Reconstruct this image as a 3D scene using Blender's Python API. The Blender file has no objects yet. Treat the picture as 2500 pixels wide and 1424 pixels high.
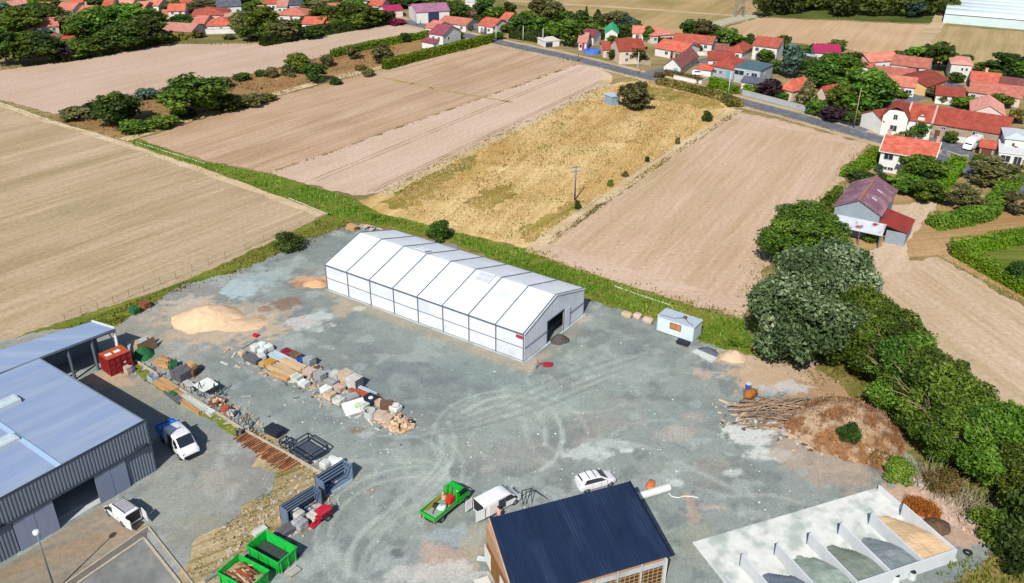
import bpy, math, random
import numpy as np
from mathutils import Vector, Matrix, noise as mnoise
from mathutils.geometry import tessellate_polygon
R = math.radians
# ---------------------------------------------------------------- camera, sky, sun, exposure
FPX, PITCH, ROLL, CAMH = 2151.5, 0.48523, 0.008986, 62.8
sc = bpy.context.scene
col = sc.collection
cd = bpy.data.cameras.new('camera'); cam = bpy.data.objects.new('camera', cd); col.objects.link(cam)
cd.sensor_width = 36; cd.lens = 36*FPX/2500; cd.clip_start = .5; cd.clip_end = 6000
cam.matrix_world = Matrix.Translation((0, 0, CAMH)) @ Matrix.Rotation(math.pi/2-PITCH, 4, 'X') @ Matrix.Rotation(ROLL, 4, 'Z')
sc.camera = cam
SUN_EL, SUN_AZ = R(43), R(72)          # shadows run towards azimuth SUN_AZ (from +X)
wd = bpy.data.worlds.new('World'); sc.world = wd; wd.use_nodes = True
nt = wd.node_tree; bg = nt.nodes['Background']
sk = nt.nodes.new('ShaderNodeTexSky'); sk.sky_type = 'NISHITA'; sk.sun_disc = False
sk.sun_elevation = SUN_EL; sk.sun_rotation = R(90)-(SUN_AZ+math.pi); sk.air_density = 1.0; sk.dust_density = .6
nt.links.new(sk.outputs[0], bg.inputs[0]); bg.inputs[1].default_value = .09
sd = bpy.data.lights.new('sun', 'SUN'); sun = bpy.data.objects.new('sun', sd); col.objects.link(sun)
sd.energy = 4.8; sd.angle = R(.55); sd.color = (1, .95, .87)
dirv = Vector((math.cos(SUN_AZ)*math.cos(SUN_EL), math.sin(SUN_AZ)*math.cos(SUN_EL), -math.sin(SUN_EL)))
sun.rotation_euler = dirv.to_track_quat('-Z', 'Y').to_euler(); sun.location = (0, 0, 120)
sc.view_settings.view_transform = 'Standard'; sc.view_settings.look = 'None'
sc.view_settings.exposure = .55; sc.view_settings.gamma = 1; sc.view_settings.use_curve_mapping = False

# ---------------------------------------------------------------- pixel <-> place
CT, ST, CR, SR = math.cos(PITCH), math.sin(PITCH), math.cos(ROLL), math.sin(ROLL)
def G(px, py, z=0.):
    "the point at height z that the photograph shows at pixel (px, py)"
    u, v = px-1250, py-712
    u, v = u*CR+v*SR, -u*SR+v*CR
    d = Vector((u, FPX*CT-v*ST, -FPX*ST-v*CT)); t = (z-CAMH)/d.z
    return Vector((0, 0, CAMH))+d*t
def P(p):
    Z = p[2]-CAMH
    yc = p[1]*CT-Z*ST; zc = p[1]*ST+Z*CT
    u, v = FPX*p[0]/yc, -FPX*zc/yc
    return 1250+u*CR-v*SR, 712+u*SR+v*CR
def mpp(px, py):
    g = G(px, py); return math.sqrt(g.x**2+g.y**2+CAMH**2)/FPX
def hgt(px, py, ty):
    "height of an upright thing whose foot is at (px,py) and top at pixel row ty"
    g = G(px, py); lo, hi = 0., 40.
    for _ in range(30):
        m = (lo+hi)/2
        if P((g.x, g.y, m))[1] > ty: lo = m
        else: hi = m
    return lo
def ang(a, b):
    d = G(*b)-G(*a); return math.atan2(d.y, d.x)

# ---------------------------------------------------------------- materials
def lin(c): c /= 255; return c/12.92 if c <= .04045 else ((c+.055)/1.055)**2.4
def S(r, g, b, k=.62): return (lin(r)*k, lin(g)*k, lin(b)*k)
MATS = {}
def nmat(name):
    m = bpy.data.materials.new(name); m.use_nodes = True
    n = m.node_tree.nodes; return m, n, m.node_tree.links, n['Principled BSDF']
def pmat(name, c, rough=.75, var=.18, scale=1.5, bump=.0, bscale=12, metal=0, c2=None, c2amt=.5, spec=.3, rv=.06, sv=None):
    "plain procedural material: base colour with two scales of noise, optional second colour in patches, optional bump"
    if name in MATS: return MATS[name]
    m, n, l, b = nmat(name)
    tc = n.new('ShaderNodeTexCoord'); oi = n.new('ShaderNodeObjectInfo')
    add = n.new('ShaderNodeVectorMath'); add.operation = 'ADD'
    l.new(tc.outputs['Object'], add.inputs[0])
    sc3 = n.new('ShaderNodeVectorMath'); sc3.operation = 'SCALE'; sc3.inputs[3].default_value = 37.
    cb = n.new('ShaderNodeCombineXYZ'); l.new(oi.outputs['Random'], cb.inputs[0]); l.new(oi.outputs['Random'], cb.inputs[1])
    l.new(cb.outputs[0], sc3.inputs[0]); l.new(sc3.outputs[0], add.inputs[1])
    if sv:
        a2 = n.new('ShaderNodeVectorMath'); a2.operation = 'MULTIPLY'; a2.inputs[1].default_value = sv; l.new(add.outputs[0], a2.inputs[0]); add = a2
    nz = n.new('ShaderNodeTexNoise'); nz.inputs['Scale'].default_value = scale; nz.inputs['Detail'].default_value = 6; nz.inputs['Roughness'].default_value = .65
    l.new(add.outputs[0], nz.inputs['Vector'])
    mp = n.new('ShaderNodeMapRange'); mp.inputs[1].default_value = .25; mp.inputs[2].default_value = .75
    mp.inputs[3].default_value = 1-var*1.6; mp.inputs[4].default_value = 1+var
    l.new(nz.outputs[0], mp.inputs[0])
    base = n.new('ShaderNodeRGB'); base.outputs[0].default_value = (*c, 1)
    src = base.outputs[0]
    if c2:
        nz2 = n.new('ShaderNodeTexNoise'); nz2.inputs['Scale'].default_value = scale*.6; nz2.inputs['Detail'].default_value = 5
        l.new(add.outputs[0], nz2.inputs['Vector'])
        r2 = n.new('ShaderNodeMapRange'); r2.inputs[1].default_value = .62-c2amt*.25; r2.inputs[2].default_value = .72-c2amt*.2
        l.new(nz2.outputs[0], r2.inputs[0])
        mx2 = n.new('ShaderNodeMix'); mx2.data_type = 'RGBA'; mx2.inputs['B'].default_value = (*c2, 1)
        l.new(r2.outputs[0], mx2.inputs['Factor']); l.new(src, mx2.inputs['A']); src = mx2.outputs['Result']
    mul = n.new('ShaderNodeVectorMath'); mul.operation = 'SCALE'
    rvm = n.new('ShaderNodeMapRange'); rvm.inputs[3].default_value = 1-rv*1.2; rvm.inputs[4].default_value = 1+rv*.8; l.new(oi.outputs['Random'], rvm.inputs[0])
    mm = n.new('ShaderNodeMath'); mm.operation = 'MULTIPLY'; l.new(mp.outputs[0], mm.inputs[0]); l.new(rvm.outputs[0], mm.inputs[1])
    l.new(src, mul.inputs[0]); l.new(mm.outputs[0], mul.inputs[3]); l.new(mul.outputs[0], b.inputs['Base Color'])
    b.inputs['Roughness'].default_value = rough; b.inputs['Metallic'].default_value = metal
    b.inputs['Specular IOR Level'].default_value = spec
    if bump:
        nb = n.new('ShaderNodeTexNoise'); nb.inputs['Scale'].default_value = bscale; nb.inputs['Detail'].default_value = 4
        l.new(tc.outputs['Object'], nb.inputs['Vector'])
        bp = n.new('ShaderNodeBump'); bp.inputs['Strength'].default_value = bump; bp.inputs['Distance'].default_value = .1
        l.new(nb.outputs[0], bp.inputs['Height']); l.new(bp.outputs[0], b.inputs['Normal'])
    MATS[name] = m; return m
def fieldmat(name, a, b2, angle, bands=((9., .5), (2.6, .3)), patch=.5, c3=None, rough=.95, fine=.34):
    "worked soil or stubble seen from above: bands along `angle` at several spacings, soft patches, fine grain"
    m, n, l, b = nmat(name)
    ge = n.new('ShaderNodeNewGeometry')
    mp = n.new('ShaderNodeMapping'); mp.inputs['Rotation'].default_value = (0, 0, -angle); l.new(ge.outputs['Position'], mp.inputs['Vector'])
    st = n.new('ShaderNodeMapping'); st.inputs['Scale'].default_value = (.05, 1, 1); l.new(mp.outputs[0], st.inputs['Vector'])
    fac = None
    for sp, w in bands:
        nz = n.new('ShaderNodeTexNoise'); nz.inputs['Scale'].default_value = 1.6/sp; nz.inputs['Detail'].default_value = 5; nz.inputs['Roughness'].default_value = .7
        l.new(st.outputs[0], nz.inputs['Vector'])
        mr = n.new('ShaderNodeMapRange'); mr.inputs[1].default_value = .3; mr.inputs[2].default_value = .7; mr.inputs[3].default_value = -w; mr.inputs[4].default_value = w
        l.new(nz.outputs[0], mr.inputs[0])
        if fac is None: fac = mr.outputs[0]
        else:
            ad = n.new('ShaderNodeMath'); l.new(fac, ad.inputs[0]); l.new(mr.outputs[0], ad.inputs[1]); fac = ad.outputs[0]
    pz = n.new('ShaderNodeTexNoise'); pz.inputs['Scale'].default_value = .045; pz.inputs['Detail'].default_value = 6; l.new(ge.outputs['Position'], pz.inputs['Vector'])
    pm = n.new('ShaderNodeMapRange'); pm.inputs[1].default_value = .3; pm.inputs[2].default_value = .7; pm.inputs[3].default_value = .5-patch; pm.inputs[4].default_value = .5+patch
    l.new(pz.outputs[0], pm.inputs[0])
    ad = n.new('ShaderNodeMath'); ad.use_clamp = True; l.new(fac, ad.inputs[0]); l.new(pm.outputs[0], ad.inputs[1])
    mx = n.new('ShaderNodeMix'); mx.data_type = 'RGBA'; mx.inputs['A'].default_value = (*a, 1); mx.inputs['B'].default_value = (*b2, 1)
    l.new(ad.outputs[0], mx.inputs['Factor']); src = mx.outputs['Result']
    if c3:
        z3 = n.new('ShaderNodeTexNoise'); z3.inputs['Scale'].default_value = .16; z3.inputs['Detail'].default_value = 8; z3.inputs['Roughness'].default_value = .7
        l.new(st.outputs[0], z3.inputs['Vector'])
        m3 = n.new('ShaderNodeMapRange'); m3.inputs[1].default_value = .5; m3.inputs[2].default_value = .72; m3.inputs[4].default_value = .8; l.new(z3.outputs[0], m3.inputs[0])
        mx3 = n.new('ShaderNodeMix'); mx3.data_type = 'RGBA'; mx3.inputs['B'].default_value = (*c3, 1)
        l.new(m3.outputs[0], mx3.inputs['Factor']); l.new(src, mx3.inputs['A']); src = mx3.outputs['Result']
    fz = n.new('ShaderNodeTexNoise'); fz.inputs['Scale'].default_value = 1.3; fz.inputs['Detail'].default_value = 8; fz.inputs['Roughness'].default_value = .8; l.new(ge.outputs['Position'], fz.inputs['Vector'])
    fm = n.new('ShaderNodeMapRange'); fm.inputs[1].default_value = .25; fm.inputs[2].default_value = .75; fm.inputs[3].default_value = 1-fine; fm.inputs[4].default_value = 1+fine*.8
    l.new(fz.outputs[0], fm.inputs[0])
    ml = n.new('ShaderNodeVectorMath'); ml.operation = 'SCALE'; l.new(src, ml.inputs[0]); l.new(fm.outputs[0], ml.inputs[3])
    l.new(ml.outputs[0], b.inputs['Base Color']); b.inputs['Roughness'].default_value = rough; b.inputs['Specular IOR Level'].default_value = .1
    bp = n.new('ShaderNodeBump'); bp.inputs['Strength'].default_value = .5; bp.inputs['Distance'].default_value = .12
    l.new(fz.outputs[0], bp.inputs['Height']); l.new(bp.outputs[0], b.inputs['Normal'])
    return m
def leafmat(name, dark, mid, light, trans=.25):
    "foliage: each leaf face carries its own random number `rnd`"
    if name in MATS: return MATS[name]
    m, n, l, b = nmat(name)
    at = n.new('ShaderNodeAttribute'); at.attribute_name = 'rnd'
    oi = n.new('ShaderNodeObjectInfo')
    rp = n.new('ShaderNodeValToRGB'); e = rp.color_ramp.elements
    e[0].position = .05; e[0].color = (*dark, 1); e[1].position = .95; e[1].color = (*light, 1)
    x = e.new(.5); x.color = (*mid, 1)
    l.new(at.outputs['Fac'], rp.inputs[0])
    hs = n.new('ShaderNodeHueSaturation'); l.new(rp.outputs[0], hs.inputs['Color'])
    r1 = n.new('ShaderNodeMapRange'); r1.inputs[3].default_value = .47; r1.inputs[4].default_value = .525; l.new(oi.outputs['Random'], r1.inputs[0]); l.new(r1.outputs[0], hs.inputs['Hue'])
    r2 = n.new('ShaderNodeMapRange'); r2.inputs[3].default_value = .75; r2.inputs[4].default_value = 1.2; l.new(oi.outputs['Random'], r2.inputs[0]); l.new(r2.outputs[0], hs.inputs['Value'])
    l.new(hs.outputs[0], b.inputs['Base Color']); b.inputs['Roughness'].default_value = .6; b.inputs['Specular IOR Level'].default_value = .25
    tr = n.new('ShaderNodeBsdfTranslucent'); l.new(hs.outputs[0], tr.inputs[0])
    ms = n.new('ShaderNodeMixShader'); ms.inputs[0].default_value = trans
    l.new(b.outputs[0], ms.inputs[1]); l.new(tr.outputs[0], ms.inputs[2]); l.new(ms.outputs[0], n['Material Output'].inputs[0])
    MATS[name] = m; return m
def tilemat(name, c, c2, pitch=.24):
    "clay tile roof: rows of tiles in object space, mottled"
    if name in MATS: return MATS[name]
    m, n, l, b = nmat(name)
    tc = n.new('ShaderNodeTexCoord'); oi = n.new('ShaderNodeObjectInfo')
    w = n.new('ShaderNodeTexWave'); w.wave_type = 'BANDS'; w.bands_direction = 'X'; w.inputs['Scale'].default_value = .314/pitch; w.inputs['Distortion'].default_value = .4
    w2 = n.new('ShaderNodeTexWave'); w2.wave_type = 'BANDS'; w2.bands_direction = 'Y'; w2.inputs['Scale'].default_value = .314/.4; w2.inputs['Distortion'].default_value = .5
    nz = n.new('ShaderNodeTexNoise'); nz.inputs['Scale'].default_value = .7; nz.inputs['Detail'].default_value = 8; nz.inputs['Roughness'].default_value = .8
    for t in (w, w2, nz): l.new(tc.outputs['Object'], t.inputs['Vector'])
    mr = n.new('ShaderNodeMapRange'); mr.inputs[1].default_value = .36; mr.inputs[2].default_value = .64; mr.inputs[3].default_value = -.35; mr.inputs[4].default_value = 1.1; mr.clamp = False; l.new(nz.outputs[0], mr.inputs[0])
    mx = n.new('ShaderNodeMix'); mx.data_type = 'RGBA'; mx.inputs['A'].default_value = (*c, 1); mx.inputs['B'].default_value = (*c2, 1); l.new(mr.outputs[0], mx.inputs['Factor'])
    a1 = n.new('ShaderNodeMath'); a1.operation = 'ADD'; l.new(w.outputs['Fac'], a1.inputs[0]); l.new(w2.outputs['Fac'], a1.inputs[1])
    r = n.new('ShaderNodeMapRange'); r.inputs[2].default_value = 2; r.inputs[3].default_value = .8; r.inputs[4].default_value = 1.12; l.new(a1.outputs[0], r.inputs[0])
    r2 = n.new('ShaderNodeMapRange'); r2.inputs[3].default_value = .74; r2.inputs[4].default_value = 1.18; l.new(oi.outputs['Random'], r2.inputs[0])
    mm = n.new('ShaderNodeMath'); mm.operation = 'MULTIPLY'; l.new(r.outputs[0], mm.inputs[0]); l.new(r2.outputs[0], mm.inputs[1])
    ml = n.new('ShaderNodeVectorMath'); ml.operation = 'SCALE'; l.new(mx.outputs['Result'], ml.inputs[0]); l.new(mm.outputs[0], ml.inputs[3])
    l.new(ml.outputs[0], b.inputs['Base Color']); b.inputs['Roughness'].default_value = .85; b.inputs['Specular IOR Level'].default_value = .2
    bp = n.new('ShaderNodeBump'); bp.inputs['Strength'].default_value = .6; bp.inputs['Distance'].default_value = .06; l.new(a1.outputs[0], bp.inputs['Height']); l.new(bp.outputs[0], b.inputs['Normal'])
    MATS[name] = m; return m
def glassmat(name, c, rough=.08):
    if name in MATS: return MATS[name]
    m, n, l, b = nmat(name); b.inputs['Base Color'].default_value = (*c, 1); b.inputs['Roughness'].default_value = rough
    b.inputs['Specular IOR Level'].default_value = .8
    tc = n.new('ShaderNodeTexCoord'); nz = n.new('ShaderNodeTexNoise'); nz.inputs['Scale'].default_value = 3; l.new(tc.outputs['Object'], nz.inputs['Vector'])
    mr = n.new('ShaderNodeMapRange'); mr.inputs[3].default_value = rough; mr.inputs[4].default_value = rough+.12; l.new(nz.outputs[0], mr.inputs[0]); l.new(mr.outputs[0], b.inputs['Roughness'])
    MATS[name] = m; return m

# ---------------------------------------------------------------- geometry helpers
def link(name, me, mat, parent=None):
    o = bpy.data.objects.new(name, me); col.objects.link(o)
    if mat is not None and not me.materials: me.materials.append(mat)
    if parent is not None: o.parent = parent
    return o
def tag(o, label=None, cat=None, group=None, kind=None):
    if label: o['label'] = label
    if cat: o['category'] = cat
    if group: o['group'] = group
    if kind: o['kind'] = kind
    return o
def thing(name, label, cat, loc=(0, 0, 0), rz=0., group=None):
    o = bpy.data.objects.new(name, None); col.objects.link(o); o.empty_display_size = .3
    o.location = loc; o.rotation_euler = (0, 0, rz); return tag(o, label, cat, group)
class MB:
    def __init__(s): s.v = []; s.f = []
    def add(s, vs, fs):
        k = len(s.v); s.v += [tuple(p) for p in vs]; s.f += [tuple(i+k for i in f) for f in fs]; return s
    def box(s, x0, x1, y0, y1, z0, z1):
        return s.add([(x0, y0, z0), (x1, y0, z0), (x1, y1, z0), (x0, y1, z0), (x0, y0, z1), (x1, y0, z1), (x1, y1, z1), (x0, y1, z1)],
                     [(0, 3, 2, 1), (4, 5, 6, 7), (0, 1, 5, 4), (1, 2, 6, 5), (2, 3, 7, 6), (3, 0, 4, 7)])
    def obox(s, c, size, rz=0, rx=0, ry=0):
        M = Matrix.Translation(c) @ Matrix.Rotation(rz, 4, 'Z') @ Matrix.Rotation(ry, 4, 'Y') @ Matrix.Rotation(rx, 4, 'X')
        a, b, d = size[0]/2, size[1]/2, size[2]/2
        return s.add([M @ Vector((x*a, y*b, z*d)) for x, y, z in ((-1, -1, -1), (1, -1, -1), (1, 1, -1), (-1, 1, -1), (-1, -1, 1), (1, -1, 1), (1, 1, 1), (-1, 1, 1))],
                     [(0, 3, 2, 1), (4, 5, 6, 7), (0, 1, 5, 4), (1, 2, 6, 5), (2, 3, 7, 6), (3, 0, 4, 7)])
    def hexa(s, b4, t4):
        return s.add(list(b4)+list(t4), [(0, 3, 2, 1), (4, 5, 6, 7), (0, 1, 5, 4), (1, 2, 6, 5), (2, 3, 7, 6), (3, 0, 4, 7)])
    def slab(s, q, t):
        "quad q extruded downwards by t"
        q = [Vector(p) for p in q]; return s.hexa([p-Vector((0, 0, t)) for p in q], q)
    def cyl(s, a, b, r0, r1=None, n=8, cap=True):
        r1 = r0 if r1 is None else r1
        a, b = Vector(a), Vector(b); d = (b-a).normalized()
        u = d.orthogonal().normalized(); w = d.cross(u)
        vs = []
        for p, r in ((a, r0), (b, r1)):
            for i in range(n):
                t = 2*math.pi*i/n; vs.append(p+u*math.cos(t)*r+w*math.sin(t)*r)
        fs = [(i, (i+1) % n, n+(i+1) % n, n+i) for i in range(n)]
        if cap: fs += [tuple(range(n-1, -1, -1)), tuple(range(n, 2*n))]
        return s.add(vs, fs)
    def tube(s, pts, r, n=6):
        for a, b in zip(pts, pts[1:]): s.cyl(a, b, r, r, n)
        return s
    def bar(s, a, b, w, h=None):
        "square bar from a to b"
        h = h or w; a, b = Vector(a), Vector(b); d = (b-a)
        if d.length < 1e-6: return s
        d.normalize(); up = Vector((0, 0, 1)) if abs(d.z) < .95 else Vector((1, 0, 0))
        u = d.cross(up).normalized()*w/2; v = u.cross(d).normalized()*h/2
        return s.hexa([a-u-v, a+u-v, a+u+v, a-u+v], [b-u-v, b+u-v, b+u+v, b-u+v])
    def prism(s, prof, a0, a1, axis='y'):
        "2-D profile extruded; axis y: profile is (x,z), axis x: profile is (y,z), axis z: (x,y)"
        n = len(prof)
        f = {'y': lambda p, a: (p[0], a, p[1]), 'x': lambda p, a: (a, p[0], p[1]), 'z': lambda p, a: (p[0], p[1], a)}[axis]
        return s.add([f(p, a0) for p in prof]+[f(p, a1) for p in prof],
                     [tuple(range(n-1, -1, -1)), tuple(range(n, 2*n))]+[(i, (i+1) % n, n+(i+1) % n, n+i) for i in range(n)])
    def lump(s, c, size, rz=0, seed=0, rough=.18, nu=8, nv=5, flat=.75, cap=.6):
        "irregular rounded lump (bag, stone)"
        rnd = random.Random(seed); vs = []; fs = []
        for j in range(nv+1):
            ph = -math.pi/2+math.pi*j/nv
            for i in range(nu):
                t = 2*math.pi*i/nu
                k = 1+rnd.uniform(-rough, rough)
                x, y, z = math.copysign(abs(math.cos(t))**flat, math.cos(t))*max(0, math.cos(ph))**cap, math.copysign(abs(math.sin(t))**flat, math.sin(t))*max(0, math.cos(ph))**cap, math.copysign(abs(math.sin(ph))**.8, math.sin(ph))
                x *= size[0]/2*k; y *= size[1]/2*k; z *= size[2]/2*(1+rnd.uniform(-rough, rough)*.5)
                vs.append((c[0]+x*math.cos(rz)-y*math.sin(rz), c[1]+x*math.sin(rz)+y*math.cos(rz), c[2]+z))
        for j in range(nv):
            for i in range(nu):
                a, b = j*nu+i, j*nu+(i+1) % nu; fs.append((a, b, b+nu, a+nu))
        fs.append(tuple(range(nu-1, -1, -1))); fs.append(tuple(nv*nu+i for i in range(nu)))
        return s.add(vs, fs)
    def mesh(s, name, smooth=False):
        me = bpy.data.meshes.new(name); me.from_pydata(s.v, [], s.f); me.validate(); me.update()
        if smooth: me.shade_smooth()
        return me
    def build(s, name, mat, parent=None, smooth=False, bevel=0):
        o = link(name, s.mesh(name, smooth), mat, parent)
        if bevel:
            b = o.modifiers.new('bevel', 'BEVEL'); b.width = bevel; b.segments = 2; b.limit_method = 'ANGLE'
        return o
def npmesh(name, V, F, mat, rnd=None, smooth=False):
    "mesh from numpy arrays: V (n,3), F (m,k)"
    V = np.asarray(V, np.float32); F = np.asarray(F, np.int32)
    me = bpy.data.meshes.new(name); me.vertices.add(len(V)); me.vertices.foreach_set('co', V.ravel())
    k = F.shape[1]; me.loops.add(F.size); me.loops.foreach_set('vertex_index', F.ravel())
    me.polygons.add(len(F)); me.polygons.foreach_set('loop_start', np.arange(0, F.size, k, dtype=np.int32)); me.polygons.foreach_set('loop_total', np.full(len(F), k, np.int32))
    if rnd is not None:
        a = me.attributes.new('rnd', 'FLOAT', 'FACE'); a.data.foreach_set('value', np.asarray(rnd, np.float32))
    me.update(calc_edges=True)
    if smooth: me.shade_smooth()
    if mat: me.materials.append(mat)
    return me
def leaves(rng, pos, nrm, size, jitter=.9, stretch=1.5):
    "one quad leaf clump per point, turned between nrm and random"
    n = len(pos)
    d = nrm+rng.normal(size=(n, 3))*jitter; d /= np.linalg.norm(d, axis=1)[:, None]
    t = rng.normal(size=(n, 3)); t -= d*(t*d).sum(1)[:, None]; t /= np.linalg.norm(t, axis=1)[:, None]
    b = np.cross(d, t); s = (size*rng.uniform(.4, 1.7, n))[:, None]/2
    V = np.stack([pos-t*s*stretch, pos-b*s*.8, pos+t*s*stretch, pos+b*s*.8], 1).reshape(-1, 3)
    return V, np.arange(4*n).reshape(-1, 4)
def vnoise(x, y, seed=0):
    xi, yi = np.floor(x).astype(np.int64), np.floor(y).astype(np.int64); fx, fy = x-xi, y-yi
    fx, fy = fx*fx*(3-2*fx), fy*fy*(3-2*fy)
    def h(a, b):
        k = (a*374761393+b*668265263+seed*1442695041) & 0xffffffff; k = ((k ^ (k >> 13))*1274126177) & 0xffffffff
        return ((k ^ (k >> 16)) & 0xffff)/65535.
    return (h(xi, yi)*(1-fx)+h(xi+1, yi)*fx)*(1-fy)+(h(xi, yi+1)*(1-fx)+h(xi+1, yi+1)*fx)*fy
def fbm(x, y, seed=0, o=4):
    r = 0; a = .5; t = 0
    for i in range(o): r = r+a*vnoise(x, y, seed+i*17); t += a; a *= .5; x = x*2.03; y = y*2.03
    return r/t
def inpoly(x, y, poly):
    ins = np.zeros(x.shape, bool); n = len(poly)
    for i in range(n):
        x0, y0 = poly[i][:2]; x1, y1 = poly[(i+1) % n][:2]
        c = ((y0 > y) != (y1 > y)); 
        if y1 != y0: ins ^= c & (x < (x1-x0)*(y-y0)/(y1-y0)+x0)
    return ins
def sheet(name, pxs, z, mat, amp=.8, kind='structure', nmax=420):
    "flat sheet of ground; its outline is given in pixels and roughened in metres"
    pts = [G(*p) for p in pxs]; per = sum((pts[i]-pts[i-1]).length for i in range(len(pts)))
    step = max(.8, per/nmax); out = []
    for i, a in enumerate(pts):
        b = pts[(i+1) % len(pts)]; d = b-a; k = max(1, int(d.length/step)); nn = Vector((-d.y, d.x, 0)).normalized()
        for j in range(k):
            p = a+d*(j/k); w = amp*(mnoise.noise(p*.35)*1.2+mnoise.noise(p*1.3)*.7); out.append(Vector((p.x+nn.x*w, p.y+nn.y*w, z)))
    tri = tessellate_polygon([out]); me = bpy.data.meshes.new(name)
    tri = [t if ((out[t[1]]-out[t[0]]).cross(out[t[2]]-out[t[0]])).z > 0 else (t[0], t[2], t[1]) for t in tri]
    me.from_pydata([tuple(p) for p in out], [], tri); me.update()
    return tag(link(name, me, mat), kind=kind)
def ribbon(name, pxs, width, z, mat, off=0., kind='structure', amp=0., world=None):
    "strip of given width (m) along a pixel path on the ground"
    p = world or [G(*q) for q in pxs]; q = [p[0]]
    for a, b in zip(p, p[1:]):
        k = max(1, int((b-a).length/3))
        for i in range(1, k+1): q.append(a+(b-a)*i/k)
    for _ in range(6): q = [q[0]]+[(q[i-1]+q[i]*2+q[i+1])/4 for i in range(1, len(q)-1)]+[q[-1]]
    vs = []; fs = []
    for i, a in enumerate(q):
        d = (q[min(i+1, len(q)-1)]-q[max(i-1, 0)]).normalized(); n = Vector((-d.y, d.x, 0))
        w0 = off-width/2+amp*mnoise.noise(a*.5); w1 = off+width/2+amp*mnoise.noise(a*.5+Vector((9, 3, 0)))
        vs += [(a.x+n.x*w0, a.y+n.y*w0, z), (a.x+n.x*w1, a.y+n.y*w1, z)]
        if i: k = 2*i; fs.append((k-2, k, k+1, k-1))
    me = bpy.data.meshes.new(name); me.from_pydata(vs, [], fs); me.update()
    o = link(name, me, mat)
    return tag(o, kind=kind) if kind else o
# ================================================================ the setting
FA = ang((620, 700), (0, 980))            # row direction of the western stubble
FB = ang((400, 330), (1200, 105))
FC = ang((1800, 290), (1420, 640))
FD = ang((2150, 700), (2500, 960))
tan1, tan2 = S(196, 168, 128), S(216, 186, 158)
o = sheet('ground', [(-400, -330), (2900, -330), (6000, 1600), (3600, 2600), (-1000, 2600), (-3500, 1600)], -.06,
      fieldmat('rough_ground', S(128, 120, 72), S(182, 158, 112), .4, bands=((14, .3), (3, .3)), patch=.6, c3=S(84, 98, 42)), amp=0)
sheet('field', [(-500, 130), (0, 250), (125, 293), (300, 344), (560, 432), (800, 522), (640, 604), (425, 700), (160, 785), (-60, 860), (-700, 1080)], 0,
      fieldmat('stubble', S(174, 152, 118), S(208, 184, 154), FA, bands=((11, .4), (2.6, .4), (1., .3)), patch=.3, c3=S(160, 144, 102)))
sheet('field', [(-500, 250), (-200, 195), (0, 172), (150, 152), (380, 108), (640, 107), (800, 75), (960, 55), (1060, 72), (960, 97), (820, 131), (640, 176), (420, 216), (240, 246), (150, 282), (0, 243), (-200, 180)], .004,
      fieldmat('pale_soil', S(200, 172, 148), S(216, 190, 170), FB, bands=((8, .3), (2, .25)), patch=.3))
sheet('scrub_strip', [(130, 292), (240, 249), (420, 219), (640, 179), (820, 134), (960, 100), (1030, 92), (1110, 108), (1010, 142), (940, 163), (800, 198), (560, 268), (330, 332), (300, 338)], .004,
      fieldmat('dry_scrub', S(150, 118, 76), S(178, 142, 96), FB, bands=((6, .4), (2, .3)), c3=S(112, 108, 50)))
sheet('field', [(335, 342), (560, 270), (800, 203), (950, 166), (1205, 106), (1412, 156), (1300, 197), (1000, 302), (810, 372), (655, 422), (500, 392)], .004,
      fieldmat('brown_soil', S(186, 154, 124), S(210, 180, 152), FB, bands=((10, .55), (2.5, .35)), patch=.35))
sheet('field', [(655, 422), (810, 372), (1000, 302), (1300, 197), (1412, 156), (1492, 182), (1478, 206), (1300, 292), (1100, 384), (935, 470), (860, 478), (760, 452)], .008,
      fieldmat('pinkish_soil', S(206, 178, 152), S(224, 198, 178), FB, bands=((7, .4), (2, .3)), patch=.25))
sheet('meadow', [(935, 470), (1100, 386), (1300, 294), (1478, 208), (1600, 190), (1790, 228), (1800, 262), (1700, 332), (1560, 424), (1430, 508), (1330, 585), (1285, 606), (1100, 570), (940, 530), (850, 510), (880, 490)], .012,
      fieldmat('golden_grass', S(202, 164, 98), S(236, 208, 150), FB+.25, bands=((9, .5), (2.4, .4)), patch=.45, c3=S(166, 142, 74), fine=.45))
mg = fieldmat('green_meadow', S(132, 124, 54), S(196, 166, 96), FB, bands=((5, .4), (2, .4)), patch=.6, c3=S(96, 106, 40), fine=.45)
sheet('meadow', [(940, 484), (1010, 444), (1090, 402), (1150, 380), (1170, 400), (1090, 440), (1060, 480), (1000, 512), (950, 510)], .016, mg, amp=2.2)
sheet('meadow', [(1160, 470), (1230, 450), (1260, 470), (1200, 520), (1150, 510)], .016, mg, amp=2.5)
sheet('meadow', [(1270, 560), (1380, 500), (1430, 490), (1400, 520), (1330, 575), (1290, 590)], .016, mg, amp=2.)
sheet('meadow', [(1580, 210), (1700, 226), (1790, 240), (1740, 268), (1640, 252), (1560, 232)], .016, mg, amp=2.5)

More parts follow.
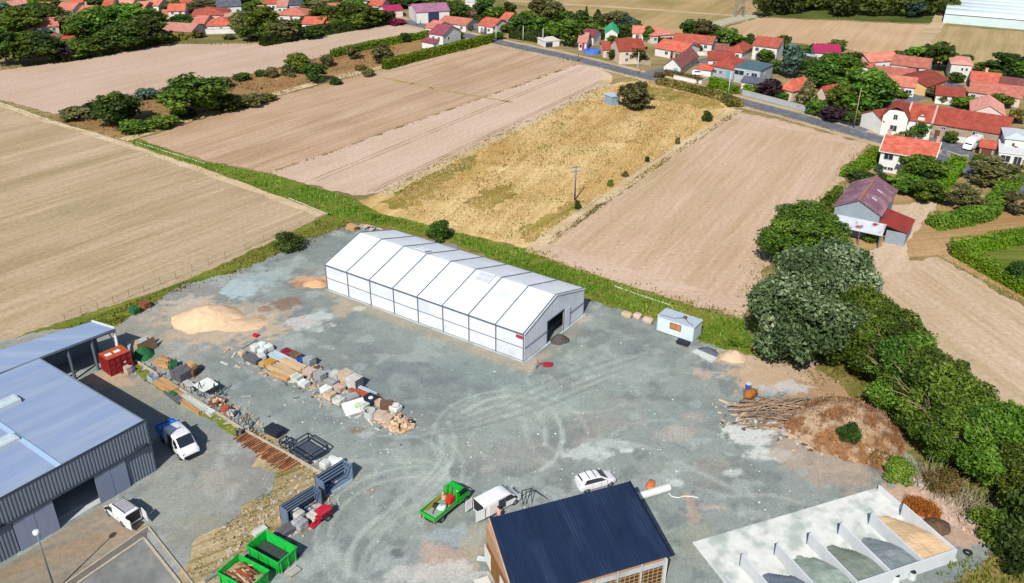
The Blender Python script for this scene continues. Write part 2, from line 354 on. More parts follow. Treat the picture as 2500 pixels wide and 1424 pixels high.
sheet('field', [(1805, 274), (1900, 293), (2118, 352), (2062, 436), (1990, 512), (1900, 590), (1850, 690), (1832, 742), (1815, 778), (1700, 748), (1520, 693), (1400, 653), (1292, 616), (1345, 592), (1500, 484), (1650, 378)], .004,
      fieldmat('tilled_soil', S(198, 166, 134), S(222, 194, 170), FC, bands=((7, .3), (1.6, .4)), patch=.25, c3=S(184, 162, 118)))
sheet('field', [(2180, 640), (2290, 628), (2500, 748), (2900, 950), (2900, 1300), (2500, 1050), (2380, 990), (2300, 945), (2200, 870), (2110, 770), (2090, 700)], .004,
      fieldmat('combed_soil', S(198, 170, 138), S(222, 196, 170), FD, bands=((6, .35), (1.4, .5)), patch=.2, c3=S(180, 162, 118)))
dg = fieldmat('dry_lawn', S(170, 134, 88), S(204, 170, 126), .2, bands=((8, .3), (2, .3)), c3=S(140, 126, 66))
sheet('dry_lawn', [(2000, 520), (2150, 440), (2300, 500), (2500, 450), (2700, 500), (2700, 820), (2500, 735), (2290, 624), (2180, 636), (2060, 650), (1900, 650), (1900, 600)], -.02, dg)
sheet('lawn', [(2345, 610), (2500, 560), (2700, 560), (2700, 780), (2500, 690)], .004, fieldmat('watered_lawn', S(96, 110, 40), S(130, 136, 66), 0, patch=.4))
sheet('dirt_track', [(2170, 500), (2260, 495), (2300, 490), (2240, 560), (2215, 600), (2225, 660), (2110, 690), (2090, 645), (2130, 610), (2190, 580)], .008,
      fieldmat('track_soil', S(204, 176, 146), S(222, 198, 172), 1., patch=.4), amp=.8)
far1 = fieldmat('far_stubble', S(160, 142, 92), S(196, 166, 122), FC, bands=((26, .5), (6, .3)), patch=.5)
sheet('field', [(1235, 5), (1230, -140), (1900, -140), (1900, 10), (1850, 42), (1780, 62), (1690, 90), (1640, 108), (1560, 70), (1400, 45)], 0, far1, amp=1.5)
sheet('field', [(1780, 66), (1850, 44), (2060, 52), (2290, 62), (2240, 110), (2190, 140), (2050, 118), (1900, 100), (1770, 98)], .02,
      fieldmat('far_tilled', S(196, 162, 122), S(216, 184, 148), FC, bands=((12, .4), (3, .3)), patch=.3), amp=1.)
sheet('field', [(2290, 62), (2500, 78), (2800, 100), (2800, 200), (2500, 172), (2380, 165), (2190, 140), (2240, 110)], .024,
      fieldmat('far_rows', S(166, 148, 100), S(200, 172, 130), FC, bands=((9, .5), (3, .4)), patch=.3), amp=1.)
sheet('wood_edge', [(1850, 40), (1860, -150), (2360, -150), (2300, 50), (2290, 58), (2060, 48)], .004, fieldmat('wood_floor', S(70, 86, 36), S(110, 118, 56), 0), amp=1.5)
sheet('village_ground', [(-400, 160), (-400, -200), (1225, -200), (1235, 30), (1210, 92), (1060, 66), (960, 50), (800, 70), (640, 100), (380, 104), (150, 147), (0, 164)], -.03,
      fieldmat('garden_ground', S(120, 118, 66), S(178, 154, 116), 0, bands=((20, .3), (5, .3)), patch=.6, c3=S(84, 104, 40)), amp=1.)
sheet('village_ground', [(1235, 92), (1260, 60), (1560, 74), (1690, 95), (1900, 104), (2190, 144), (2500, 176), (2800, 210), (2800, 600), (2500, 470), (2300, 395), (2150, 350), (1950, 285), (1600, 195), (1400, 146)], -.026,
      fieldmat('garden_soil', S(132, 122, 76), S(188, 162, 122), 0, bands=((14, .3), (4, .3)), patch=.6, c3=S(92, 104, 46)), amp=.6)
# ditch vegetation either side of the marquee
gv = fieldmat('ditch_grass', S(86, 114, 30), S(140, 146, 58), .5, bands=((5, .3), (2, .3)), patch=.5, c3=S(150, 130, 70), fine=.45)
sheet('grass_verge', [(300, 344), (330, 338), (500, 395), (660, 425), (760, 455), (860, 482), (930, 522), (1000, 538), (1285, 610), (1400, 655), (1700, 752), (1815, 782), (1850, 870), (1760, 860), (1600, 785), (1430, 728), (1100, 590), (960, 560), (860, 540), (800, 524), (560, 434)], .016, gv, amp=.6)
sheet('grass_verge', [(800, 522), (860, 545), (720, 600), (600, 655), (420, 712), (330, 768), (280, 795), (150, 800), (-60, 872), (-60, 858), (160, 783), (425, 698), (640, 602)], .016, gv, amp=.6)
sheet('grass_verge', [(1830, 760), (2080, 690), (2200, 860), (2310, 940), (2400, 985), (2560, 1060), (2900, 1300), (2900, 1700), (2300, 1700), (2260, 1440), (2420, 1340), (2430, 1270), (2200, 1120), (2040, 960), (1960, 900), (1840, 880)], .012,
      fieldmat('bank_grass', S(96, 110, 42), S(160, 138, 84), .5, bands=((6, .3), (2, .3)), patch=.55, c3=S(186, 156, 116), fine=.45), amp=.8)
# roads
asph = pmat('asphalt', S(112, 116, 126), .9, .16, .8, .2, 20, c2=S(138, 138, 140), c2amt=.4)
verge = fieldmat('gravel_verge', S(196, 168, 126), S(214, 192, 158), 0, patch=.4, c3=S(150, 136, 84))
RD = [(900, 34), (960, 47), (1060, 70), (1215, 103), (1400, 142), (1600, 192), (1800, 246), (1950, 285), (2100, 328), (2200, 355), (2310, 388), (2400, 425), (2500, 462), (2700, 545)]
ribbon('road_verge', RD, 9.5, .024, verge, amp=1.2)
ribbon('road', RD, 5.6, .03, asph)
whitep = pmat('road_paint', S(215, 215, 210), .7, .25, 3, c2=S(150, 150, 150), c2amt=.6)
ribbon('road_marking', RD, .14, .036, whitep, off=2.45); ribbon('road_marking', RD, .14, .036, whitep, off=-2.45)
ribbon('lane', [(1575, 184), (1640, 168), (1700, 150), (1760, 140), (1830, 150)], 5., .034, asph)
ribbon('lane', [(2085, 318), (2140, 285), (2200, 250), (2260, 225), (2340, 222)], 5., .034, asph)
ribbon('lane', [(2330, 388), (2370, 365), (2330, 345), (2270, 330)], 6.5, .034, asph)
ribbon('lane', [(960, 47), (1010, 55), (1100, 48), (1180, 72), (1215, 100)], 4., .034, asph)
ribbon('dirt_track', [(1240, 2), (1400, 12), (1600, 24), (1780, 38), (1850, 40)], 3.5, .02, verge, amp=.8)
ribbon('dirt_track', [(1740, 62), (1800, 44), (1850, 38)], 6, .026, pmat('concrete_track', S(190, 186, 160), .9, .2, .5), amp=.3)
ribbon('dirt_track', [(2240, 120), (2262, 95), (2285, 64), (2310, 20)], 5, .03, verge, amp=1)
# field-edge tracks and the pipes laid along them
trk = fieldmat('pale_track', S(206, 178, 136), S(226, 204, 170), 0, patch=.4, c3=S(176, 152, 96))
ribbon('dirt_track', [(300, 342), (420, 305), (600, 250), (800, 195), (950, 160), (1100, 125), (1190, 104)], 3.2, .02, trk, amp=1.)
ribbon('dirt_track', [(1292, 618), (1340, 575), (1430, 512), (1560, 428), (1700, 334), (1800, 268)], 2.6, .02, trk, amp=.9)
ribbon('dirt_track', [(930, 478), (1100, 392), (1300, 298), (1480, 210), (1500, 185), (1430, 158)], 2.4, .02, trk, amp=.9)
ribbon('dirt_track', [(0, 246), (125, 290), (300, 342), (560, 430), (800, 520)], 2.0, .02, trk, off=-1.5, amp=.8)

head = fieldmat('headland', S(204, 174, 146), S(222, 194, 172), 0, patch=.4)
ribbon('headland', [(1296, 618), (1400, 652), (1520, 692), (1700, 746), (1812, 774)], 5, .012, head, off=3., amp=1.6); ribbon('headland', [(1808, 276), (1900, 296), (2112, 352)], 4, .012, head, off=-2.4, amp=1.4)
wt = fieldmat('wheel_rut', S(168, 142, 116), S(188, 162, 136), 0, patch=.4); pl_ = fieldmat('pale_strip', S(202, 176, 142), S(218, 192, 162), 0, patch=.4)
for a_, b_ in (((760, 440), (1420, 166)), ((775, 442), (1428, 168)), ((900, 468), (1470, 196)), ((912, 468), (1474, 198)), ((560, 400), (1300, 120)), ((572, 402), (1306, 121)), ((520, 390), (1250, 112))): ribbon('wheel_rut', [a_, b_], .35, .014, wt, amp=.25)
ribbon('wheel_rut', [(936, 190), (1010, 206), (1090, 222), (1250, 250)], 1.4, .014, fieldmat('weedy_line', S(176, 154, 100), S(196, 170, 122), 0, patch=.5), amp=.8)
for k in range(5): ribbon('wheel_rut', [(1830+k*56, 284+k*13), (1330+k*76, 614+k*24)], .5, .014, pl_, amp=.5)
# ---------------------------------------------------------------- the gravel yard: grid with its own stains
def near_poly(X, Y, pts):
    d = np.full(X.shape, 1e9)
    for a, b in zip(pts, pts[1:]):
        vx, vy = b.x-a.x, b.y-a.y; t = np.clip(((X-a.x)*vx+(Y-a.y)*vy)/(vx*vx+vy*vy+1e-9), 0, 1)
        d = np.minimum(d, np.hypot(X-a.x-t*vx, Y-a.y-t*vy))
    return d
YP = [G(*p) for p in [(862, 548), (960, 570), (1100, 600), (1428, 730), (1600, 783), (1760, 850), (1850, 866), (1975, 880), (2065, 945), (2130, 1030), (2220, 1130), (2330, 1180), (2430, 1265), (2400, 1350), (2290, 1440), (2260, 1700), (200, 1750), (-200, 1500), (-120, 860), (160, 800), (280, 795), (335, 765), (425, 705), (640, 640), (740, 590)]]
cs = .32
xs = np.arange(min(p.x for p in YP)-1, max(p.x for p in YP)+1, cs); ys = np.arange(min(p.y for p in YP)-1, max(p.y for p in YP)+1, cs)
X, Y = np.meshgrid(xs, ys); nx = len(xs)
g0, g1, g2 = (np.array(S(*c)) for c in ((144, 153, 148), (156, 165, 159), (133, 142, 140)))
t = fbm(X*.16, Y*.16, 3, 6)[..., None]; t2 = fbm(X*.55, Y*.55, 5, 5)[..., None]
C = g0+(g1-g0)*np.clip((t-.44)*8, 0, 1); C = C+(g2-C)*np.clip((.46-t2)*8, 0, .8)
pk = np.array(S(176, 164, 154)); C = C+(pk-C)*np.clip((fbm(X*.09+50, Y*.09, 9)[..., None]-.54)*4, 0, .35)
wh = np.array(S(196, 206, 200)); C = C+(wh-C)*np.clip((fbm(X*.4, Y*.4+9, 29, 6)[..., None]-.63)*9, 0, .35)
STAINS = [(540, 800, 150, 48, (216, 190, 160), .75), (600, 770, 120, 40, (208, 188, 164), .5), (450, 760, 70, 36, (214, 196, 172), .7), (590, 705, 50, 20, (184, 204, 206), .9), (640, 680, 60, 22, (180, 196, 196), .6), (690, 742, 36, 15, (146, 112, 96), .75), (650, 757, 18, 6, (150, 118, 100), .7),
 (755, 787, 48, 19, (206, 204, 200), .9), (785, 772, 30, 10, (200, 210, 206), .8), (765, 688, 45, 16, (220, 176, 138), .9), (735, 695, 30, 10, (150, 110, 90), .5), (842, 757, 30, 16, (194, 176, 150), .7), (878, 754, 15, 5, (222, 230, 228), .9), (630, 780, 22, 5, (170, 130, 80), .7), (300, 800, 200, 60, (176, 166, 150), .5),
 (1260, 1000, 150, 60, (172, 190, 176), .5), (1270, 1090, 170, 70, (168, 164, 160), .4), (1440, 1108, 75, 18, (210, 218, 212), .8), (1500, 1085, 40, 12, (204, 212, 208), .6), (1660, 1060, 50, 18, (196, 180, 170), .5), (1100, 1372, 95, 45, (216, 182, 162), .6), (1060, 1405, 110, 36, (212, 212, 206), .7), (1120, 1310, 70, 24, (176, 186, 190), .7),
 (1820, 1064, 55, 22, (224, 226, 220), .9), (1880, 1112, 46, 18, (220, 226, 222), .85), (1790, 1155, 34, 10, (212, 220, 216), .7), (1910, 915, 150, 42, (208, 180, 150), .95), (2060, 960, 110, 50, (186, 152, 116), .9), (1800, 878, 50, 22, (212, 184, 156), .9), (1720, 912, 36, 12, (206, 184, 170), .7), (1740, 895, 40, 14, (120, 128, 138), .5), (2010, 1110, 110, 48, (194, 174, 154), .7), (2050, 1160, 90, 40, (188, 168, 148), .7), (1960, 1050, 60, 40, (196, 172, 150), .6), (1920, 948, 60, 14, (212, 218, 222), .6),
 (1690, 1245, 14, 50, (210, 178, 156), .55), (870, 1050, 17, 8, (150, 104, 58), .85), (895, 1062, 22, 7, (206, 214, 212), .7), (905, 1195, 22, 9, (150, 124, 112), .6), (1690, 1020, 24, 16, (200, 174, 160), .6), (1530, 1100, 14, 5, (216, 224, 220), .9), (1650, 1180, 26, 12, (214, 222, 220), .8), (1740, 1240, 40, 10, (206, 190, 178), .6),
 (2190, 1140, 60, 22, (120, 128, 128), .7), (2220, 1200, 60, 30, (214, 180, 156), .9), (2330, 1250, 90, 60, (216, 184, 162), .95), (2380, 1310, 60, 40, (206, 174, 150), .9), (1000, 1370, 40, 30, (176, 186, 184), .4), (965, 1355, 22, 14, (70, 70, 76), .55), (1360, 1060, 60, 40, (128, 140, 138), .5), (1000, 940, 200, 60, (120, 136, 138), .4), (1150, 910, 160, 36, (126, 138, 138), .4), (1500, 900, 130, 50, (172, 186, 178), .45),
 (420, 1220, 120, 60, (168, 176, 166), .5), (520, 1180, 60, 30, (184, 180, 168), .5), (480, 1290, 60, 40, (160, 160, 140), .6), (300, 980, 120, 50, (168, 158, 128), .5), (420, 1010, 100, 36, (150, 152, 138), .5), (270, 925, 60, 24, (206, 176, 140), .8), (1700, 1330, 40, 60, (166, 168, 150), .6), (1160, 1340, 30, 60, (180, 176, 150), .6)]
for (px, py, rx, ry, c, s) in STAINS:
    c0 = G(px, py); k = mpp(px, py); wx = rx*k; dy = abs(G(px, py-ry).y-G(px, py+ry).y)/2
    d = np.hypot((X-c0.x)/wx, (Y-c0.y)/dy)+(fbm(X*.6, Y*.6, int(px), 5)-.5)*1.5+(fbm(X*1.9, Y*1.9, int(py), 3)-.5)*.9
    w = np.clip((1.05-d)/.24, 0, 1)[..., None]*s; C = C+(np.array(S(*c))-C)*w
TRACKS = [([(1130, 1008), (1180, 978), (1250, 964), (1310, 975), (1350, 1000), (1370, 1040), (1374, 1080)], .32, (198, 208, 198), .7), ([(1130, 1022), (1190, 995), (1250, 987), (1290, 995), (1320, 1020), (1334, 1055), (1330, 1090)], .3, (198, 206, 196), .65),
 ([(1095, 1030), (1110, 1075), (1105, 1130), (1060, 1190)], .3, (196, 206, 196), .7), ([(1060, 1040), (1080, 1085), (1075, 1130), (1030, 1180), (960, 1230)], .3, (194, 204, 194), .7), ([(980, 1130), (1040, 1120), (1090, 1150), (1110, 1200), (1090, 1250)], .25, (196, 206, 196), .6), ([(1372, 1078), (1360, 1120), (1320, 1150)], .3, (200, 210, 200), .6), ([(850, 1410), (850, 1350), (890, 1290), (960, 1240), (1040, 1185), (1100, 1130)], .35, (196, 206, 198), .6), ([(880, 1420), (885, 1360), (930, 1300), (1000, 1240)], .3, (190, 200, 190), .5), ([(940, 1090), (985, 1130), (1000, 1190), (970, 1250), (900, 1310)], .3, (186, 196, 186), .5), ([(1020, 1090), (1040, 1130), (1035, 1180)], .3, (186, 196, 186), .4),
 ([(1480, 1075), (1600, 1095), (1700, 1150), (1800, 1200)], .4, (196, 204, 200), .5), ([(1700, 1190), (1780, 1215), (1880, 1205), (1960, 1230)], .3, (200, 200, 194), .5), ([(805, 715), (1000, 795), (1285, 900)], 1.4, (184, 168, 140), .6), ([(1285, 895), (1360, 850), (1430, 775)], .8, (196, 180, 156), .55), ([(600, 1000), (800, 1100), (980, 1130), (1200, 1080), (1450, 960), (1600, 880)], 2.2, (166, 180, 172), .4), ([(900, 800), (1100, 880), (1300, 950), (1500, 1010), (1700, 1010)], 2.5, (158, 176, 170), .4),
 ([(1340, 790), (1400, 810), (1500, 830), (1580, 860)], 1.6, (124, 132, 132), .4), ([(520, 880), (700, 1000), (900, 1090)], 2.2, (126, 140, 138), .4)]
def ring(px, py, r, a0, a1):
    c = G(px, py); return [P((c.x+r*math.cos(R(a)), c.y+r*math.sin(R(a)), 0)) for a in range(a0, a1, 15)]
for px, py, r, a0, a1, s in ((1245, 1062, 9.2, -40, 220, .4), (1240, 1070, 4.2, 20, 300, .3), (950, 1150, 6.5, -60, 150, .45), (950, 1150, 8.2, -70, 140, .4), (930, 1160, 4.5, -60, 190, .3), (1000, 1290, 8., 90, 260, .4), (1010, 1290, 9.8, 95, 260, .4), (1500, 1040, 9., 60, 230, .3), (1500, 1040, 10.8, 60, 230, .3), (1420, 930, 7., 150, 330, .3), (1640, 1130, 8., 20, 190, .3), (700, 960, 11., 250, 350, .3)): TRACKS.append((ring(px, py, r, a0, a1), .22, (198, 206, 198), s))
for k in range(7): TRACKS.append(([(560+k*30, 880+k*16), (800+k*24, 1010+k*14), (1010+k*20, 1080-k*6), (1300, 1010-k*12), (1480+k*20, 930-k*14)], .22, (190, 198, 192) if k % 2 else (116, 124, 122), .35))
for pl, wdt, c, s in TRACKS:
    pts = [G(*p) for p in pl]
    for _ in range(2): pts = [pts[0]]+[q for a, b in zip(pts, pts[1:]) for q in (a*.75+b*.25, a*.25+b*.75)]+[pts[-1]]
    d = near_poly(X, Y, pts)+(fbm(X*.8, Y*.8, 41)-.5)*wdt*.7
    w = np.clip((wdt*1.3-d)/(wdt*.8), 0, 1)[..., None]*s*np.clip(fbm(X*.3, Y*.3, 77)[..., None]*2-.1, .45, 1); C = C+(np.array(S(*c))-C)*w
cx, cy = (X[:-1, :-1]+X[1:, 1:])/2, (Y[:-1, :-1]+Y[1:, 1:])/2
jx, jy = (fbm(cx*.4, cy*.4, 61)-.5)*3, (fbm(cx*.4, cy*.4, 67)-.5)*3
keep = inpoly(cx+jx, cy+jy, YP)
ii, jj = np.nonzero(keep); F = np.stack([ii*nx+jj, ii*nx+jj+1, (ii+1)*nx+jj+1, (ii+1)*nx+jj], 1)
used, inv = np.unique(F, return_inverse=True); F = inv.reshape(-1, 4)
V = np.stack([X.ravel(), Y.ravel(), .022+.05*(fbm(X*.25, Y*.25, 81)-.3).ravel().clip(0)*.4], 1)[used]
me = npmesh('gravel_yard', V, F, None, smooth=True)
ca = me.color_attributes.new('tint', 'FLOAT_COLOR', 'POINT'); ca.data.foreach_set('color', np.concatenate([C.reshape(-1, 3)[used], np.ones((len(used), 1))], 1).astype(np.float32).ravel())
m, n, l, b = nmat('yard_gravel')
at = n.new('ShaderNodeVertexColor'); at.layer_name = 'tint'; ge = n.new('ShaderNodeNewGeometry')
outs = []
for scl, lo, hi in ((.6, .86, 1.12), (3.2, .74, 1.2), (9., .7, 1.26)):
    z = n.new('ShaderNodeTexNoise'); z.inputs['Scale'].default_value = scl; z.inputs['Detail'].default_value = 7; z.inputs['Roughness'].default_value = .75; l.new(ge.outputs['Position'], z.inputs['Vector'])
    r = n.new('ShaderNodeMapRange'); r.inputs[1].default_value = .3; r.inputs[2].default_value = .7; r.inputs[3].default_value = lo; r.inputs[4].default_value = hi; l.new(z.outputs[0], r.inputs[0]); outs.append((z, r))
src = at.outputs[0]
for z, r in outs:
    v = n.new('ShaderNodeVectorMath'); v.operation = 'SCALE'; l.new(src, v.inputs[0]); l.new(r.outputs[0], v.inputs[3]); src = v.outputs[0]
l.new(src, b.inputs['Base Color']); b.inputs['Roughness'].default_value = .95; b.inputs['Specular IOR Level'].default_value = .15
bp = n.new('ShaderNodeBump'); bp.inputs['Strength'].default_value = .5; bp.inputs['Distance'].default_value = .08; l.new(outs[2][0].outputs[0], bp.inputs['Height']); l.new(bp.outputs[0], b.inputs['Normal'])
tag(link('gravel_yard', me, m), kind='structure')
# compound in the bottom left corner: worn paving, kerbed lot, dry grass bank
sheet('paving', [(-100, 1480), (-60, 1440), (0, 1392), (150, 1296), (252, 1232), (300, 1215), (340, 1275), (362, 1287), (250, 1362), (160, 1424), (60, 1500)], .05, fieldmat('worn_paving', S(146, 136, 120), S(178, 164, 146), .6, bands=((5, .4), (1.5, .3)), patch=.5, c3=S(150, 112, 62)), amp=.25)
sheet('paving', [(352, 1316), (442, 1426), (520, 1540), (60, 1540), (190, 1426)], .05, pmat('lot_asphalt', S(134, 136, 134), .9, .2, .5, .2, 20, c2=S(160, 158, 150), c2amt=.5), amp=.02)
sheet('paving', [(360, 1290), (358, 1314), (190, 1430), (150, 1460), (130, 1445)], .054, pmat('lot_border', S(126, 118, 112), .9, .2, .8), amp=.03)
sheet('dry_bank', [(590, 1056), (640, 1040), (790, 1150), (850, 1170), (770, 1230), (690, 1300), (600, 1360), (520, 1420), (440, 1440), (455, 1380), (520, 1310), (600, 1240), (680, 1170), (660, 1130), (600, 1085)], .05,
      fieldmat('bank_straw', S(136, 124, 72), S(202, 180, 144), .6, bands=((3, .5), (1, .5)), patch=.8, c3=S(98, 106, 48), fine=.5), amp=1.6)
sheet('dry_bank', [(330, 880), (350, 888), (590, 1048), (650, 1090), (590, 1080), (520, 1035), (400, 960), (320, 900)], .05, gv, amp=.4)
kerbm = pmat('kerb_concrete', S(196, 186, 166), .9, .15, 2)
def kerb(pl, label, w=.22, h=.14, m=kerbm, name='concrete_kerb'):
    b = MB(); pts = [G(*p) for p in pl]; c = pts[0]
    for a, q in zip(pts, pts[1:]):
        n_ = max(1, int((q-a).length/2.)); d = (q-a)/n_
        for i in range(n_): b.bar(a+d*i-c+Vector((0, 0, h/2+.05)), a+d*(i+.985)-c+Vector((0, 0, h/2+.05)), w, h)
    o = b.build(name, m); o.location = c; return tag(o, label, 'kerb')
kerb([(352, 1315), (190, 1426)], 'inner kerb of the grey lot, running down left from its corner')
kerb([(353, 1317), (441, 1428)], 'inner kerb of the grey lot, running down right from its corner')
kerb([(361, 1288), (150, 1434)], 'outer kerb of the grey lot on the warehouse side', .14)
kerb([(363, 1289), (472, 1428)], 'outer kerb of the grey lot on the gravel side', .14)
kerb([(332, 884), (470, 972), (590, 1050), (700, 1110), (792, 1163)], 'long pale concrete edging between the compound and the yard', .25, .3)
kerb([(688, 1296), (600, 1360), (500, 1424)], 'grey concrete edging on the bank beside the green skips', .3, .3, pmat('grey_edging', S(140, 148, 150), .9))
# ================================================================ vegetation
LEAF = dict(
 green=leafmat('leaf_green', S(50, 74, 16), S(90, 120, 30), S(140, 162, 58)),
 dark=leafmat('leaf_dark', S(38, 56, 16), S(66, 92, 26), S(110, 134, 46)),
 light=leafmat('leaf_light', S(70, 96, 18), S(104, 136, 34), S(150, 172, 62)),
 willow=leafmat('leaf_willow', S(56, 76, 38), S(100, 122, 74), S(176, 190, 152)),
 olive=leafmat('leaf_olive', S(74, 76, 34), S(112, 112, 60), S(150, 146, 96)),
 purple=leafmat('leaf_purple', S(36, 26, 34), S(62, 44, 54), S(92, 66, 74)),
 blue=leafmat('leaf_bluegreen', S(50, 74, 60), S(80, 108, 92), S(120, 146, 128)),
 hedge=leafmat('leaf_hedge', S(84, 116, 12), S(110, 144, 18), S(136, 166, 34)),
 darkhedge=leafmat('leaf_darkhedge', S(34, 50, 14), S(56, 78, 22), S(88, 108, 36)),
 grass=leafmat('grass_green', S(78, 114, 18), S(114, 150, 34), S(164, 178, 84)),
 straw=leafmat('grass_straw', S(176, 140, 76), S(226, 194, 132), S(246, 226, 182)),
 weed=leafmat('grass_weed', S(82, 86, 30), S(126, 118, 52), S(180, 156, 96)),
 dry=leafmat('grass_dry', S(134, 100, 60), S(176, 138, 90), S(212, 178, 130)),
 orange=leafmat('dry_orange', S(140, 66, 26), S(186, 96, 40), S(206, 138, 70)),
 red=leafmat('leaf_red', S(110, 20, 40), S(160, 34, 60), S(190, 70, 90)))
BARK = pmat('bark', S(104, 92, 74), .9, .25, 3, .4, 10)
def crown(seed, n, leaf, shape='round'):
    rng = np.random.default_rng(seed)
    if shape == 'cone':
        z = rng.uniform(0, 1, n)**.8; a = rng.uniform(0, 2*np.pi, n); lay = .82+.18*np.abs(np.sin(z*34+rng.uniform(0, .6, n)))
        r = (1-z)*.48*lay*rng.uniform(.35, 1, n)**.45+.02
        pos = np.stack([r*np.cos(a), r*np.sin(a), z], 1); nr = np.stack([np.cos(a), np.sin(a), np.full(n, .5)], 1); shade = rng.uniform(.0, 1, n)
    else:
        K = {'round': 30, 'loose': 18, 'bush': 12}[shape]
        c = []; 
        for i in range(K):
            a = i*2.4+rng.uniform(-.5, .5); u = (i+.6)/K; rr = math.sqrt(max(0, 1-(1.7*u-.75)**2))*rng.uniform(.45, 1.05)
            c.append((.36*rr*math.cos(a), .36*rr*math.sin(a), .14+.7*u+rng.uniform(-.06, .06)))
        c = np.array(c); rad = rng.uniform(.08, .19, K)*(1.75 if shape == 'bush' else 1)
        w = rad**2; k = rng.choice(K, n, p=w/w.sum()); d = rng.normal(size=(n, 3)); d /= np.linalg.norm(d, axis=1)[:, None]
        rr = rng.uniform(.15, 1, n)**(.33 if shape != 'loose' else .5)
        sq = np.array([1, 1, .85]); pos = c[k]+d*(rad[k]*rr*(1+rng.normal(size=n)*.1))[:, None]*sq
        nr = d*.8+(pos-np.array([0, 0, .45]))*1.2
        tone = rng.uniform(0, .45, K); shade = tone[k]+rng.uniform(0, .55, n)
        pos[:, 2] = (pos[:, 2]-pos[:, 2].min())/(pos[:, 2].max()-pos[:, 2].min())
    V, F = leaves(rng, pos, nr/np.linalg.norm(nr, axis=1)[:, None], np.full(n, leaf))
    return npmesh('crown', V, F, LEAF['green'], np.clip(shade, 0, 1))
CROWN = {'far': [crown(i, 1900, .075) for i in range(4)], 'mid': [crown(10+i, 4200, .052) for i in range(4)], 'near': [crown(20+i, 26000, .022) for i in range(4)],
      'cone': [crown(30, 1600, .06, 'cone')], 'bush': [crown(40+i, 1500, .09, 'bush') for i in range(3)], 'loose': [crown(50+i, 2600, .05, 'loose') for i in range(2)],
      'nearbush': [crown(45+i, 5000, .045, 'bush') for i in range(3)]}
def trunk_mesh(seed):
    rnd = random.Random(seed); b = MB(); pts = [Vector((0, 0, -.02))]
    for i in range(1, 5): pts.append(Vector((rnd.uniform(-.03, .03)*i, rnd.uniform(-.03, .03)*i, i*.16)))
    for i in range(4): b.cyl(pts[i], pts[i+1], .045-.008*i, .037-.008*i, 7)
    for k in range(6):
        a = k*1.05+rnd.uniform(-.3, .3); s = pts[2+k % 3]; e = s+Vector((math.cos(a)*.26, math.sin(a)*.26, rnd.uniform(.12, .3)))
        b.cyl(s, e, .02, .007, 5)
    return b.mesh('trunk')
TR = [trunk_mesh(i) for i in range(3)]
BRKM = pmat('bare_bark', S(176, 160, 126), .9, .2, 3); b = MB(); r_ = random.Random(4)
for k in range(26):
    a = r_.uniform(0, 6.28); e = r_.uniform(.3, 1.2); q = Vector((.15*math.cos(a), .15*math.sin(a), .45)); w_ = Vector((math.cos(a)*math.cos(e), math.sin(a)*math.cos(e), math.sin(e)*1.05))
    m_ = q+w_*.27; b.cyl(q, m_, .006, .004, 4, False); b.cyl(m_, m_+(w_+Vector((r_.uniform(-.4, .4), r_.uniform(-.4, .4), .1)))*.17, .004, .001, 4, False)
TWIG = b.mesh('bare_branch')
tcount = [0]
def tree(bx, by, ty, w, kind, label, lod='far', cat='tree', name='tree', group=None, trunk=.14):
    if lod == 'near': w *= 1.17; ty -= 14
    if lod == 'far' and w > 64: lod = 'mid'; w *= 1.15
    i = tcount[0]; tcount[0] += 1
    g = G(bx, by); h = max(.5, hgt(bx, by, ty)); wm = max(.5, w*mpp(bx, by)*(1.22 if lod == 'far' else 1)); rnd = random.Random(i*7+1)
    t = thing(name, label, cat, (g.x, g.y, 0), rnd.uniform(0, 6.28), group)
    me = CROWN[lod][i % len(CROWN[lod])]; o = link('crown', me, None, t)
    lo = {'bush': 0., 'nearbush': 0., 'cone': .08}.get(lod, trunk)
    o.location = (0, 0, h*lo); o.scale = (wm*1.12*rnd.uniform(.93, 1.07), wm*1.12*rnd.uniform(.93, 1.07), h*(1-lo))
    o.material_slots[0].link = 'OBJECT'; o.material_slots[0].material = LEAF[kind]
    tr = link('trunk', TR[i % 3], BARK, t); tr.scale = (max(h*.75, .5*wm),)*2+(h,)
    if lod == 'near' and 'willow' not in label: bb = link('bare_branch', TWIG, BRKM, t); bb.scale = (wm, wm, h)
    if 'bush' in lod: tr.name = 'stem'; tr.scale = (h*.6, h*.6, h*.8)
    return t
def bush(bx, by, ty, w, kind, label, lod='bush', name='shrub', cat='shrub', group=None): return tree(bx, by, ty, w, kind, label, lod, cat, name, group)
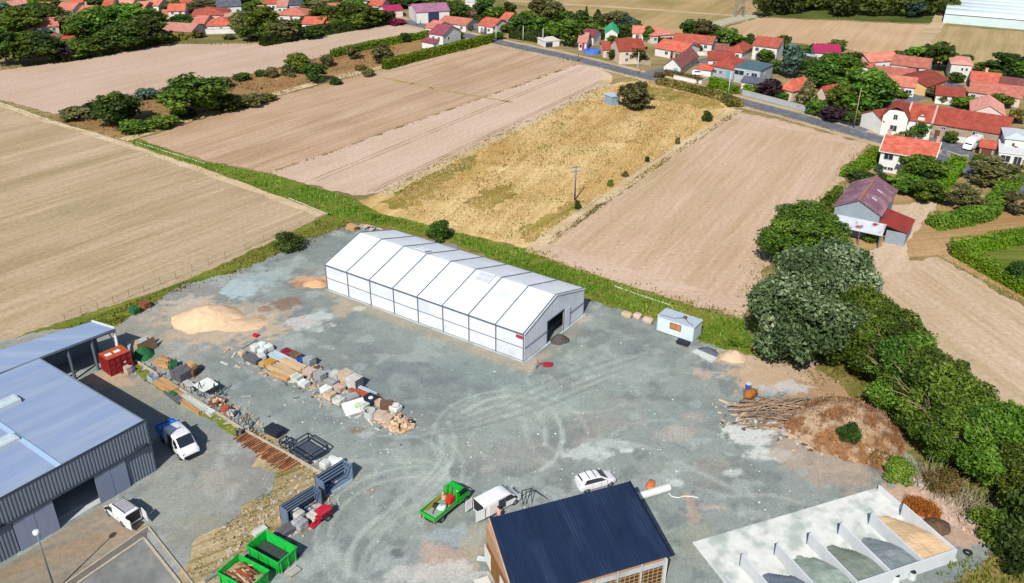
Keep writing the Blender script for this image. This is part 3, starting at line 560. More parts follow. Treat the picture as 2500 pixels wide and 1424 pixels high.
def hedge(pl, w, h, kind, label, leaf=.32, dens=15, seed=0, name='hedge'):
    "clipped hedge along a pixel path: a solid core and leaf clumps over its faces"
    rng = np.random.default_rng(seed+int(pl[0][0])); pts = [G(*p) for p in pl]; c = pts[0].copy(); core = MB(); PV = []; PN = []
    for a, b in zip(pts, pts[1:]):
        d = (b-a); L = d.length; d.normalize(); n = Vector((-d.y, d.x, 0)); ins = .35 if len(pts) == 2 or a is pts[0] else -.1; ine = .35 if b is pts[-1] else -.1; a0, b0 = a-c+d*ins, b-c-d*ine
        k = .38*w; core.hexa([a0-n*k, b0-n*k, b0+n*k, a0+n*k], [p+Vector((0, 0, h*.8)) for p in (a0-n*k, b0-n*k, b0+n*k, a0+n*k)])
        m_ = int(L*(w+2*h)*dens)+8; u = rng.uniform(0, L, m_); q = rng.uniform(0, w+2*h, m_)
        off = np.where(q < h, -w/2, np.where(q > h+w, w/2, q-h-w/2)); z = np.where(q < h, q, np.where(q > h+w, q-h-w, h))
        nz = np.where((q > h) & (q < h+w), 1., .2); no = np.where(q < h, -1., np.where(q > h+w, 1., 0.))
        if a is pts[0] or b is pts[-1]:
            e_ = rng.uniform(0, 1, m_) < w*h/(w*h+L*(w+2*h)*.5); e_ &= True; ev = L*float(b is pts[-1]) if not (a is pts[0] and b is pts[-1]) else np.where(rng.uniform(0, 1, m_) < .5, 0., L)
            u = np.where(e_, ev, u); off = np.where(e_, rng.uniform(-w/2, w/2, m_), off); z = np.where(e_, rng.uniform(0, h, m_), z)
        wob = (fbm(u*.7, off*.7+z, seed+3)-.5)*.35
        off = off*(1+wob); z = z*(1+wob*.6)
        PV.append(np.stack([a.x-c.x+d.x*u+n.x*off, a.y-c.y+d.y*u+n.y*off, z], 1)); PN.append(np.stack([n.x*no, n.y*no, nz], 1))
    Pp = np.concatenate(PV); Nn = np.concatenate(PN); Nn /= np.linalg.norm(Nn, axis=1)[:, None]
    V, F = leaves(rng, Pp, Nn, np.full(len(Pp), leaf), .55, 1.3)
    t = thing(name, label, 'hedge', (c.x, c.y, 0))
    link('foliage', npmesh('foliage', V, F, LEAF[kind], np.clip(fbm(Pp[:, 0]*.4, Pp[:, 1]*.4, seed)*.9-.1+rng.uniform(0, .35, len(Pp)), 0, 1)), None, t)
    cm = core.build('core', LEAF[kind], t); a_ = cm.data.attributes.new('rnd', 'FLOAT', 'FACE'); a_.data.foreach_set('value', np.full(len(cm.data.polygons), .45, np.float32))
    return t
def tufts(name, pxs, dens, h, kind, label=None, seed=0, w=.12, clump=.5, thing_=False):
    "grass and weeds nobody could count: upright blades over an area"
    poly = [G(*p) for p in pxs]; rng = np.random.default_rng(seed)
    x0, x1 = min(p.x for p in poly), max(p.x for p in poly); y0, y1 = min(p.y for p in poly), max(p.y for p in poly)
    n = int((x1-x0)*(y1-y0)*dens); x = rng.uniform(x0, x1, n); y = rng.uniform(y0, y1, n)
    k = inpoly(x, y, poly) & (fbm(x*.3, y*.3, seed+5)+rng.uniform(-.15, .15, n) > clump); x, y = x[k], y[k]; n = len(x)
    a = rng.uniform(0, 2*np.pi, n); hh = h*rng.uniform(.4, 1.3, n)*(0.6+.8*fbm(x*.25, y*.25, seed+9)); ww = w*rng.uniform(.6, 1.6, n)
    b0 = np.stack([x-np.cos(a)*ww, y-np.sin(a)*ww, np.full(n, .0)], 1); b1 = np.stack([x+np.cos(a)*ww, y+np.sin(a)*ww, np.full(n, .0)], 1)
    ln = rng.normal(size=(n, 2))*.35*hh[:, None]; tp = np.stack([x+ln[:, 0], y+ln[:, 1], hh], 1)
    V = np.stack([b0, b1, tp], 1).reshape(-1, 3); o = link(name, npmesh(name, V, np.arange(3*n).reshape(-1, 3), LEAF[kind], np.clip(fbm(x*.15, y*.15, seed+2)*.8+rng.uniform(-.2, .4, n), 0, 1)), None)
    return tag(o, label or 'loose grass', 'grass', kind='stuff')

# ---- trees of the village at the top left
W1 = 'trees of the village at the top left'
for a in [
 (18, 160, 72, 75, 'dark', 'tall dark tree at the left edge, first in the row behind the pale field'), (66, 158, 92, 64, 'green', 'green tree second from the left edge behind the pale field'), (112, 152, 84, 74, 'dark', 'broad dark tree third from the left edge behind the pale field'), (150, 149, 108, 48, 'purple', 'small purple-leaved tree in the row behind the pale field, beside the green hut'), (196, 140, 104, 60, 'green', 'low green tree right of the small green hut'), (246, 131, 88, 64, 'dark', 'dark tree left of the two purple-leaved trees'), (268, 126, 96, 36, 'purple', 'purple-leaved tree left in the pair under the tall dark group'), (300, 121, 56, 84, 'dark', 'very tall dark tree in the middle of the big group by the field'), (318, 116, 88, 40, 'purple', 'purple-leaved tree right in the pair under the tall dark group'), (352, 112, 38, 90, 'dark', 'tall dark tree at the right end of the big group by the field'), (394, 107, 80, 44, 'green', 'short tree left of the pale bungalow with glass front'),
 (222, 106, 26, 84, 'green', 'tall tree directly right of the brick-red shed roof'), (274, 100, 18, 92, 'green', 'large bright tree in the top of the big group'), (322, 94, 12, 90, 'light', 'pale green tree crown at the top right of the big group'), (372, 84, 26, 66, 'green', 'green tree below the small orange house near the top'), (306, 68, 6, 80, 'green', 'tree just under the pink gabled house at the top'), (246, 58, 14, 60, 'light', 'light green tree below the coral double house'), (30, 92, 38, 60, 'green', 'green tree at the left edge below the white gable'), (62, 84, 14, 72, 'light', 'yellowish green tree left of the dark cedar'), (102, 52, 6, 74, 'dark', 'dark cedar-like tree above the long coral roof'), (134, 64, 18, 56, 'dark', 'dark tree left of the coral double house'), (12, 46, 8, 44, 'blue', 'blue-grey tree in the top left corner'), (166, 74, 38, 52, 'olive', 'olive tree between the long coral roof and the coral double house'), (206, 84, 44, 48, 'green', 'green tree beside the small white building with balcony'), (112, 96, 72, 40, 'blue', 'blue-green bushy tree in front of the long coral roof'), (70, 112, 76, 50, 'green', 'green tree left of the small pinkish gable wall'),
 (444, 62, 36, 42, 'dark', 'dark tree left of the pale bungalow roof'), (478, 66, 46, 56, 'dark', 'dark round tree between two orange-roofed houses'), (424, 34, 4, 46, 'olive', 'olive tree above the white two-storey house'), (490, 30, 0, 84, 'olive', 'wide olive tree at the top edge above the orange hipped roof'), (566, 30, 12, 40, 'green', 'small green tree right of the blue-ended long building'), (602, 82, 26, 66, 'olive', 'olive brown tree right of the orange-roofed white house'), (640, 92, 14, 78, 'green', 'tall bright green tree left of the coral hipped house'), (624, 42, 2, 50, 'green', 'green tree at the top edge right of the blue-ended building'), (662, 98, 56, 46, 'light', 'light green tree below the coral hipped house'), (694, 100, 52, 60, 'olive', 'bare-looking olive tree below the coral hipped house'), (722, 72, 48, 36, 'green', 'small tree between the coral hipped house and the low orange house'),
 (772, 32, 0, 66, 'olive', 'olive tree at the top edge right of the grey-roofed house'), (812, 62, 14, 80, 'green', 'large green tree behind the low orange house'), (850, 66, 8, 80, 'dark', 'dark green tree in the middle of the wood behind the hedge'), (890, 66, 12, 74, 'green', 'green tree in the wood left of the orange roof by the red shed'), (928, 60, 24, 46, 'dark', 'dark tree directly under the crimson shed'), (870, 28, 0, 56, 'green', 'tree at the top edge in front of the pale long building'), (760, 94, 66, 46, 'dark', 'low dark tree against the hedge below the low orange house'), (794, 30, 4, 40, 'purple', 'purplish tree above the big green trees'), (716, 24, 2, 40, 'dark', 'dark tree behind the grey-roofed house'),
 (1000, 18, -6, 60, 'dark', 'dark tree at the top edge left above the pink-roofed hall'), (1052, 14, -8, 66, 'green', 'green tree at the top edge above the pink-roofed hall'), (1112, 34, 2, 56, 'green', 'green tree at the right end of the pink-roofed hall'), (1124, 52, 10, 42, 'dark', 'dark tree between the hall and the coral bungalow'), (1184, 44, -4, 46, 'dark', 'dark cedar at the top behind the orange-roofed pair'), (1210, 54, 14, 44, 'light', 'light green layered tree left of the small orange house'), (1242, 46, 6, 30, 'dark', 'slim dark tree at the corner of the far stubble'), (1160, 62, 34, 26, 'dark', 'small dark tree between the coral bungalow and the orange house'), (1232, 78, 58, 36, 'green', 'green bushy tree in front of the orange-roofed house by the road')]:
    tree(*a, group=W1)
for a in [(8, 120, 84, 50, 'green', 'green tree at the left edge above the first dark tree'), (92, 132, 100, 54, 'light', 'light green tree in front of the broad dark tree'), (44, 128, 96, 50, 'dark', 'dark tree between the first two tall trees at the left edge'), (172, 120, 96, 36, 'green', 'green tree behind the small green hut'), (222, 128, 100, 44, 'light', 'light green tree left of the purple-leaved pair'), (330, 84, 44, 60, 'dark', 'dark crown behind the very tall dark tree'), (386, 60, 30, 40, 'green', 'green tree under the small pale orange roof'), (408, 92, 74, 30, 'green', 'green tree touching the pale bungalow on the left'), (466, 54, 40, 30, 'green', 'small green tree left of the wide hipped roof'), (486, 92, 76, 24, 'weed', 'dry bushy tree right of the pale bungalow'), (580, 60, 36, 40, 'green', 'green tree behind the house with the long garden wall'), (614, 100, 64, 52, 'dark', 'dark tree at the field edge left of the tall hedge'), (560, 96, 84, 26, 'olive', 'little olive tree at the field edge by the garden wall'), (648, 62, 30, 40, 'olive', 'olive tree touching the coral hipped house on the left'), (676, 74, 46, 40, 'green', 'green tree in front of the coral hipped house'), (756, 62, 38, 40, 'dark', 'dark tree behind the mottled orange roof'), (784, 78, 58, 34, 'green', 'green tree between the two low orange roofs'), (838, 74, 44, 44, 'green', 'green tree right of the small blue-grey gable'), (868, 72, 36, 50, 'light', 'light green tree in the wood behind the hedge'), (908, 66, 36, 40, 'green', 'green tree at the hedge end of the village wood'), (820, 28, -4, 50, 'green', 'green tree at the top edge over the village wood'), (746, 16, -8, 40, 'green', 'green tree right of the grey house at the top edge'), (600, 20, -8, 40, 'dark', 'dark tree at the top edge behind the blue end block'), (460, 14, -12, 50, 'green', 'green tree at the top edge above the two-storey house'), (340, 36, 6, 40, 'green', 'green tree below the big beige gable'), (232, 22, -6, 44, 'dark', 'dark tree right of the red-orange roof at the top edge'), (118, 18, -8, 50, 'green', 'green tree at the top edge left of the coral double house'), (80, 30, 0, 50, 'light', 'light green tree near the slate-roofed house at the top left'), (46, 52, 20, 46, 'green', 'green tree below the slate-roofed house at the top left'), (4, 70, 36, 40, 'light', 'light green tree at the left edge above the coral cottage'), (148, 46, 26, 30, 'green', 'green tree in front of the coral double house'), (960, 16, -8, 44, 'green', 'green tree at the top edge behind the crimson shed'), (1094, 44, 20, 30, 'green', 'green tree before the right end of the hall'), (1150, 44, 18, 36, 'green', 'green tree behind the open dark shed'), (1216, 96, 78, 30, 'green', 'green tree at the very end of the long hedge'), (1142, 74, 60, 26, 'olive', 'olive garden tree below the coral bungalow'), (1118, 96, 76, 26, 'green', 'garden tree right of the maroon-roofed house')]:
    tree(*a, group=W1)
bush(966, 60, 46, 40, 'red', 'crimson flowering shrub at the corner of the crimson shed')
# ---- trees of the scrub strip
for a in [(290, 302, 222, 108, 'dark', 'big dark tree at the left end of the scrub strip'), (476, 282, 188, 150, 'green', 'largest spreading tree in the scrub strip'), (732, 178, 128, 60, 'light', 'bright yellow-green tree in the scrub strip'), (770, 200, 154, 64, 'dark', 'round dark tree in the scrub strip right of the yellow-green one'), (936, 156, 106, 52, 'olive', 'olive tree at the end of the clipped field hedge'), (862, 144, 112, 42, 'olive', 'olive tree on the upper edge of the scrub strip'), (800, 162, 132, 34, 'olive', 'thin dry tree on the upper edge of the scrub strip'), (986, 104, 80, 30, 'dark', 'dark tree left of the maroon-roofed house')]:
    tree(*a, lod='mid')
SB = 'scrub bushes'
SBL = [(190, 290, 262, 60, 'olive'), (232, 280, 250, 66, 'darkhedge'), (330, 322, 296, 66, 'green'), (396, 310, 284, 66, 'green'), (446, 286, 262, 60, 'darkhedge'), (556, 268, 228, 70, 'dark'), (612, 258, 230, 60, 'olive'), (652, 246, 228, 50, 'weed'), (590, 196, 178, 36, 'dark'), (664, 188, 164, 30, 'olive'), (700, 184, 160, 30, 'olive'), (640, 186, 172, 30, 'dark'), (360, 240, 216, 46, 'blue'), (420, 226, 208, 40, 'dark'), (540, 214, 188, 50, 'olive'), (900, 186, 168, 28, 'olive'), (820, 206, 190, 30, 'dark'), (880, 172, 158, 26, 'weed'), (712, 188, 178, 18, 'olive'), (530, 264, 240, 44, 'dark')]
ORD = 'first second third fourth fifth sixth seventh eighth ninth tenth eleventh twelfth thirteenth'.split()
for i, (x, y, t_, w, k) in enumerate(SBL):
    up_ = y < 240; same = sorted(q[0] for q in SBL if (q[1] < 240) == up_)
    bush(x, y, t_, w, k, '%s low bush from the left %s' % (ORD[same.index(x)], ['along the lower side of the scrub strip', 'along the upper edge of the scrub strip'][up_]), group=SB)
hedge([(940, 170), (1010, 150), (1100, 128), (1200, 103)], 2.2, 2.6, 'hedge', 'long clipped hedge between the maroon-roofed house and the brown field', .4)
hedge([(812, 140), (880, 124), (960, 108), (1046, 92)], 2., 2.2, 'hedge', 'clipped hedge along the upper side of the scrub strip', .4)
hedge([(640, 112), (720, 98), (800, 84), (880, 70), (960, 53)], 3, 3.2, 'darkhedge', 'tall dark hedge along the top of the pale field', .45)
hedge([(150, 152), (250, 134), (380, 110)], 3, 2.6, 'darkhedge', 'rough dark hedge at the foot of the big tree group', .5)
hedge([(1248, 92), (1300, 100), (1330, 106)], 3, 3, 'darkhedge', 'dark hedge along the far side of the road at the village entrance', .45)
hedge([(394, 96), (440, 98), (470, 94)], 2.5, 2, 'weed', 'straggly hedge in front of the pale bungalow with glass front', .5)
# ---- trees of the village at the top right
W2 = 'trees of the village along the road'
for a in [(1262, 70, 34, 30, 'green', 'green tree left of the tall dark one at the village entrance'), (1300, 78, 48, 30, 'light', 'light green tree just behind the entrance hedge'), (1340, 86, 50, 34, 'green', 'green tree between the beige cottage and the roadside tree'), (1400, 84, 44, 36, 'dark', 'dark tree behind the big bright roadside tree'), (1430, 92, 72, 22, 'green', 'small tree left of the maroon roof'), (1520, 86, 60, 34, 'dark', 'dark tree under the dome-shaped olive one'), (1496, 104, 88, 26, 'green', 'garden tree above the beige annex'), (1608, 96, 80, 22, 'green', 'small tree at the coral bungalow corner'), (1664, 104, 84, 20, 'green', 'small tree before the stepped-roof bungalow'), (1650, 150, 132, 22, 'green', 'small tree on the lane corner'), (1700, 128, 110, 26, 'darkhedge', 'dark garden tree at the end of the orange bungalow'), (1806, 112, 90, 26, 'green', 'tree behind the dull red hipped roof'), (1890, 180, 146, 34, 'green', 'green tree at the corner of the flat-roofed house'), (1945, 170, 130, 40, 'dark', 'dark tree right of the poplar'), (1975, 180, 140, 44, 'green', 'green tree left of the big clump'), (2076, 170, 128, 50, 'dark', 'dark tree behind the big clump'), (2150, 160, 134, 30, 'olive', 'olive tree left of the porch house'), (2216, 144, 124, 30, 'dark', 'dark shrub tree behind the porch house roof'), (2316, 166, 130, 30, 'green', 'green tree right of the largest dark tree'), (2400, 176, 152, 34, 'green', 'green tree behind the bright orange long roof'), (2490, 196, 150, 40, 'green', 'green tree at the right edge beside the big dark one'), (2300, 252, 232, 24, 'green', 'small tree at the small red-roofed house'), (2390, 262, 244, 26, 'green', 'small tree above the pale pink garage'), (2480, 300, 268, 34, 'weed', 'dry tree at the right edge beside the barn gable'), (2075, 306, 272, 36, 'dark', 'dark tree at the end of the roadside wall'), (1990, 282, 246, 40, 'green', 'green tree before the right orange wing')]:
    tree(*a, group=W2)
for a in [
 (1276, 92, 36, 50, 'dark', 'tall dark tree at the village entrance left of the first lamp'), (1312, 88, 42, 50, 'green', 'green tree behind the dark roadside hedge'), (1318, 46, -10, 54, 'olive', 'tall olive tree against the far stubble, left one'), (1346, 52, 2, 54, 'olive', 'tall olive tree against the far stubble, right one'), (1288, 60, 24, 34, 'light', 'pale tree beside the little beige house'), (1356, 94, 54, 42, 'light', 'bright light green tree left of the big roadside tree'), (1388, 112, 46, 62, 'green', 'big bright roadside tree right of the white canopy'), (1376, 58, 28, 44, 'dark', 'dark tree above the bright roadside tree'), (1414, 72, 28, 48, 'dark', 'dark tree left in the row behind the green-roofed shed'), (1430, 64, 16, 20, 'dark', 'slim dark conifer in the row behind the green-roofed shed', 'cone'), (1458, 66, 24, 42, 'dark', 'dark conifer left of the green-roofed shed', 'cone'), (1482, 62, 34, 40, 'olive', 'olive tree directly behind the green-roofed shed'), (1508, 66, 26, 50, 'olive', 'dome-shaped olive tree right of the green-roofed shed'), (1534, 76, 42, 44, 'blue', 'blue-green tree left of the coral bungalow'), (1552, 84, 56, 36, 'green', 'green tree against the gable of the coral bungalow'), (1444, 80, 58, 36, 'green', 'green tree behind the pink-roofed house'), (1468, 82, 72, 22, 'purple', 'small purple tree left of the green-roofed shed'),
 (1582, 102, 64, 22, 'green', 'slim tree between the two coral bungalows'), (1684, 92, 48, 44, 'dark', 'dark tree left in the pair at the edge of the far field'), (1714, 94, 48, 44, 'olive', 'olive tree right in the pair at the edge of the far field'), (1746, 92, 60, 26, 'olive', 'thin dry tree right of the pair at the far field edge'), (1778, 112, 70, 42, 'green', 'green tree right of the long white stepped-roof bungalow'), (1832, 96, 82, 18, 'green', 'little round tree on the near edge of the far field'), (1906, 136, 86, 34, 'dark', 'dark tree at the right end of the big white two-storey house'), (1926, 192, 106, 46, 'blue', 'tall grey-green poplar beside the flat-roofed house'), (1898, 128, 96, 20, 'green', 'small tree against the right gable of the white two-storey house'), (1866, 150, 120, 40, 'green', 'round tree behind the flat-roofed house'), (1554, 152, 112, 48, 'dark', 'round dark tree in front of the beige house'), (1500, 146, 120, 30, 'dark', 'dark shrub-like tree in front of the beige annex'), (1524, 148, 130, 24, 'willow', 'small silvery tree in front of the beige house'),
 (1962, 132, 112, 56, 'green', 'green tree behind the magenta-roofed shed'), (2044, 124, 98, 38, 'green', 'tree on the far field edge right of the magenta roof'), (2000, 212, 148, 86, 'dark', 'tall dark tree left in the big clump'), (2046, 206, 134, 104, 'green', 'highest tree in the big clump'), (2106, 276, 164, 120, 'green', 'broad bright tree at the right of the big clump'), (2142, 262, 200, 60, 'dark', 'dark tree at the right end of the big clump'), (1966, 262, 190, 64, 'olive', 'conifer in front of the red-orange house', 'cone'), (2052, 276, 206, 74, 'green', 'tree between the two orange roofs of the corner house'), (2012, 256, 214, 40, 'dark', 'dark tree directly behind the orange corner house'), (2030, 296, 262, 50, 'purple', 'dark plum-leaved tree by the roadside wall'), (1880, 238, 196, 54, 'purple', 'dark purple tree at the garden wall'), (1906, 244, 222, 30, 'green', 'green shrub-like tree right of the purple tree by the wall'),
 (2290, 172, 104, 62, 'dark', 'largest dark tree behind the porch house'), (2242, 150, 116, 48, 'light', 'light green tree left of the largest dark tree'), (2256, 146, 108, 22, 'dark', 'slim dark tree between the light tree and the largest dark one'), (2196, 146, 126, 40, 'olive', 'low olive tree at the far field edge behind the porch house'), (2362, 146, 134, 24, 'green', 'small tree behind the white cube house'), (2458, 184, 130, 72, 'dark', 'big dark tree at the right edge behind the coral roofs'), (2420, 196, 170, 40, 'green', 'green tree left of the big dark tree at the right edge'), (2326, 204, 176, 22, 'dark', 'slim cypress beside the white cube house'), (2340, 202, 180, 22, 'green', 'small garden tree beside the white cube house'), (2356, 262, 238, 50, 'light', 'bright green bush-like tree right of the small red-roofed house'), (2436, 262, 230, 46, 'green', 'tree in front of the long coral bungalow'), (2240, 336, 294, 44, 'green', 'round clipped tree in front of the white farmhouse'), (2182, 312, 286, 22, 'green', 'small tree under the farmhouse annex'), (2320, 350, 322, 26, 'green', 'little tree in front of the long red barn'), (2200, 240, 222, 30, 'green', 'small tree in front of the white house with brown shutters'), (2276, 238, 214, 26, 'olive', 'small tree beside the ochre wall')]:
    tree(*a[:6], lod=a[6] if len(a) > 6 else 'far', group=W2)
GB = 'garden bushes'
for x, y, t_, w, k, lb in [(2420, 445, 388, 130, 'olive', 'wide sparse olive tree beyond the clipped hedge at the right'), (2350, 512, 452, 92, 'olive', 'sparse olive tree in the nook of the bright curved hedge'), (2475, 520, 470, 70, 'olive', 'olive tree at the right edge behind the curved hedge')]:
    tree(x, y, t_, w, k, lb, 'loose')
tree(2242, 448, 380, 108, 'green', 'leafy tree in front of the orange-roofed house', 'mid'); tree(2208, 470, 428, 76, 'green', 'lower bush-like tree left under the leafy tree by the orange-roofed house', 'mid'); tree(2262, 496, 440, 70, 'green', 'bush-like tree between the leafy tree and the clipped hedge', 'mid')
for x, y, t_, w, k, lb in [(2104, 447, 420, 62, 'darkhedge', 'clipped dark bush behind the barn, larger one'), (2152, 448, 424, 34, 'darkhedge', 'clipped dark bush behind the barn, smaller one'), (2014, 524, 478, 46, 'green', 'green bush left of the barn, nearest the camera'), (2028, 500, 466, 30, 'green', 'green bush left of the barn, middle one'), (2042, 488, 452, 24, 'green', 'green bush left of the barn, farthest one'), (2144, 420, 400, 20, 'blue', 'grey bush at the corner of the orange-roofed house'), (2310, 414, 396, 22, 'darkhedge', 'small bush at the right end of the orange-roofed house'), (2125, 592, 560, 26, 'green', 'weed bush growing at the barn lean-to, right one'), (2072, 572, 552, 16, 'green', 'weed bush growing at the barn lean-to, left one'), (1552, 268, 240, 30, 'dark', 'bush under the meadow tree'), (2160, 322, 288, 26, 'green', 'bush at the lane corner by the sign'), (2200, 330, 308, 60, 'weed', 'rough bush below the farmhouse gable'), (2390, 400, 378, 30, 'green', 'bush beside the small red garage'), (1610, 188, 176, 26, 'weed', 'rough bush on the roadside before the white gabled house'), (1745, 214, 198, 34, 'hedge', 'round clipped bush left at the garden hedge')]:
    bush(x, y, t_, w, k, lb)
hedge([(2145, 380), (2110, 408), (2068, 436)], 3.2, 1.8, 'hedge', 'clipped hedge between the tilled field and the orange-roofed house', .35)
hedge([(2338, 402), (2320, 430), (2296, 462), (2272, 492)], 3.2, 2., 'hedge', 'clipped hedge right of the orange-roofed house', .35)
hedge([(2478, 442), (2440, 490), (2410, 530), (2350, 546), (2276, 556)], 3.4, 2.2, 'light', 'bright curved hedge across the dirt track from the barn', .35)
hedge([(2700, 555), (2500, 586), (2420, 604), (2330, 618)], 3., 2., 'hedge', 'far arm of the clipped hedge around the green lawn', .3)
hedge([(2330, 620), (2420, 672), (2500, 716), (2640, 790)], 2.4, 2.2, 'hedge', 'near arm of the clipped hedge around the green lawn', .28)
hedge([(1738, 206), (1780, 224), (1795, 230)], 2.4, 2., 'hedge', 'clipped hedge on the garden side of the road', .4)
hedge([(1815, 224), (1860, 232)], 2, 1.8, 'hedge', 'short hedge before the white annex of the flat-roofed house', .4)
hedge([(2090, 296), (2130, 270), (2165, 252)], 2.2, 1.8, 'light', 'bright hedge along the side lane', .4)
hedge([(1700, 86), (1760, 104), (1900, 112)], 2.5, 1.8, 'darkhedge', 'dark hedge between the village and the far field', .5)
hedge([(1610, 110), (1680, 118), (1730, 122)], 2.5, 2.2, 'darkhedge', 'dark hedge below the long white stepped-roof bungalow', .45)
hedge([(1440, 96), (1500, 92), (1540, 88)], 3, 2, 'darkhedge', 'dark garden hedge below the green-roofed shed', .45)
hedge([(1625, 182), (1680, 196), (1710, 204)], 2, 1.4, 'weed', 'low rough hedge before the white gabled house', .4)
hedge([(1610, 204), (1690, 222), (1775, 246), (1796, 262)], 4, 1.3, 'weed', 'brown bramble thicket along the road at the top of the meadow', .5, name='bramble_hedge')
tree(1546, 268, 200, 80, 'olive', 'lone olive green tree beside the small metal hut in the meadow', 'mid')
for x, y, t_, w, k, lb in [(1726, 296, 270, 22, 'darkhedge', 'shrub on the meadow edge nearest the road'), (1654, 352, 334, 12, 'weed', 'second small shrub from the road on the meadow edge'), (1580, 396, 382, 12, 'darkhedge', 'third small shrub from the road on the meadow edge'), (1526, 432, 418, 14, 'weed', 'fourth small shrub from the road on the meadow edge'), (1490, 456, 438, 14, 'light', 'bright small shrub on the meadow edge right of the pole'), (1075, 584, 540, 56, 'dark', 'round dark bush behind the marquee'), (708, 606, 568, 62, 'dark', 'dark bush on the fence between stubble field and yard'), (1408, 512, 488, 14, 'darkhedge', 'small dark bush at the foot of the field pole'), (2192, 1168, 1128, 66, 'grass', 'bright green bush at the corner of the concrete bays'), (2046, 1070, 1030, 38, 'darkhedge', 'round dark bush growing on the earth mound'), (2445, 1308, 1250, 110, 'green', 'green thicket below the dead branches at the right edge'), (2480, 1380, 1300, 110, 'darkhedge', 'dark thicket in the bottom right corner'), (2300, 1196, 1150, 60, 'weed', 'weedy bush right of the bright green bush'), (2480, 700, 640, 60, 'dark', 'dark tree crown on the lawn at the right edge'), (1800, 845, 820, 40, 'grass', 'green weeds under the silver willow')]:
    bu = bush(x, y, t_, w, k, lb, 'nearbush')
    if 'mound' in lb: bu.location.z = 1.7; bu.location.y -= 2.6
# ---- the tall row on the right
for a in [(1952, 640, 514, 170, 'green', 'dense green tree behind the silver willow'), (1935, 872, 628, 228, 'willow', 'large silver-leaved willow at the edge of the yard'), (1990, 820, 606, 190, 'willow', 'rear crown of the silver willow, pale at its top'), (2060, 812, 624, 130, 'willow', 'smaller silver willow at the right of the large one'), (2088, 896, 716, 150, 'green', 'first green tree of the row right of the willows'), (2150, 934, 768, 150, 'green', 'second green tree of the row, beside the combed field'), (2206, 1000, 838, 170, 'green', 'third green tree of the row, behind the earth mound'), (2262, 1076, 888, 170, 'green', 'fourth green tree of the row, above the mound'), (2330, 1124, 980, 170, 'green', 'fifth green tree of the row, with yellowish top'), (2428, 1180, 1010, 180, 'light', 'sixth tree of the row, lightest green'), (2492, 1236, 1096, 150, 'green', 'seventh tree of the row at the right edge'), (2120, 900, 740, 120, 'green', 'green tree filling the gap right of the first one in the row'), (2180, 960, 800, 130, 'dark', 'darker tree between the second and third of the row'), (2236, 1030, 862, 140, 'green', 'green tree between the third and fourth of the row'), (2300, 1100, 930, 140, 'green', 'green tree between the fourth and fifth of the row'), (2380, 1150, 1000, 140, 'green', 'green tree between the fifth and sixth of the row'), (2030, 880, 720, 130, 'dark', 'dark green tree in the shade under the small willow'), (2280, 960, 880, 80, 'olive', 'thin olive tree on the field side of the row')]:
    tree(*a, lod='near', group='tree row at the right', trunk=.05)
tree(2500, 1330, 1200, 120, 'dark', 'dark tree low at the right edge below the row', 'mid')
# ---- grass and weeds
tufts('meadow_grass', [(960, 478), (1100, 396), (1300, 302), (1478, 214), (1600, 196), (1780, 235), (1690, 330), (1550, 424), (1420, 510), (1320, 585), (1280, 600), (1000, 530)], 11, .3, 'straw', 'short golden dry grass covering the meadow', 1, .1, .42)
tufts('meadow_weeds', [(960, 478), (1100, 396), (1300, 302), (1478, 214), (1600, 196), (1780, 235), (1690, 330), (1550, 424), (1420, 510), (1320, 585), (1280, 600), (1000, 530)], 3, .36, 'weed', 'darker weeds in patches through the golden meadow', 2, .13, .56)
tufts('verge_grass', [(1000, 540), (1285, 612), (1400, 660), (1700, 755), (1815, 785), (1840, 870), (1760, 852), (1600, 780), (1430, 722), (1100, 585), (960, 556), (860, 535), (900, 522)], 14, .6, 'grass', 'green weeds along the ditch behind the marquee', 3, .1, .4)
tufts('verge_grass', [(330, 342), (500, 397), (660, 428), (860, 486), (900, 530), (860, 540), (800, 524), (560, 434), (310, 346)], 8, .5, 'grass', 'green weeds along the ditch between the fields', 4, .12, .45)
tufts('verge_grass', [(800, 524), (860, 548), (720, 604), (600, 660), (420, 716), (330, 772), (280, 798), (160, 800), (425, 700), (640, 604)], 10, .45, 'weed', 'dry weeds along the fence of the stubble field', 5, .09, .45)
tufts('bank_grass', [(590, 1056), (640, 1040), (790, 1150), (850, 1170), (770, 1230), (690, 1300), (600, 1360), (520, 1420), (455, 1400), (520, 1310), (600, 1240), (680, 1170), (660, 1130), (600, 1085)], 22, .3, 'weed', 'dry grass on the bank beside the steel frames', 6, .06, .45)
tufts('bank_grass', [(340, 884), (590, 1048), (600, 1064), (400, 955), (322, 900)], 16, .3, 'grass', 'thin green grass along the compound edging', 7, .06, .45)
tufts('bank_grass', [(1960, 905), (2080, 880), (2260, 1080), (2420, 1180), (2560, 1240), (2560, 1480), (2300, 1480), (2420, 1330), (2420, 1270), (2200, 1120)], 12, .5, 'weed', 'weeds on the bank under the tree row', 8, .09, .5)
tufts('bank_grass', [(2260, 1410), (2400, 1340), (2450, 1290), (2560, 1300), (2560, 1480), (2240, 1480)], 12, .6, 'grass', 'green weeds below the concrete bays', 9, .1, .5)
tufts('scrub_grass', [(150, 288), (420, 222), (820, 136), (1000, 104), (930, 162), (560, 266), (310, 336)], 2.2, .5, 'dry', 'dry brown grass of the scrub strip', 10, .16, .42)
tufts('field_edge_grass', [(1340, 585), (1560, 428), (1800, 268), (1806, 276), (1650, 380), (1500, 486), (1350, 592)], 8, .4, 'weed', 'dry weeds on the edge of the meadow', 11, .12, .42)
tufts('bank_grass', [(1820, 780), (1860, 760), (1960, 890), (1850, 880)], 14, .5, 'grass', 'green weeds at the foot of the willow', 12, .1, .35)
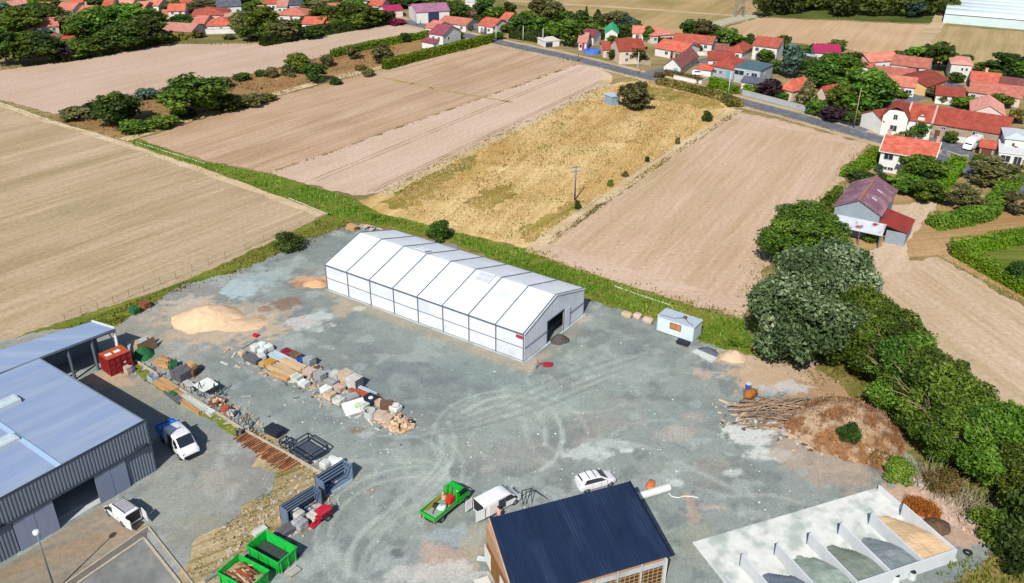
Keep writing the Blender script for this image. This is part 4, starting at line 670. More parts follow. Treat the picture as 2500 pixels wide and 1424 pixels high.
def edge_tufts(path, w, n, h, kind, label, seed):
    rng = np.random.default_rng(seed); p = [G(*q) for q in path]; out = []
    for a, b in zip(p, p[1:]):
        L = (b-a).length; k = int(L*n); u = rng.uniform(0, 1, k); d = (b-a).normalized(); o = rng.normal(size=k)*w*(.4+fbm(u*L*.2, u*0, seed)*1.2)
        out.append(np.stack([a.x+(b.x-a.x)*u-d.y*o, a.y+(b.y-a.y)*u+d.x*o], 1))
    q = np.concatenate(out); q = q[fbm(q[:, 0]*.25, q[:, 1]*.25, seed+1)+rng.uniform(-.2, .2, len(q)) > .42]; n = len(q); a = rng.uniform(0, 6.28, n); ww = .16*rng.uniform(.5, 1.5, n)*h*2; hh = h*rng.uniform(.3, 1.3, n); z = np.zeros(n)
    dx = np.stack([np.cos(a)*ww, np.sin(a)*ww], 1); ln = rng.normal(size=(n, 2))*.3*hh[:, None]
    V = np.stack([np.concatenate([q-dx, z[:, None]], 1), np.concatenate([q+dx, z[:, None]], 1), np.concatenate([q+ln, hh[:, None]], 1)], 1).reshape(-1, 3)
    return tag(link('field_edge_grass', npmesh('field_edge_grass', V, np.arange(3*n).reshape(-1, 3), LEAF[kind], np.clip(fbm(q[:, 0]*.2, q[:, 1]*.2, seed)*.8+rng.uniform(-.2, .4, n), 0, 1)), None), label, 'grass', kind='stuff')
for i, (pl, w, n, h, k, lb) in enumerate([([(930, 476), (1100, 390), (1300, 296), (1480, 209)], .9, 14, .35, 'weed', 'dry grass edge between the pinkish soil and the meadow'), ([(655, 424), (810, 373), (1000, 303), (1300, 198), (1412, 157)], .5, 5, .3, 'weed', 'thin weeds between the brown and the pinkish soil'), ([(300, 340), (560, 268), (800, 201), (950, 164), (1190, 106)], .9, 10, .4, 'weed', 'weeds along the track of the scrub strip'), ([(150, 284), (240, 248), (420, 217), (640, 177), (820, 132), (960, 98)], 1., 8, .5, 'dry', 'dry weeds on the upper edge of the scrub strip'), ([(1230, 112), (1400, 150), (1600, 200), (1800, 256), (1950, 294), (2110, 340)], .8, 10, .35, 'weed', 'dry grass along the near side of the road'), ([(0, 250), (125, 293), (300, 344), (560, 432), (800, 522)], .8, 10, .3, 'weed', 'thin weeds along the stubble edge by the ditch'), ([(1285, 612), (1400, 655), (1520, 695), (1700, 750), (1815, 780)], 1.2, 20, .4, 'weed', 'weeds between the ditch and the tilled soil'), ([(2118, 356), (2060, 440), (1985, 515), (1895, 596), (1850, 690), (1825, 770)], .9, 10, .4, 'weed', 'weeds along the right edge of the tilled field'), ([(2290, 626), (2400, 686), (2500, 742)], .7, 10, .3, 'dry', 'dry grass along the combed field edge'), ([(1430, 728), (1600, 783), (1760, 850), (1850, 874), (1960, 900), (2100, 1045), (2210, 1132)], .9, 16, .3, 'weed', 'weeds creeping onto the yard edge'), ([(335, 768), (425, 708), (640, 644), (740, 594), (862, 550)], 1., 14, .3, 'weed', 'weeds creeping onto the far left yard edge'), ([(0, 168), (150, 150), (380, 107), (640, 106), (960, 54)], 1.2, 6, .6, 'weed', 'rough grass under the trees along the pale field')]): edge_tufts(pl, w, n, h, k, lb, 30+i)
# far wood: one mass
rng = np.random.default_rng(5); pos = []; nr = []
for i in range(130):
    x, y = rng.uniform(1855, 2312), rng.uniform(-70, 44); g = G(x, min(y, 46)); hh = rng.uniform(7, 13); ww = rng.uniform(6, 10)
    d = rng.normal(size=(260, 3)); d /= np.linalg.norm(d, axis=1)[:, None]; r = rng.uniform(.3, 1, 260)**.4
    pos.append(np.array([g.x, g.y, hh*.55])+d*r[:, None]*np.array([ww/2, ww/2, hh*.45])); nr.append(d)
pos = np.concatenate(pos); V, F = leaves(rng, pos, np.concatenate(nr), np.full(len(pos), 1.1))
tag(link('far_wood', npmesh('far_wood', V, F, LEAF['dark'], np.clip(np.repeat(rng.uniform(0, .6, 130), 260)+rng.uniform(0, .4, len(pos)), 0, 1)), None), 'dark wood at the top right edge beyond the tilled field', 'wood', kind='stuff')
tree(2226, 42, -2, 44, 'blue', 'pale silvery tree standing out in the far wood')
# ================================================================ materials for building work
WHITE = pmat('white_render', S(232, 230, 226), .8, .08, .6); CREAM = pmat('cream_render', S(222, 204, 182), .85, .1, .6); OCHRE = pmat('ochre_render', S(236, 196, 136), .85, .1, .6)
GREYW = pmat('grey_render', S(176, 186, 194), .8, .1, .6); PINKW = pmat('pale_pink_render', S(232, 212, 206), .85, .08, .6); STONE = pmat('rubble_stone', S(176, 158, 140), .95, .3, 2.5, .4, 4)
TCORAL = tilemat('coral_tiles', S(204, 116, 98, .6), S(228, 152, 132, .6)); TORANGE = tilemat('orange_tiles', S(196, 92, 72, .6), S(222, 130, 106, .6)); TRED = tilemat('red_tiles', S(154, 68, 56, .68), S(180, 92, 74, .68))
TBROWN = tilemat('brown_tiles', S(132, 78, 72, .7), S(160, 104, 96, .7)); TMAROON = tilemat('maroon_tiles', S(128, 62, 74, .7), S(150, 84, 92, .7)); TPINK = tilemat('pink_tiles', S(212, 142, 128, .68), S(230, 172, 154, .68))
TSLATE = tilemat('slate_roof', S(84, 88, 100, .7), S(112, 112, 124, .7)); TTEAL = pmat('teal_flat_roof', S(84, 116, 124), .6, .12, .8); TGREEN = pmat('green_sheet_roof', S(48, 190, 126), .5, .12, .8); TMAG = pmat('magenta_sheet_roof', S(176, 48, 92), .6, .12, .8); TPLUM = pmat('plum_sheet_roof', S(176, 118, 150), .7, .2, .5)
FRAME = pmat('window_frame', S(226, 226, 224), .6, .05); GLASS = glassmat('window_glass', S(46, 56, 68)); DOORM = pmat('painted_door', S(110, 70, 58), .7, .1); BLUED = pmat('blue_door', S(120, 178, 206), .6, .08); BRICKC = pmat('chimney_brick', S(206, 176, 160), .9, .15, 3)
STEEL = pmat('grey_steel', S(120, 130, 142), .5, .12, 1, metal=.4); DARKST = pmat('dark_steel', S(58, 70, 88), .55, .2, 1.5, metal=.3); CONC = pmat('concrete', S(198, 204, 206), .9, .12, .7, .15, 8, c2=S(170, 178, 180), c2amt=.4); SHUT = pmat('shutter', S(150, 92, 70), .7, .1)
def window(parent, side, t, z, w, h, L, D, fm=FRAME, pm=GLASS):
    b = MB(); p = MB(); o = .07; f = .09
    def put(mb, u0, u1, z0, z1, a0, a1):
        if side == 'f': mb.box(u0, u1, -a1, -a0, z0, z1)
        elif side == 'b': mb.box(u0, u1, D+a0, D+a1, z0, z1)
        elif side == 'l': mb.box(-a1, -a0, u0, u1, z0, z1)
        else: mb.box(L+a0, L+a1, u0, u1, z0, z1)
    put(b, t-w/2, t-w/2+f, z, z+h, .004, o); put(b, t+w/2-f, t+w/2, z, z+h, .004, o)
    put(b, t-w/2+f, t+w/2-f, z, z+f, .004, o); put(b, t-w/2+f, t+w/2-f, z+h-f, z+h, .004, o)
    if w > .9: put(b, t-.03, t+.03, z+f, z+h-f, .004, o*.8)
    wd_ = b.build('window', fm, parent); put(p, t-w/2+f, t+w/2-f, z+f, z+h-f, .006, .03); p.build('pane', pm, wd_); return wd_
def door(parent, side, t, w, h, L, D, m=DOORM, z=0):
    b = MB(); d0, d1 = .004, .06
    if side == 'f': b.box(t-w/2, t+w/2, -d1, -d0, z, z+h)
    elif side == 'l': b.box(-d1, -d0, t-w/2, t+w/2, z, z+h)
    else: b.box(L+d0, L+d1, t-w/2, t+w/2, z, z+h)
    return b.build('door', m, parent)
def house(pa, pb, D, h, rise, wallm, roofm, label, ridge='x', wins=(), doors=(), chim=(), ov=.35, name='house', cat='house', base=False, hip=False, group=None, flat=False, fm=FRAME, raw=False):
    "house whose camera-side eave runs from pixel pa to pixel pb (left to right) at height h; D is its depth in metres"
    if not raw: wins = [(w[0], w[1], w[2]*.8, w[3], w[4]*.88) for w in wins]; h *= .82; D *= 1.12; doors = [(q[0], q[1], q[2], min(q[3], h-.3))+tuple(q[4:]) for q in doors]
    A, B = G(*pa, 0 if base else h), G(*pb, 0 if base else h); d = B-A; L = math.hypot(d.x, d.y)
    t = thing(name, label, cat, (A.x, A.y, 0), math.atan2(d.y, d.x), group)
    b = MB()
    if flat: b.box(0, L, 0, D, -.1, h)
    elif hip: b.box(0, L, 0, D, -.1, h)
    elif ridge == 'x': b.prism([(0, -.1), (D, -.1), (D, h), (D/2, h+rise), (0, h)], 0, L, 'x')
    else: b.prism([(0, -.1), (L, -.1), (L, h), (L/2, h+rise), (0, h)], 0, D, 'y')
    b.build('wall', wallm, t); r = MB(); k = .16
    if flat: r.box(-ov*.5, L+ov*.5, -ov*.5, D+ov*.5, h, h+.25)
    elif hip:
        hx = min(L, D)/2; e = [(-ov, -ov, h), (L+ov, -ov, h), (L+ov, D+ov, h), (-ov, D+ov, h)]
        rg = [(hx, D/2, h+rise), (L-hx, D/2, h+rise)] if L >= D else [(L/2, hx, h+rise), (L/2, D-hx, h+rise)]
        r.add([(x, y, z-.02) for x, y, z in e]+rg+[(x, y, z+.1) for x, y, z in e], [(3, 2, 1, 0), (6, 7, 5, 4), (7, 8, 5), (8, 9, 4, 5), (9, 6, 4), (0, 1, 7, 6), (1, 2, 8, 7), (2, 3, 9, 8), (3, 0, 6, 9)] if L >= D else
              [(3, 2, 1, 0), (6, 7, 4), (7, 8, 5, 4), (8, 9, 5), (9, 6, 4, 5), (0, 1, 7, 6), (1, 2, 8, 7), (2, 3, 9, 8), (3, 0, 6, 9)])
    elif ridge == 'x':
        s = rise/(D/2); y0, z0 = -ov, h-ov*s+k
        r.prism([(y0, z0), (D/2, h+rise+k), (D+ov, z0), (D+ov, z0-k), (D/2, h+rise+.004), (y0, z0-k)], -ov, L+ov, 'x')
    else:
        s = rise/(L/2); x0, z0 = -ov, h-ov*s+k
        r.prism([(x0, z0), (L/2, h+rise+k), (L+ov, z0), (L+ov, z0-k), (L/2, h+rise+.004), (x0, z0-k)], -ov, D+ov, 'y')
    ro = r.build('roof', roofm, t)
    for (u, v) in chim:
        zc = h+rise*(1-abs((v if ridge == 'x' else u)-.5)*2)-.3 if not flat else h
        c = MB(); c.box(u*L-.35, u*L+.35, v*D-.25, v*D+.25, zc, zc+1.4); c.box(u*L-.42, u*L+.42, v*D-.32, v*D+.32, zc+1.4, zc+1.52); c.build('chimney', BRICKC, ro)
    for w in wins:
        sd, u, z, ww, hh = w[:5]; window(t, sd, u*(L if sd in 'fb' else D), z, ww, hh, L, D, fm)
    for dd in doors:
        sd, u, ww, hh = dd[:4]; door(t, sd, u*(L if sd == 'f' else D), ww, hh, L, D, dd[4] if len(dd) > 4 else DOORM)
    return t, L

# ================================================================ the white storage marquee
fab = pmat('white_fabric', S(236, 240, 245, .66), .55, .07, .35, .3, 1.2, c2=S(220, 226, 230, .66), c2amt=.4); fab2 = pmat('wall_sheet', S(230, 234, 244, .64), .5, .06, .4, .1, 1., c2=S(214, 220, 228, .64), c2amt=.4); alu = pmat('alu_profile', S(132, 146, 166), .45, .08, metal=.5)
MQ = thing('storage_marquee', 'long white storage marquee with eight bays standing in the gravel yard', 'marquee', (1.631, 99.17, 0), -.59372)
ML, MW, ME, MR, NB = 36., 15.6, 4.25, 6.63, 8; bay = ML/NB
lo = MB().box(.08, bay-.08, 0, .05, .12, 2.02).mesh('wall_panel'); up = MB().box(.08, bay-.08, 0, .05, 2.08, ME-.15).mesh('wall_panel')
def puff(x0, x1, y0, z0, y1, z1, k=.16, nu=6, nv=8):
    vs = []; fs = []
    for j in range(nv+1):
        for i in range(nu+1):
            u, v = i/nu, j/nv; p = k*math.sin(math.pi*u)*math.sin(math.pi*v)**.5; vs.append((x0+(x1-x0)*u, y0+(y1-y0)*v, z0+(z1-z0)*v+p))
    for j in range(nv):
        for i in range(nu): a = j*(nu+1)+i; fs.append((a, a+1, a+nu+2, a+nu+1))
    return MB().add(vs, fs)
rf = puff(.03, bay-.03, -.1, ME+.02, MW/2, MR).mesh('roof_panel', True); rb = puff(.03, bay-.03, MW/2, MR, MW+.1, ME+.02).mesh('roof_panel', True)
for i in range(NB):
    x = -ML+i*bay
    for me_, m_ in ((lo, fab2), (up, fab2), (rf, fab), (rb, fab)):
        o = link(me_.name.split('.')[0], me_, m_, MQ); o.location = (x, 0, 0)
    for me_ in (lo, up): o = link('wall_panel', me_, fab2, MQ); o.location = (x, MW-.05, 0)
sl = (MR-ME)/(MW/2)
for i in range(NB+1):
    x = -ML+i*bay; x = min(max(x, -ML+.06), -.06)
    MB().box(x-.07, x+.07, -.09, .03, 0, ME).build('post', alu, MQ); MB().box(x-.07, x+.07, MW-.03, MW+.09, 0, ME).build('post', alu, MQ)
    b = MB(); b.bar((x, -.12, ME+.06), (x, MW/2, MR+.05), .12, .14); b.bar((x, MW/2, MR+.05), (x, MW+.12, ME+.06), .12, .14); b.build('rafter', alu, MQ)
MB().box(-ML, 0, -.16, -.1, ME-.16, ME+.06).build('eave_beam', alu, MQ); MB().box(-ML, 0, MW+.1, MW+.16, ME-.16, ME+.06).build('eave_beam', alu, MQ)
MB().box(-ML, 0, -.075, -.06, 2.02, 2.09).build('wall_rail', alu, MQ)
MB().box(-ML-.2, .25, -.35, -.1, 0, .1).build('base_strip', CONC, MQ); MB().box(.1, .4, -.3, MW+.2, 0, .1).build('base_strip', CONC, MQ)
def gable(x, sgn, d0, d1, dh, name='gable_wall'):
    b = MB(); n_ = 52; w = MW/n_
    for i in range(n_):
        y0, y1 = i*w, (i+1)*w; ym = (y0+y1)/2; zt = ME+sl*min(ym, MW-ym)-.06; dep = .05 if i % 2 else .056
        zb = dh if d0 < ym < d1 else .12
        b.box(min(x, x+sgn*dep), max(x, x+sgn*dep), y0, y1, zb, zt)
    return b.build(name, fab2, MQ)
nrm = Vector((math.sin(.59372), math.cos(.59372), 0)); p0 = Vector((1.631, 99.17, 0))
dy0, dy1 = (G(1340, 842)-p0).dot(nrm), (G(1372, 808)-p0).dot(nrm)
gable(0, 1, dy0, dy1, 3.5); gable(-ML, -1, 99, 99, 0)
b = MB(); b.box(.1, .17, dy0-.12, dy0, 0, 3.6); b.box(.1, .17, dy1, dy1+.12, 0, 3.6); b.box(.1, .17, dy0, dy1, 3.5, 3.6); b.build('door_frame', alu, MQ)
MB().box(.1, .14, .1, dy0-.14, 2.02, 2.1).build('gable_rail', alu, MQ); MB().box(.1, .14, dy1+.14, MW-.1, 2.02, 2.1).build('gable_rail', alu, MQ)
b = MB(); b.bar((.12, -.1, ME), (.12, MW/2, MR), .1, .16); b.bar((.12, MW/2, MR), (.12, MW+.1, ME), .1, .16); b.build('gable_trim', fab, MQ)
door_leaf = MB().box(.2, .26, dy1+.2, dy1+1.5, .1, 3.4).build('sliding_door', fab2, MQ)
MB().box(-1.15, -.1, -.2, -.17, ME-.75, ME-.3).build('red_banner', pmat('red_banner', S(206, 40, 78), .6), MQ)
def hatch(i, f0, f1, u0, u1, back=False):
    x0, x1 = -ML+i*bay+u0*bay, -ML+i*bay+u1*bay; z = lambda y: ME+sl*min(y, MW-y)+.17
    y0, y1 = (MW/2*f0, MW/2*f1) if not back else (MW-MW/2*f1, MW-MW/2*f0)
    b = MB(); f = .1
    for (a, c) in (((x0, y0), (x1, y0)), ((x1, y0), (x1, y1)), ((x1, y1), (x0, y1)), ((x0, y1), (x0, y0)), (((x0+x1)/2, y0), ((x0+x1)/2, y1)), ((x0, (y0+y1)/2), (x1, (y0+y1)/2))): b.bar((*a, z(a[1])+.08), (*c, z(c[1])+.08), f, .12)
    h_ = b.build('roof_hatch', fab2, MQ); MB().slab([(x0, y0, z(y0)+.08), (x1, y0, z(y0)+.08), (x1, y1, z(y1)+.08), (x0, y1, z(y1)+.08)], .05).build('pane', pmat('milky_pane', S(208, 214, 232), .25, .05), h_)
hatch(5, .74, .97, .28, .78); hatch(2, .78, .96, .4, .85, True)

# ================================================================ the blue-grey warehouse, bottom left
roofb = pmat('blue_grey_roofing', S(152, 172, 206), .48, .07, .9, spec=.4, c2=S(168, 184, 208), c2amt=.5, sv=(.1, 1, 1)); clad = pmat('wall_cladding', S(130, 142, 158), .5, .06, .8, spec=.4); trimd = pmat('dark_trim', S(64, 72, 86), .5)
TH = R(234.4)          # the front runs towards this azimuth from its right corner
WH = thing('warehouse', 'large blue-grey metal warehouse at the left edge with ribbed front', 'warehouse', (-38.8, 76.35, 0), TH)   # local x along the front, local y = out of the front? (see below)
# local axes: +x along the front to the left, +y towards the camera side, building lies at y<0
HW, LW, DW = 6.5, 34., 21.4
def ribs(t0, t1, z0, z1, y=0., name='cladding', pitch=.36):
    n_ = max(1, int(round((t1-t0)/pitch))); w = (t1-t0)/n_; prof = []
    for i in range(n_):
        a = t0+i*w; prof += [(a, y), (a+w*.45, y), (a+w*.55, y+.07), (a+w*.95, y+.07)]
    prof += [(t1, y), (t1, y-.1), (t0, y-.1)]
    return MB().prism(prof[::-1], z0, z1, 'z').build(name, clad, WH)
ribs(0, LW, 3.75, HW+.25)
C0w = Vector((-38.8, 76.35, 0)); fd = Vector((math.cos(TH), math.sin(TH), 0)); TT = lambda *p: (G(*p)-C0w).dot(fd)
t1, t2, t3, t4 = TT(321, 1192), TT(250, 1234), TT(153, 1295), TT(61, 1350)
ribs(0, t1, 0, 3.75); ribs(t4, LW, 0, 3.75, name='cladding')
drm = pmat('sliding_door_sheet', S(146, 158, 184), .45, .05, .8)
def sdoor(a, c):
    n_ = 4; w = (c-a)/n_; b = MB()
    for i in range(n_): b.box(a+i*w+.01, a+(i+1)*w-.01, .14, .2 if i % 2 else .22, .05, 3.65)
    d = b.build('sliding_door', drm, WH); MB().box(a, c, .12, .24, 3.66, 3.74).build('door_rail', alu, d)
sdoor(t1-.1, t2); sdoor(t3, t4+.1)
MB().box(-.0, LW, .1, .34, 3.76, 3.9).build('door_track', trimd, WH); MB().box(.8, 1.9, .1, .5, 3.92, 4.2).build('track_end', trimd, WH)
MB().box(t4+1.3, t4+1.7, .1, .45, 4.4, 4.6).build('wall_light', FRAME, WH)
MB().box(-.1, LW, -.02, .14, HW+.25, HW+.35).build('parapet_cap', trimd, WH)
b = MB(); b.box(-.05, .1, -DW, -.1, 0, HW); b.box(.1, LW, -DW, -DW+.15, 0, HW); b.box(LW-.1, LW, -DW+.15, -.1, 0, HW); b.build('wall', clad, WH)
MB().box(.1, LW-.1, -DW+.1, -.1, .02, .07).build('floor_slab', CONC, WH)
tr = 9.6
def roofslab(x0, x1, z0, z1, nm='roof'):
    b = MB(); b.hexa([(x0, -DW, z0-.15), (x1, -DW, z1-.15), (x1, -.05, z1-.15), (x0, -.05, z0-.15)], [(x0, -DW, z0), (x1, -DW, z1), (x1, -.05, z1), (x0, -.05, z0)]); r = b.build(nm, roofb, WH)
    rr = MB(); n_ = int(DW/.33)
    for i in range(n_): y = -DW+.1+i*(DW-.2)/n_; rr.hexa([(x0+.02, y, z0), (x1-.02, y, z1), (x1-.02, y+.09, z1), (x0+.02, y+.09, z0)], [(x0+.02, y+.02, z0+.045), (x1-.02, y+.02, z1+.045), (x1-.02, y+.07, z1+.045), (x0+.02, y+.07, z0+.045)])
    tag(rr.build('roof_rib', roofb, r), kind='stuff'); return r
roofslab(-.12, tr, HW-.1, HW+.22); roofslab(tr, LW, HW+.22, HW-.5)
MB().box(tr-.25, tr+.25, -DW, -.05, HW+.24, HW+.32).build('ridge_cap', pmat('ridge_blue', S(176, 206, 236), .4, .03), WH)
def rooflight(px, py, w, d):
    g = G(px, py, HW+.3)-C0w; x = g.dot(fd); y = g.dot(Vector((-math.sin(TH), math.cos(TH), 0))); z = HW+.3
    b = MB(); b.box(x-w/2, x+w/2, y-d/2, y+d/2, z-.3, z+.3); r = b.build('roof_light', pmat('rooflight_frame', S(226, 236, 240), .5, .04), WH)
    MB().box(x-w/2+.12, x+w/2-.12, y-d/2+.12, y+d/2-.12, z+.3, z+.36).build('pane', pmat('rooflight_pane', S(206, 224, 232), .3), r)
rooflight(8, 990, 3.2, 1.5); rooflight(2, 1086, 3.2, 1.5)
# open canopy wing at its far end
HC = 4.9
Ic, Ec, E2, W0 = G(95, 873, HC), G(280, 802, HC), G(225, 785, HC-.3), G(0, 855, HC-.3)
I3, W3 = Ec+(Ic-Ec)*3.2, E2+(W0-E2)*2.6
CW = thing('canopy_wing', 'open-fronted metal canopy wing at the far end of the blue-grey warehouse', 'canopy', (Ec.x, Ec.y, 0)); q = Vector((Ec.x, Ec.y, 0))
MB().slab([p-q for p in (I3, Ec, E2, W3)], .18).build('roof', roofb, CW)
b = MB(); b.bar(Ic-q+Vector((0, 0, -.2)), Ec-q+Vector((0, 0, -.2)), .3, .34); b.build('gutter', trimd, CW); b = MB(); b.bar(Ec-q+Vector((0, 0, .06)), E2-q+Vector((0, 0, .06)), .2, .25); b.build('verge_trim', FRAME, CW)
b = MB(); b.bar(Ic-q+Vector((.2, -.25, -.05)), Ec-q+Vector((.2, -.25, -.05)), .1, .12); b.build('gutter_trim', alu, CW)
e3 = Vector((E2.x, E2.y, 0))-q; w3 = Vector((W3.x, W3.y, 0))-q; b = MB(); n_ = Vector((w3-e3)).cross(Vector((0, 0, 1))).normalized()*.1
b.hexa([e3-n_, w3-n_, w3+n_, e3+n_], [p+Vector((0, 0, HC-.5)) for p in (e3-n_, w3-n_, w3+n_, e3+n_)]); b.build('back_wall', clad, CW)
dI = (Ic-Ec); dI.z = 0; dI.normalize()
for k in (0.15, 3.2, 6.2, 9.2):
    p = dI*k; bb = MB(); bb.box(p.x-.14, p.x+.14, p.y-.14, p.y+.14, 0, HC-.25); bb.build('column', FRAME if k < 1 else STEEL, CW)
pe = (E2-Ec)*.45; b = MB(); b.bar((.05, .05, 1.2), (pe.x, pe.y, HC-.4), .14); b.build('brace', FRAME, CW)

# ================================================================ timber-frame building with dark blue roof
ha, hb = 5.4, 3.7
A, B_, Cc, Dd = G(1195, 1265, ha), G(1535, 1176, ha), G(1637, 1355, hb), G(1258, 1465, hb)
BT = thing('timber_building', 'unfinished timber-frame building with a dark blue metal roof, bottom centre', 'building', (Dd.x, Dd.y, 0), math.atan2(Cc.y-Dd.y, Cc.x-Dd.x))
Mi = Matrix.Translation((Dd.x, Dd.y, 0)) @ Matrix.Rotation(math.atan2(Cc.y-Dd.y, Cc.x-Dd.x), 4, 'Z'); Mi.invert()
a, b_, c, d = (Mi @ p for p in (A, B_, Cc, Dd))
navy = pmat('navy_roofing', S(28, 44, 74, .7), .45, .22, 1., spec=.45, c2=S(42, 58, 86, .7), c2amt=.45, sv=(1, .1, 1))
r = MB().slab([d, c, b_, a], .14).build('roof', navy, BT); rr = MB(); n_ = 46
for i in range(n_):
    u = (i+.5)/n_; p, q2 = d+(c-d)*u, a+(b_-a)*u; rr.bar(p+Vector((0, 0, .02)), q2+Vector((0, 0, .02)), .06, .09)
tag(rr.build('roof_rib', navy, r), kind='stuff')
b = MB(); b.bar(c+Vector((.08, 0, -.03)), b_+Vector((.08, 0, -.03)), .14, .3); b.build('verge_trim', pmat('navy_trim', S(24, 34, 60), .5), BT)
b = MB(); b.bar(d+Vector((-.06, 0, -.05)), a+Vector((-.06, 0, -.05)), .1, .24); b.build('verge_board', pmat('verge_board', S(206, 174, 144), .7), BT)
osb = pmat('raw_board', S(190, 150, 116), .85, .12, 1.5); memb = pmat('brown_membrane', S(72, 56, 46), .7, .12, 1); batt = pmat('batten', S(190, 152, 104), .8, .1)
x0, x1, y0 = .25, c.x-.3, .35; y1 = min(a.y, b_.y)-.3; hn, hf = hb-.35, ha-.3
ww = MB(); ww.hexa([(x0, y0, 0), (x1, y0, 0), (x1, y1, 0), (x0, y1, 0)], [(x0, y0, hn), (x1, y0, hn), (x1, y1, hf), (x0, y1, hf)]); ww.build('wall', osb, BT)
MB().box(x0+.15, x1-.05, y0-.05, y0-.004, .1, hn-1.05).build('membrane', memb, BT); 
up_ = MB(); up_.box(x0, x1, y0-.1, y0-.006, hn-1.02, hn-.5); up_.build('lintel_beam', CONC, BT)
bm = MB().box(-.03, .03, -.11, -.055, .1, hn-1.0).mesh('batten')
for i in range(30):
    o = link('batten', bm, batt, BT); o.location = (x0+.3+i*(x1-x0-.5)/29, y0, 0)
bh = MB().box(x0+.15, x1-.05, -.05, -.01, -.025, .025).mesh('batten')
for k in range(5):
    o = link('batten', bh, batt, BT); o.location = (0, y0-.06, .35+k*(hn-1.5)/4.2)
for i in range(7):
    x = x0+.1+i*(x1-x0-.2)/6; MB().box(x-.07, x+.07, y0-.24, y0-.11, 0, hn+.1).build('post', CONC, BT)
MB().box(x1-.02, x1+.12, y0-.3, y0-.1, 0, hn-.2).build('downpipe', FRAME, BT)
# its left side: boards, brown cladding, white panels
MB().box(x0-.06, x0-.006, y0+.3, y1-.3, .2, hn-.3).build('side_cladding', pmat('rust_brown_boards', S(150, 98, 46), .85, .25, 2), BT)
for k, (v0, v1) in enumerate(((2., 4.), (6.5, 8.2))): MB().box(x0-.1, x0-.062, y0+v0, y0+v1, .5, 2.4).build('insulation_panel', WHITE, BT)
slabm = pmat('pale_slab', S(222, 222, 212), .85, .08, .7)
sl_ = MB(); sl_.box(-1.6, -.15, -1., a.y*.78, 0, .14); sl_.build('side_plinth', slabm, BT)

# ================================================================ concrete storage bays, bottom right
u_ = Vector((math.cos(R(21.6)), math.sin(R(21.6)), 0)); SA = G(1690, 1326)
SB_ = thing('storage_bays', 'pale concrete storage bays with divider walls and heaps, bottom right', 'storage bay', (SA.x, SA.y, 0), R(21.6))
Sl = (G(2140, 1195)-SA).dot(u_); bayc = pmat('bay_concrete', S(232, 234, 228), .85, .12, .7, .1, 6, c2=S(190, 200, 192), c2amt=.55); wallc = pmat('bay_wall', S(222, 226, 230), .8, .08, .7, .1, 8)
lx = lambda px, py, z=0: ((G(px, py, z)-SA).dot(u_), (G(px, py, z)-SA).dot(Vector((-u_.y, u_.x, 0))))
SD = -11.3
MB().box(0, Sl, SD, 0, -.2, .1).build('slab', bayc, SB_)
HWl = 1.6; xs_ = [lx(*p, HWl) for p in ((1812, 1352), (1897, 1326), (1977, 1300), (2053, 1276), (2128, 1251), (2206, 1230))]
tops = []
for i, (x, y) in enumerate(xs_):
    tops.append(x); last = i == 5
    MB().box(x-.075, x+.075, SD+.2, y, .1, HWl).build('divider_wall', wallc, SB_)
    MB().box(x-.13, x+.13, y-.02, y+.02, .1, HWl+.02).build('wall_edge', pmat('edge_steel', S(64, 86, 132), .5, .1, metal=.4), SB_)
MB().box(-1., tops[-1]+.09, SD-.02, SD+.2, -.3, HWl).build('back_wall', wallc, SB_)
x, y = lx(2143, 1198); MB().box(x-.08, x+.08, y-4.2, y, .1, .75).build('low_wall', wallc, SB_)
MB().box(.1, .3, SD, -5.5, .1, .8).build('low_wall', wallc, SB_)
def heap_mesh(w, d, h, seed, n=26, sharp=1.6, round_=False):
    vs = []; fs = []
    for j in range(n+1):
        for i in range(n+1):
            u, v = i/n*2-1, j/n*2-1; r_ = math.sqrt(u*u+v*v) if round_ else max(abs(u)*.6, abs(v))
            nz = mnoise.noise(Vector((u*2.1+seed, v*2.1, seed*.7)))*.32+mnoise.noise(Vector((u*6+seed, v*6, 3.)))*.12+mnoise.noise(Vector((u*15+seed, v*15, 5.)))*.06
            z = max(0, 1-(r_*(1+nz*.5))**sharp)*(1+nz*.7); vs.append((u*w/2, v*d/2, h*z-.03))
    for j in range(n):
        for i in range(n): k = j*(n+1)+i; fs.append((k, k+1, k+n+2, k+n+1))
    return MB().add(vs, fs)
def back_heap(xa, xb, depth, h, mat, label, seed):
    "material pushed against the back wall of a bay: highest at the back, sloping to the front"
    n = 30; w = xb-xa-.2; vs = []; fs = []
    for j in range(n+1):
        for i in range(n+1):
            u, v = i/n, j/n; nz = mnoise.noise(Vector((u*3+seed, v*4, seed)))*.25+mnoise.noise(Vector((u*9, v*11, seed)))*.08
            z = h*max(0, min(1, (1-v*(1+.3*(abs(u-.5)*2)**2+nz*.5))*1.9))**.8*(1+nz*.6)*(1-.18*v); vs.append((xa+.1+u*w, SD+.22+v*depth, .085+z))
    for j in range(n):
        for i in range(n): k = j*(n+1)+i; fs.append((k, k+1, k+n+2, k+n+1))
    o = MB().add(vs, fs).build('aggregate_heap', mat, None, True); o.location = SB_.location; o.rotation_euler = SB_.rotation_euler; return tag(o, label, 'heap')
def gm(nm, c, v=.2): return pmat(nm, S(*c), .95, v, 1.2, .8, 4)
back_heap(tops[4], tops[5], 7.2, 1.2, gm('yellow_sand', (234, 200, 156), .1), 'yellow sand heap in the rightmost concrete bay', 1)
back_heap(tops[3], tops[4], 5.4, 1., gm('blue_gravel', (146, 158, 162)), 'grey gravel heap in the concrete bay left of the sand', 2)
back_heap(tops[2], tops[3], 5.8, 1.05, gm('green_gravel', (138, 150, 136)), 'greenish gravel heap in the third concrete bay from the right', 3)
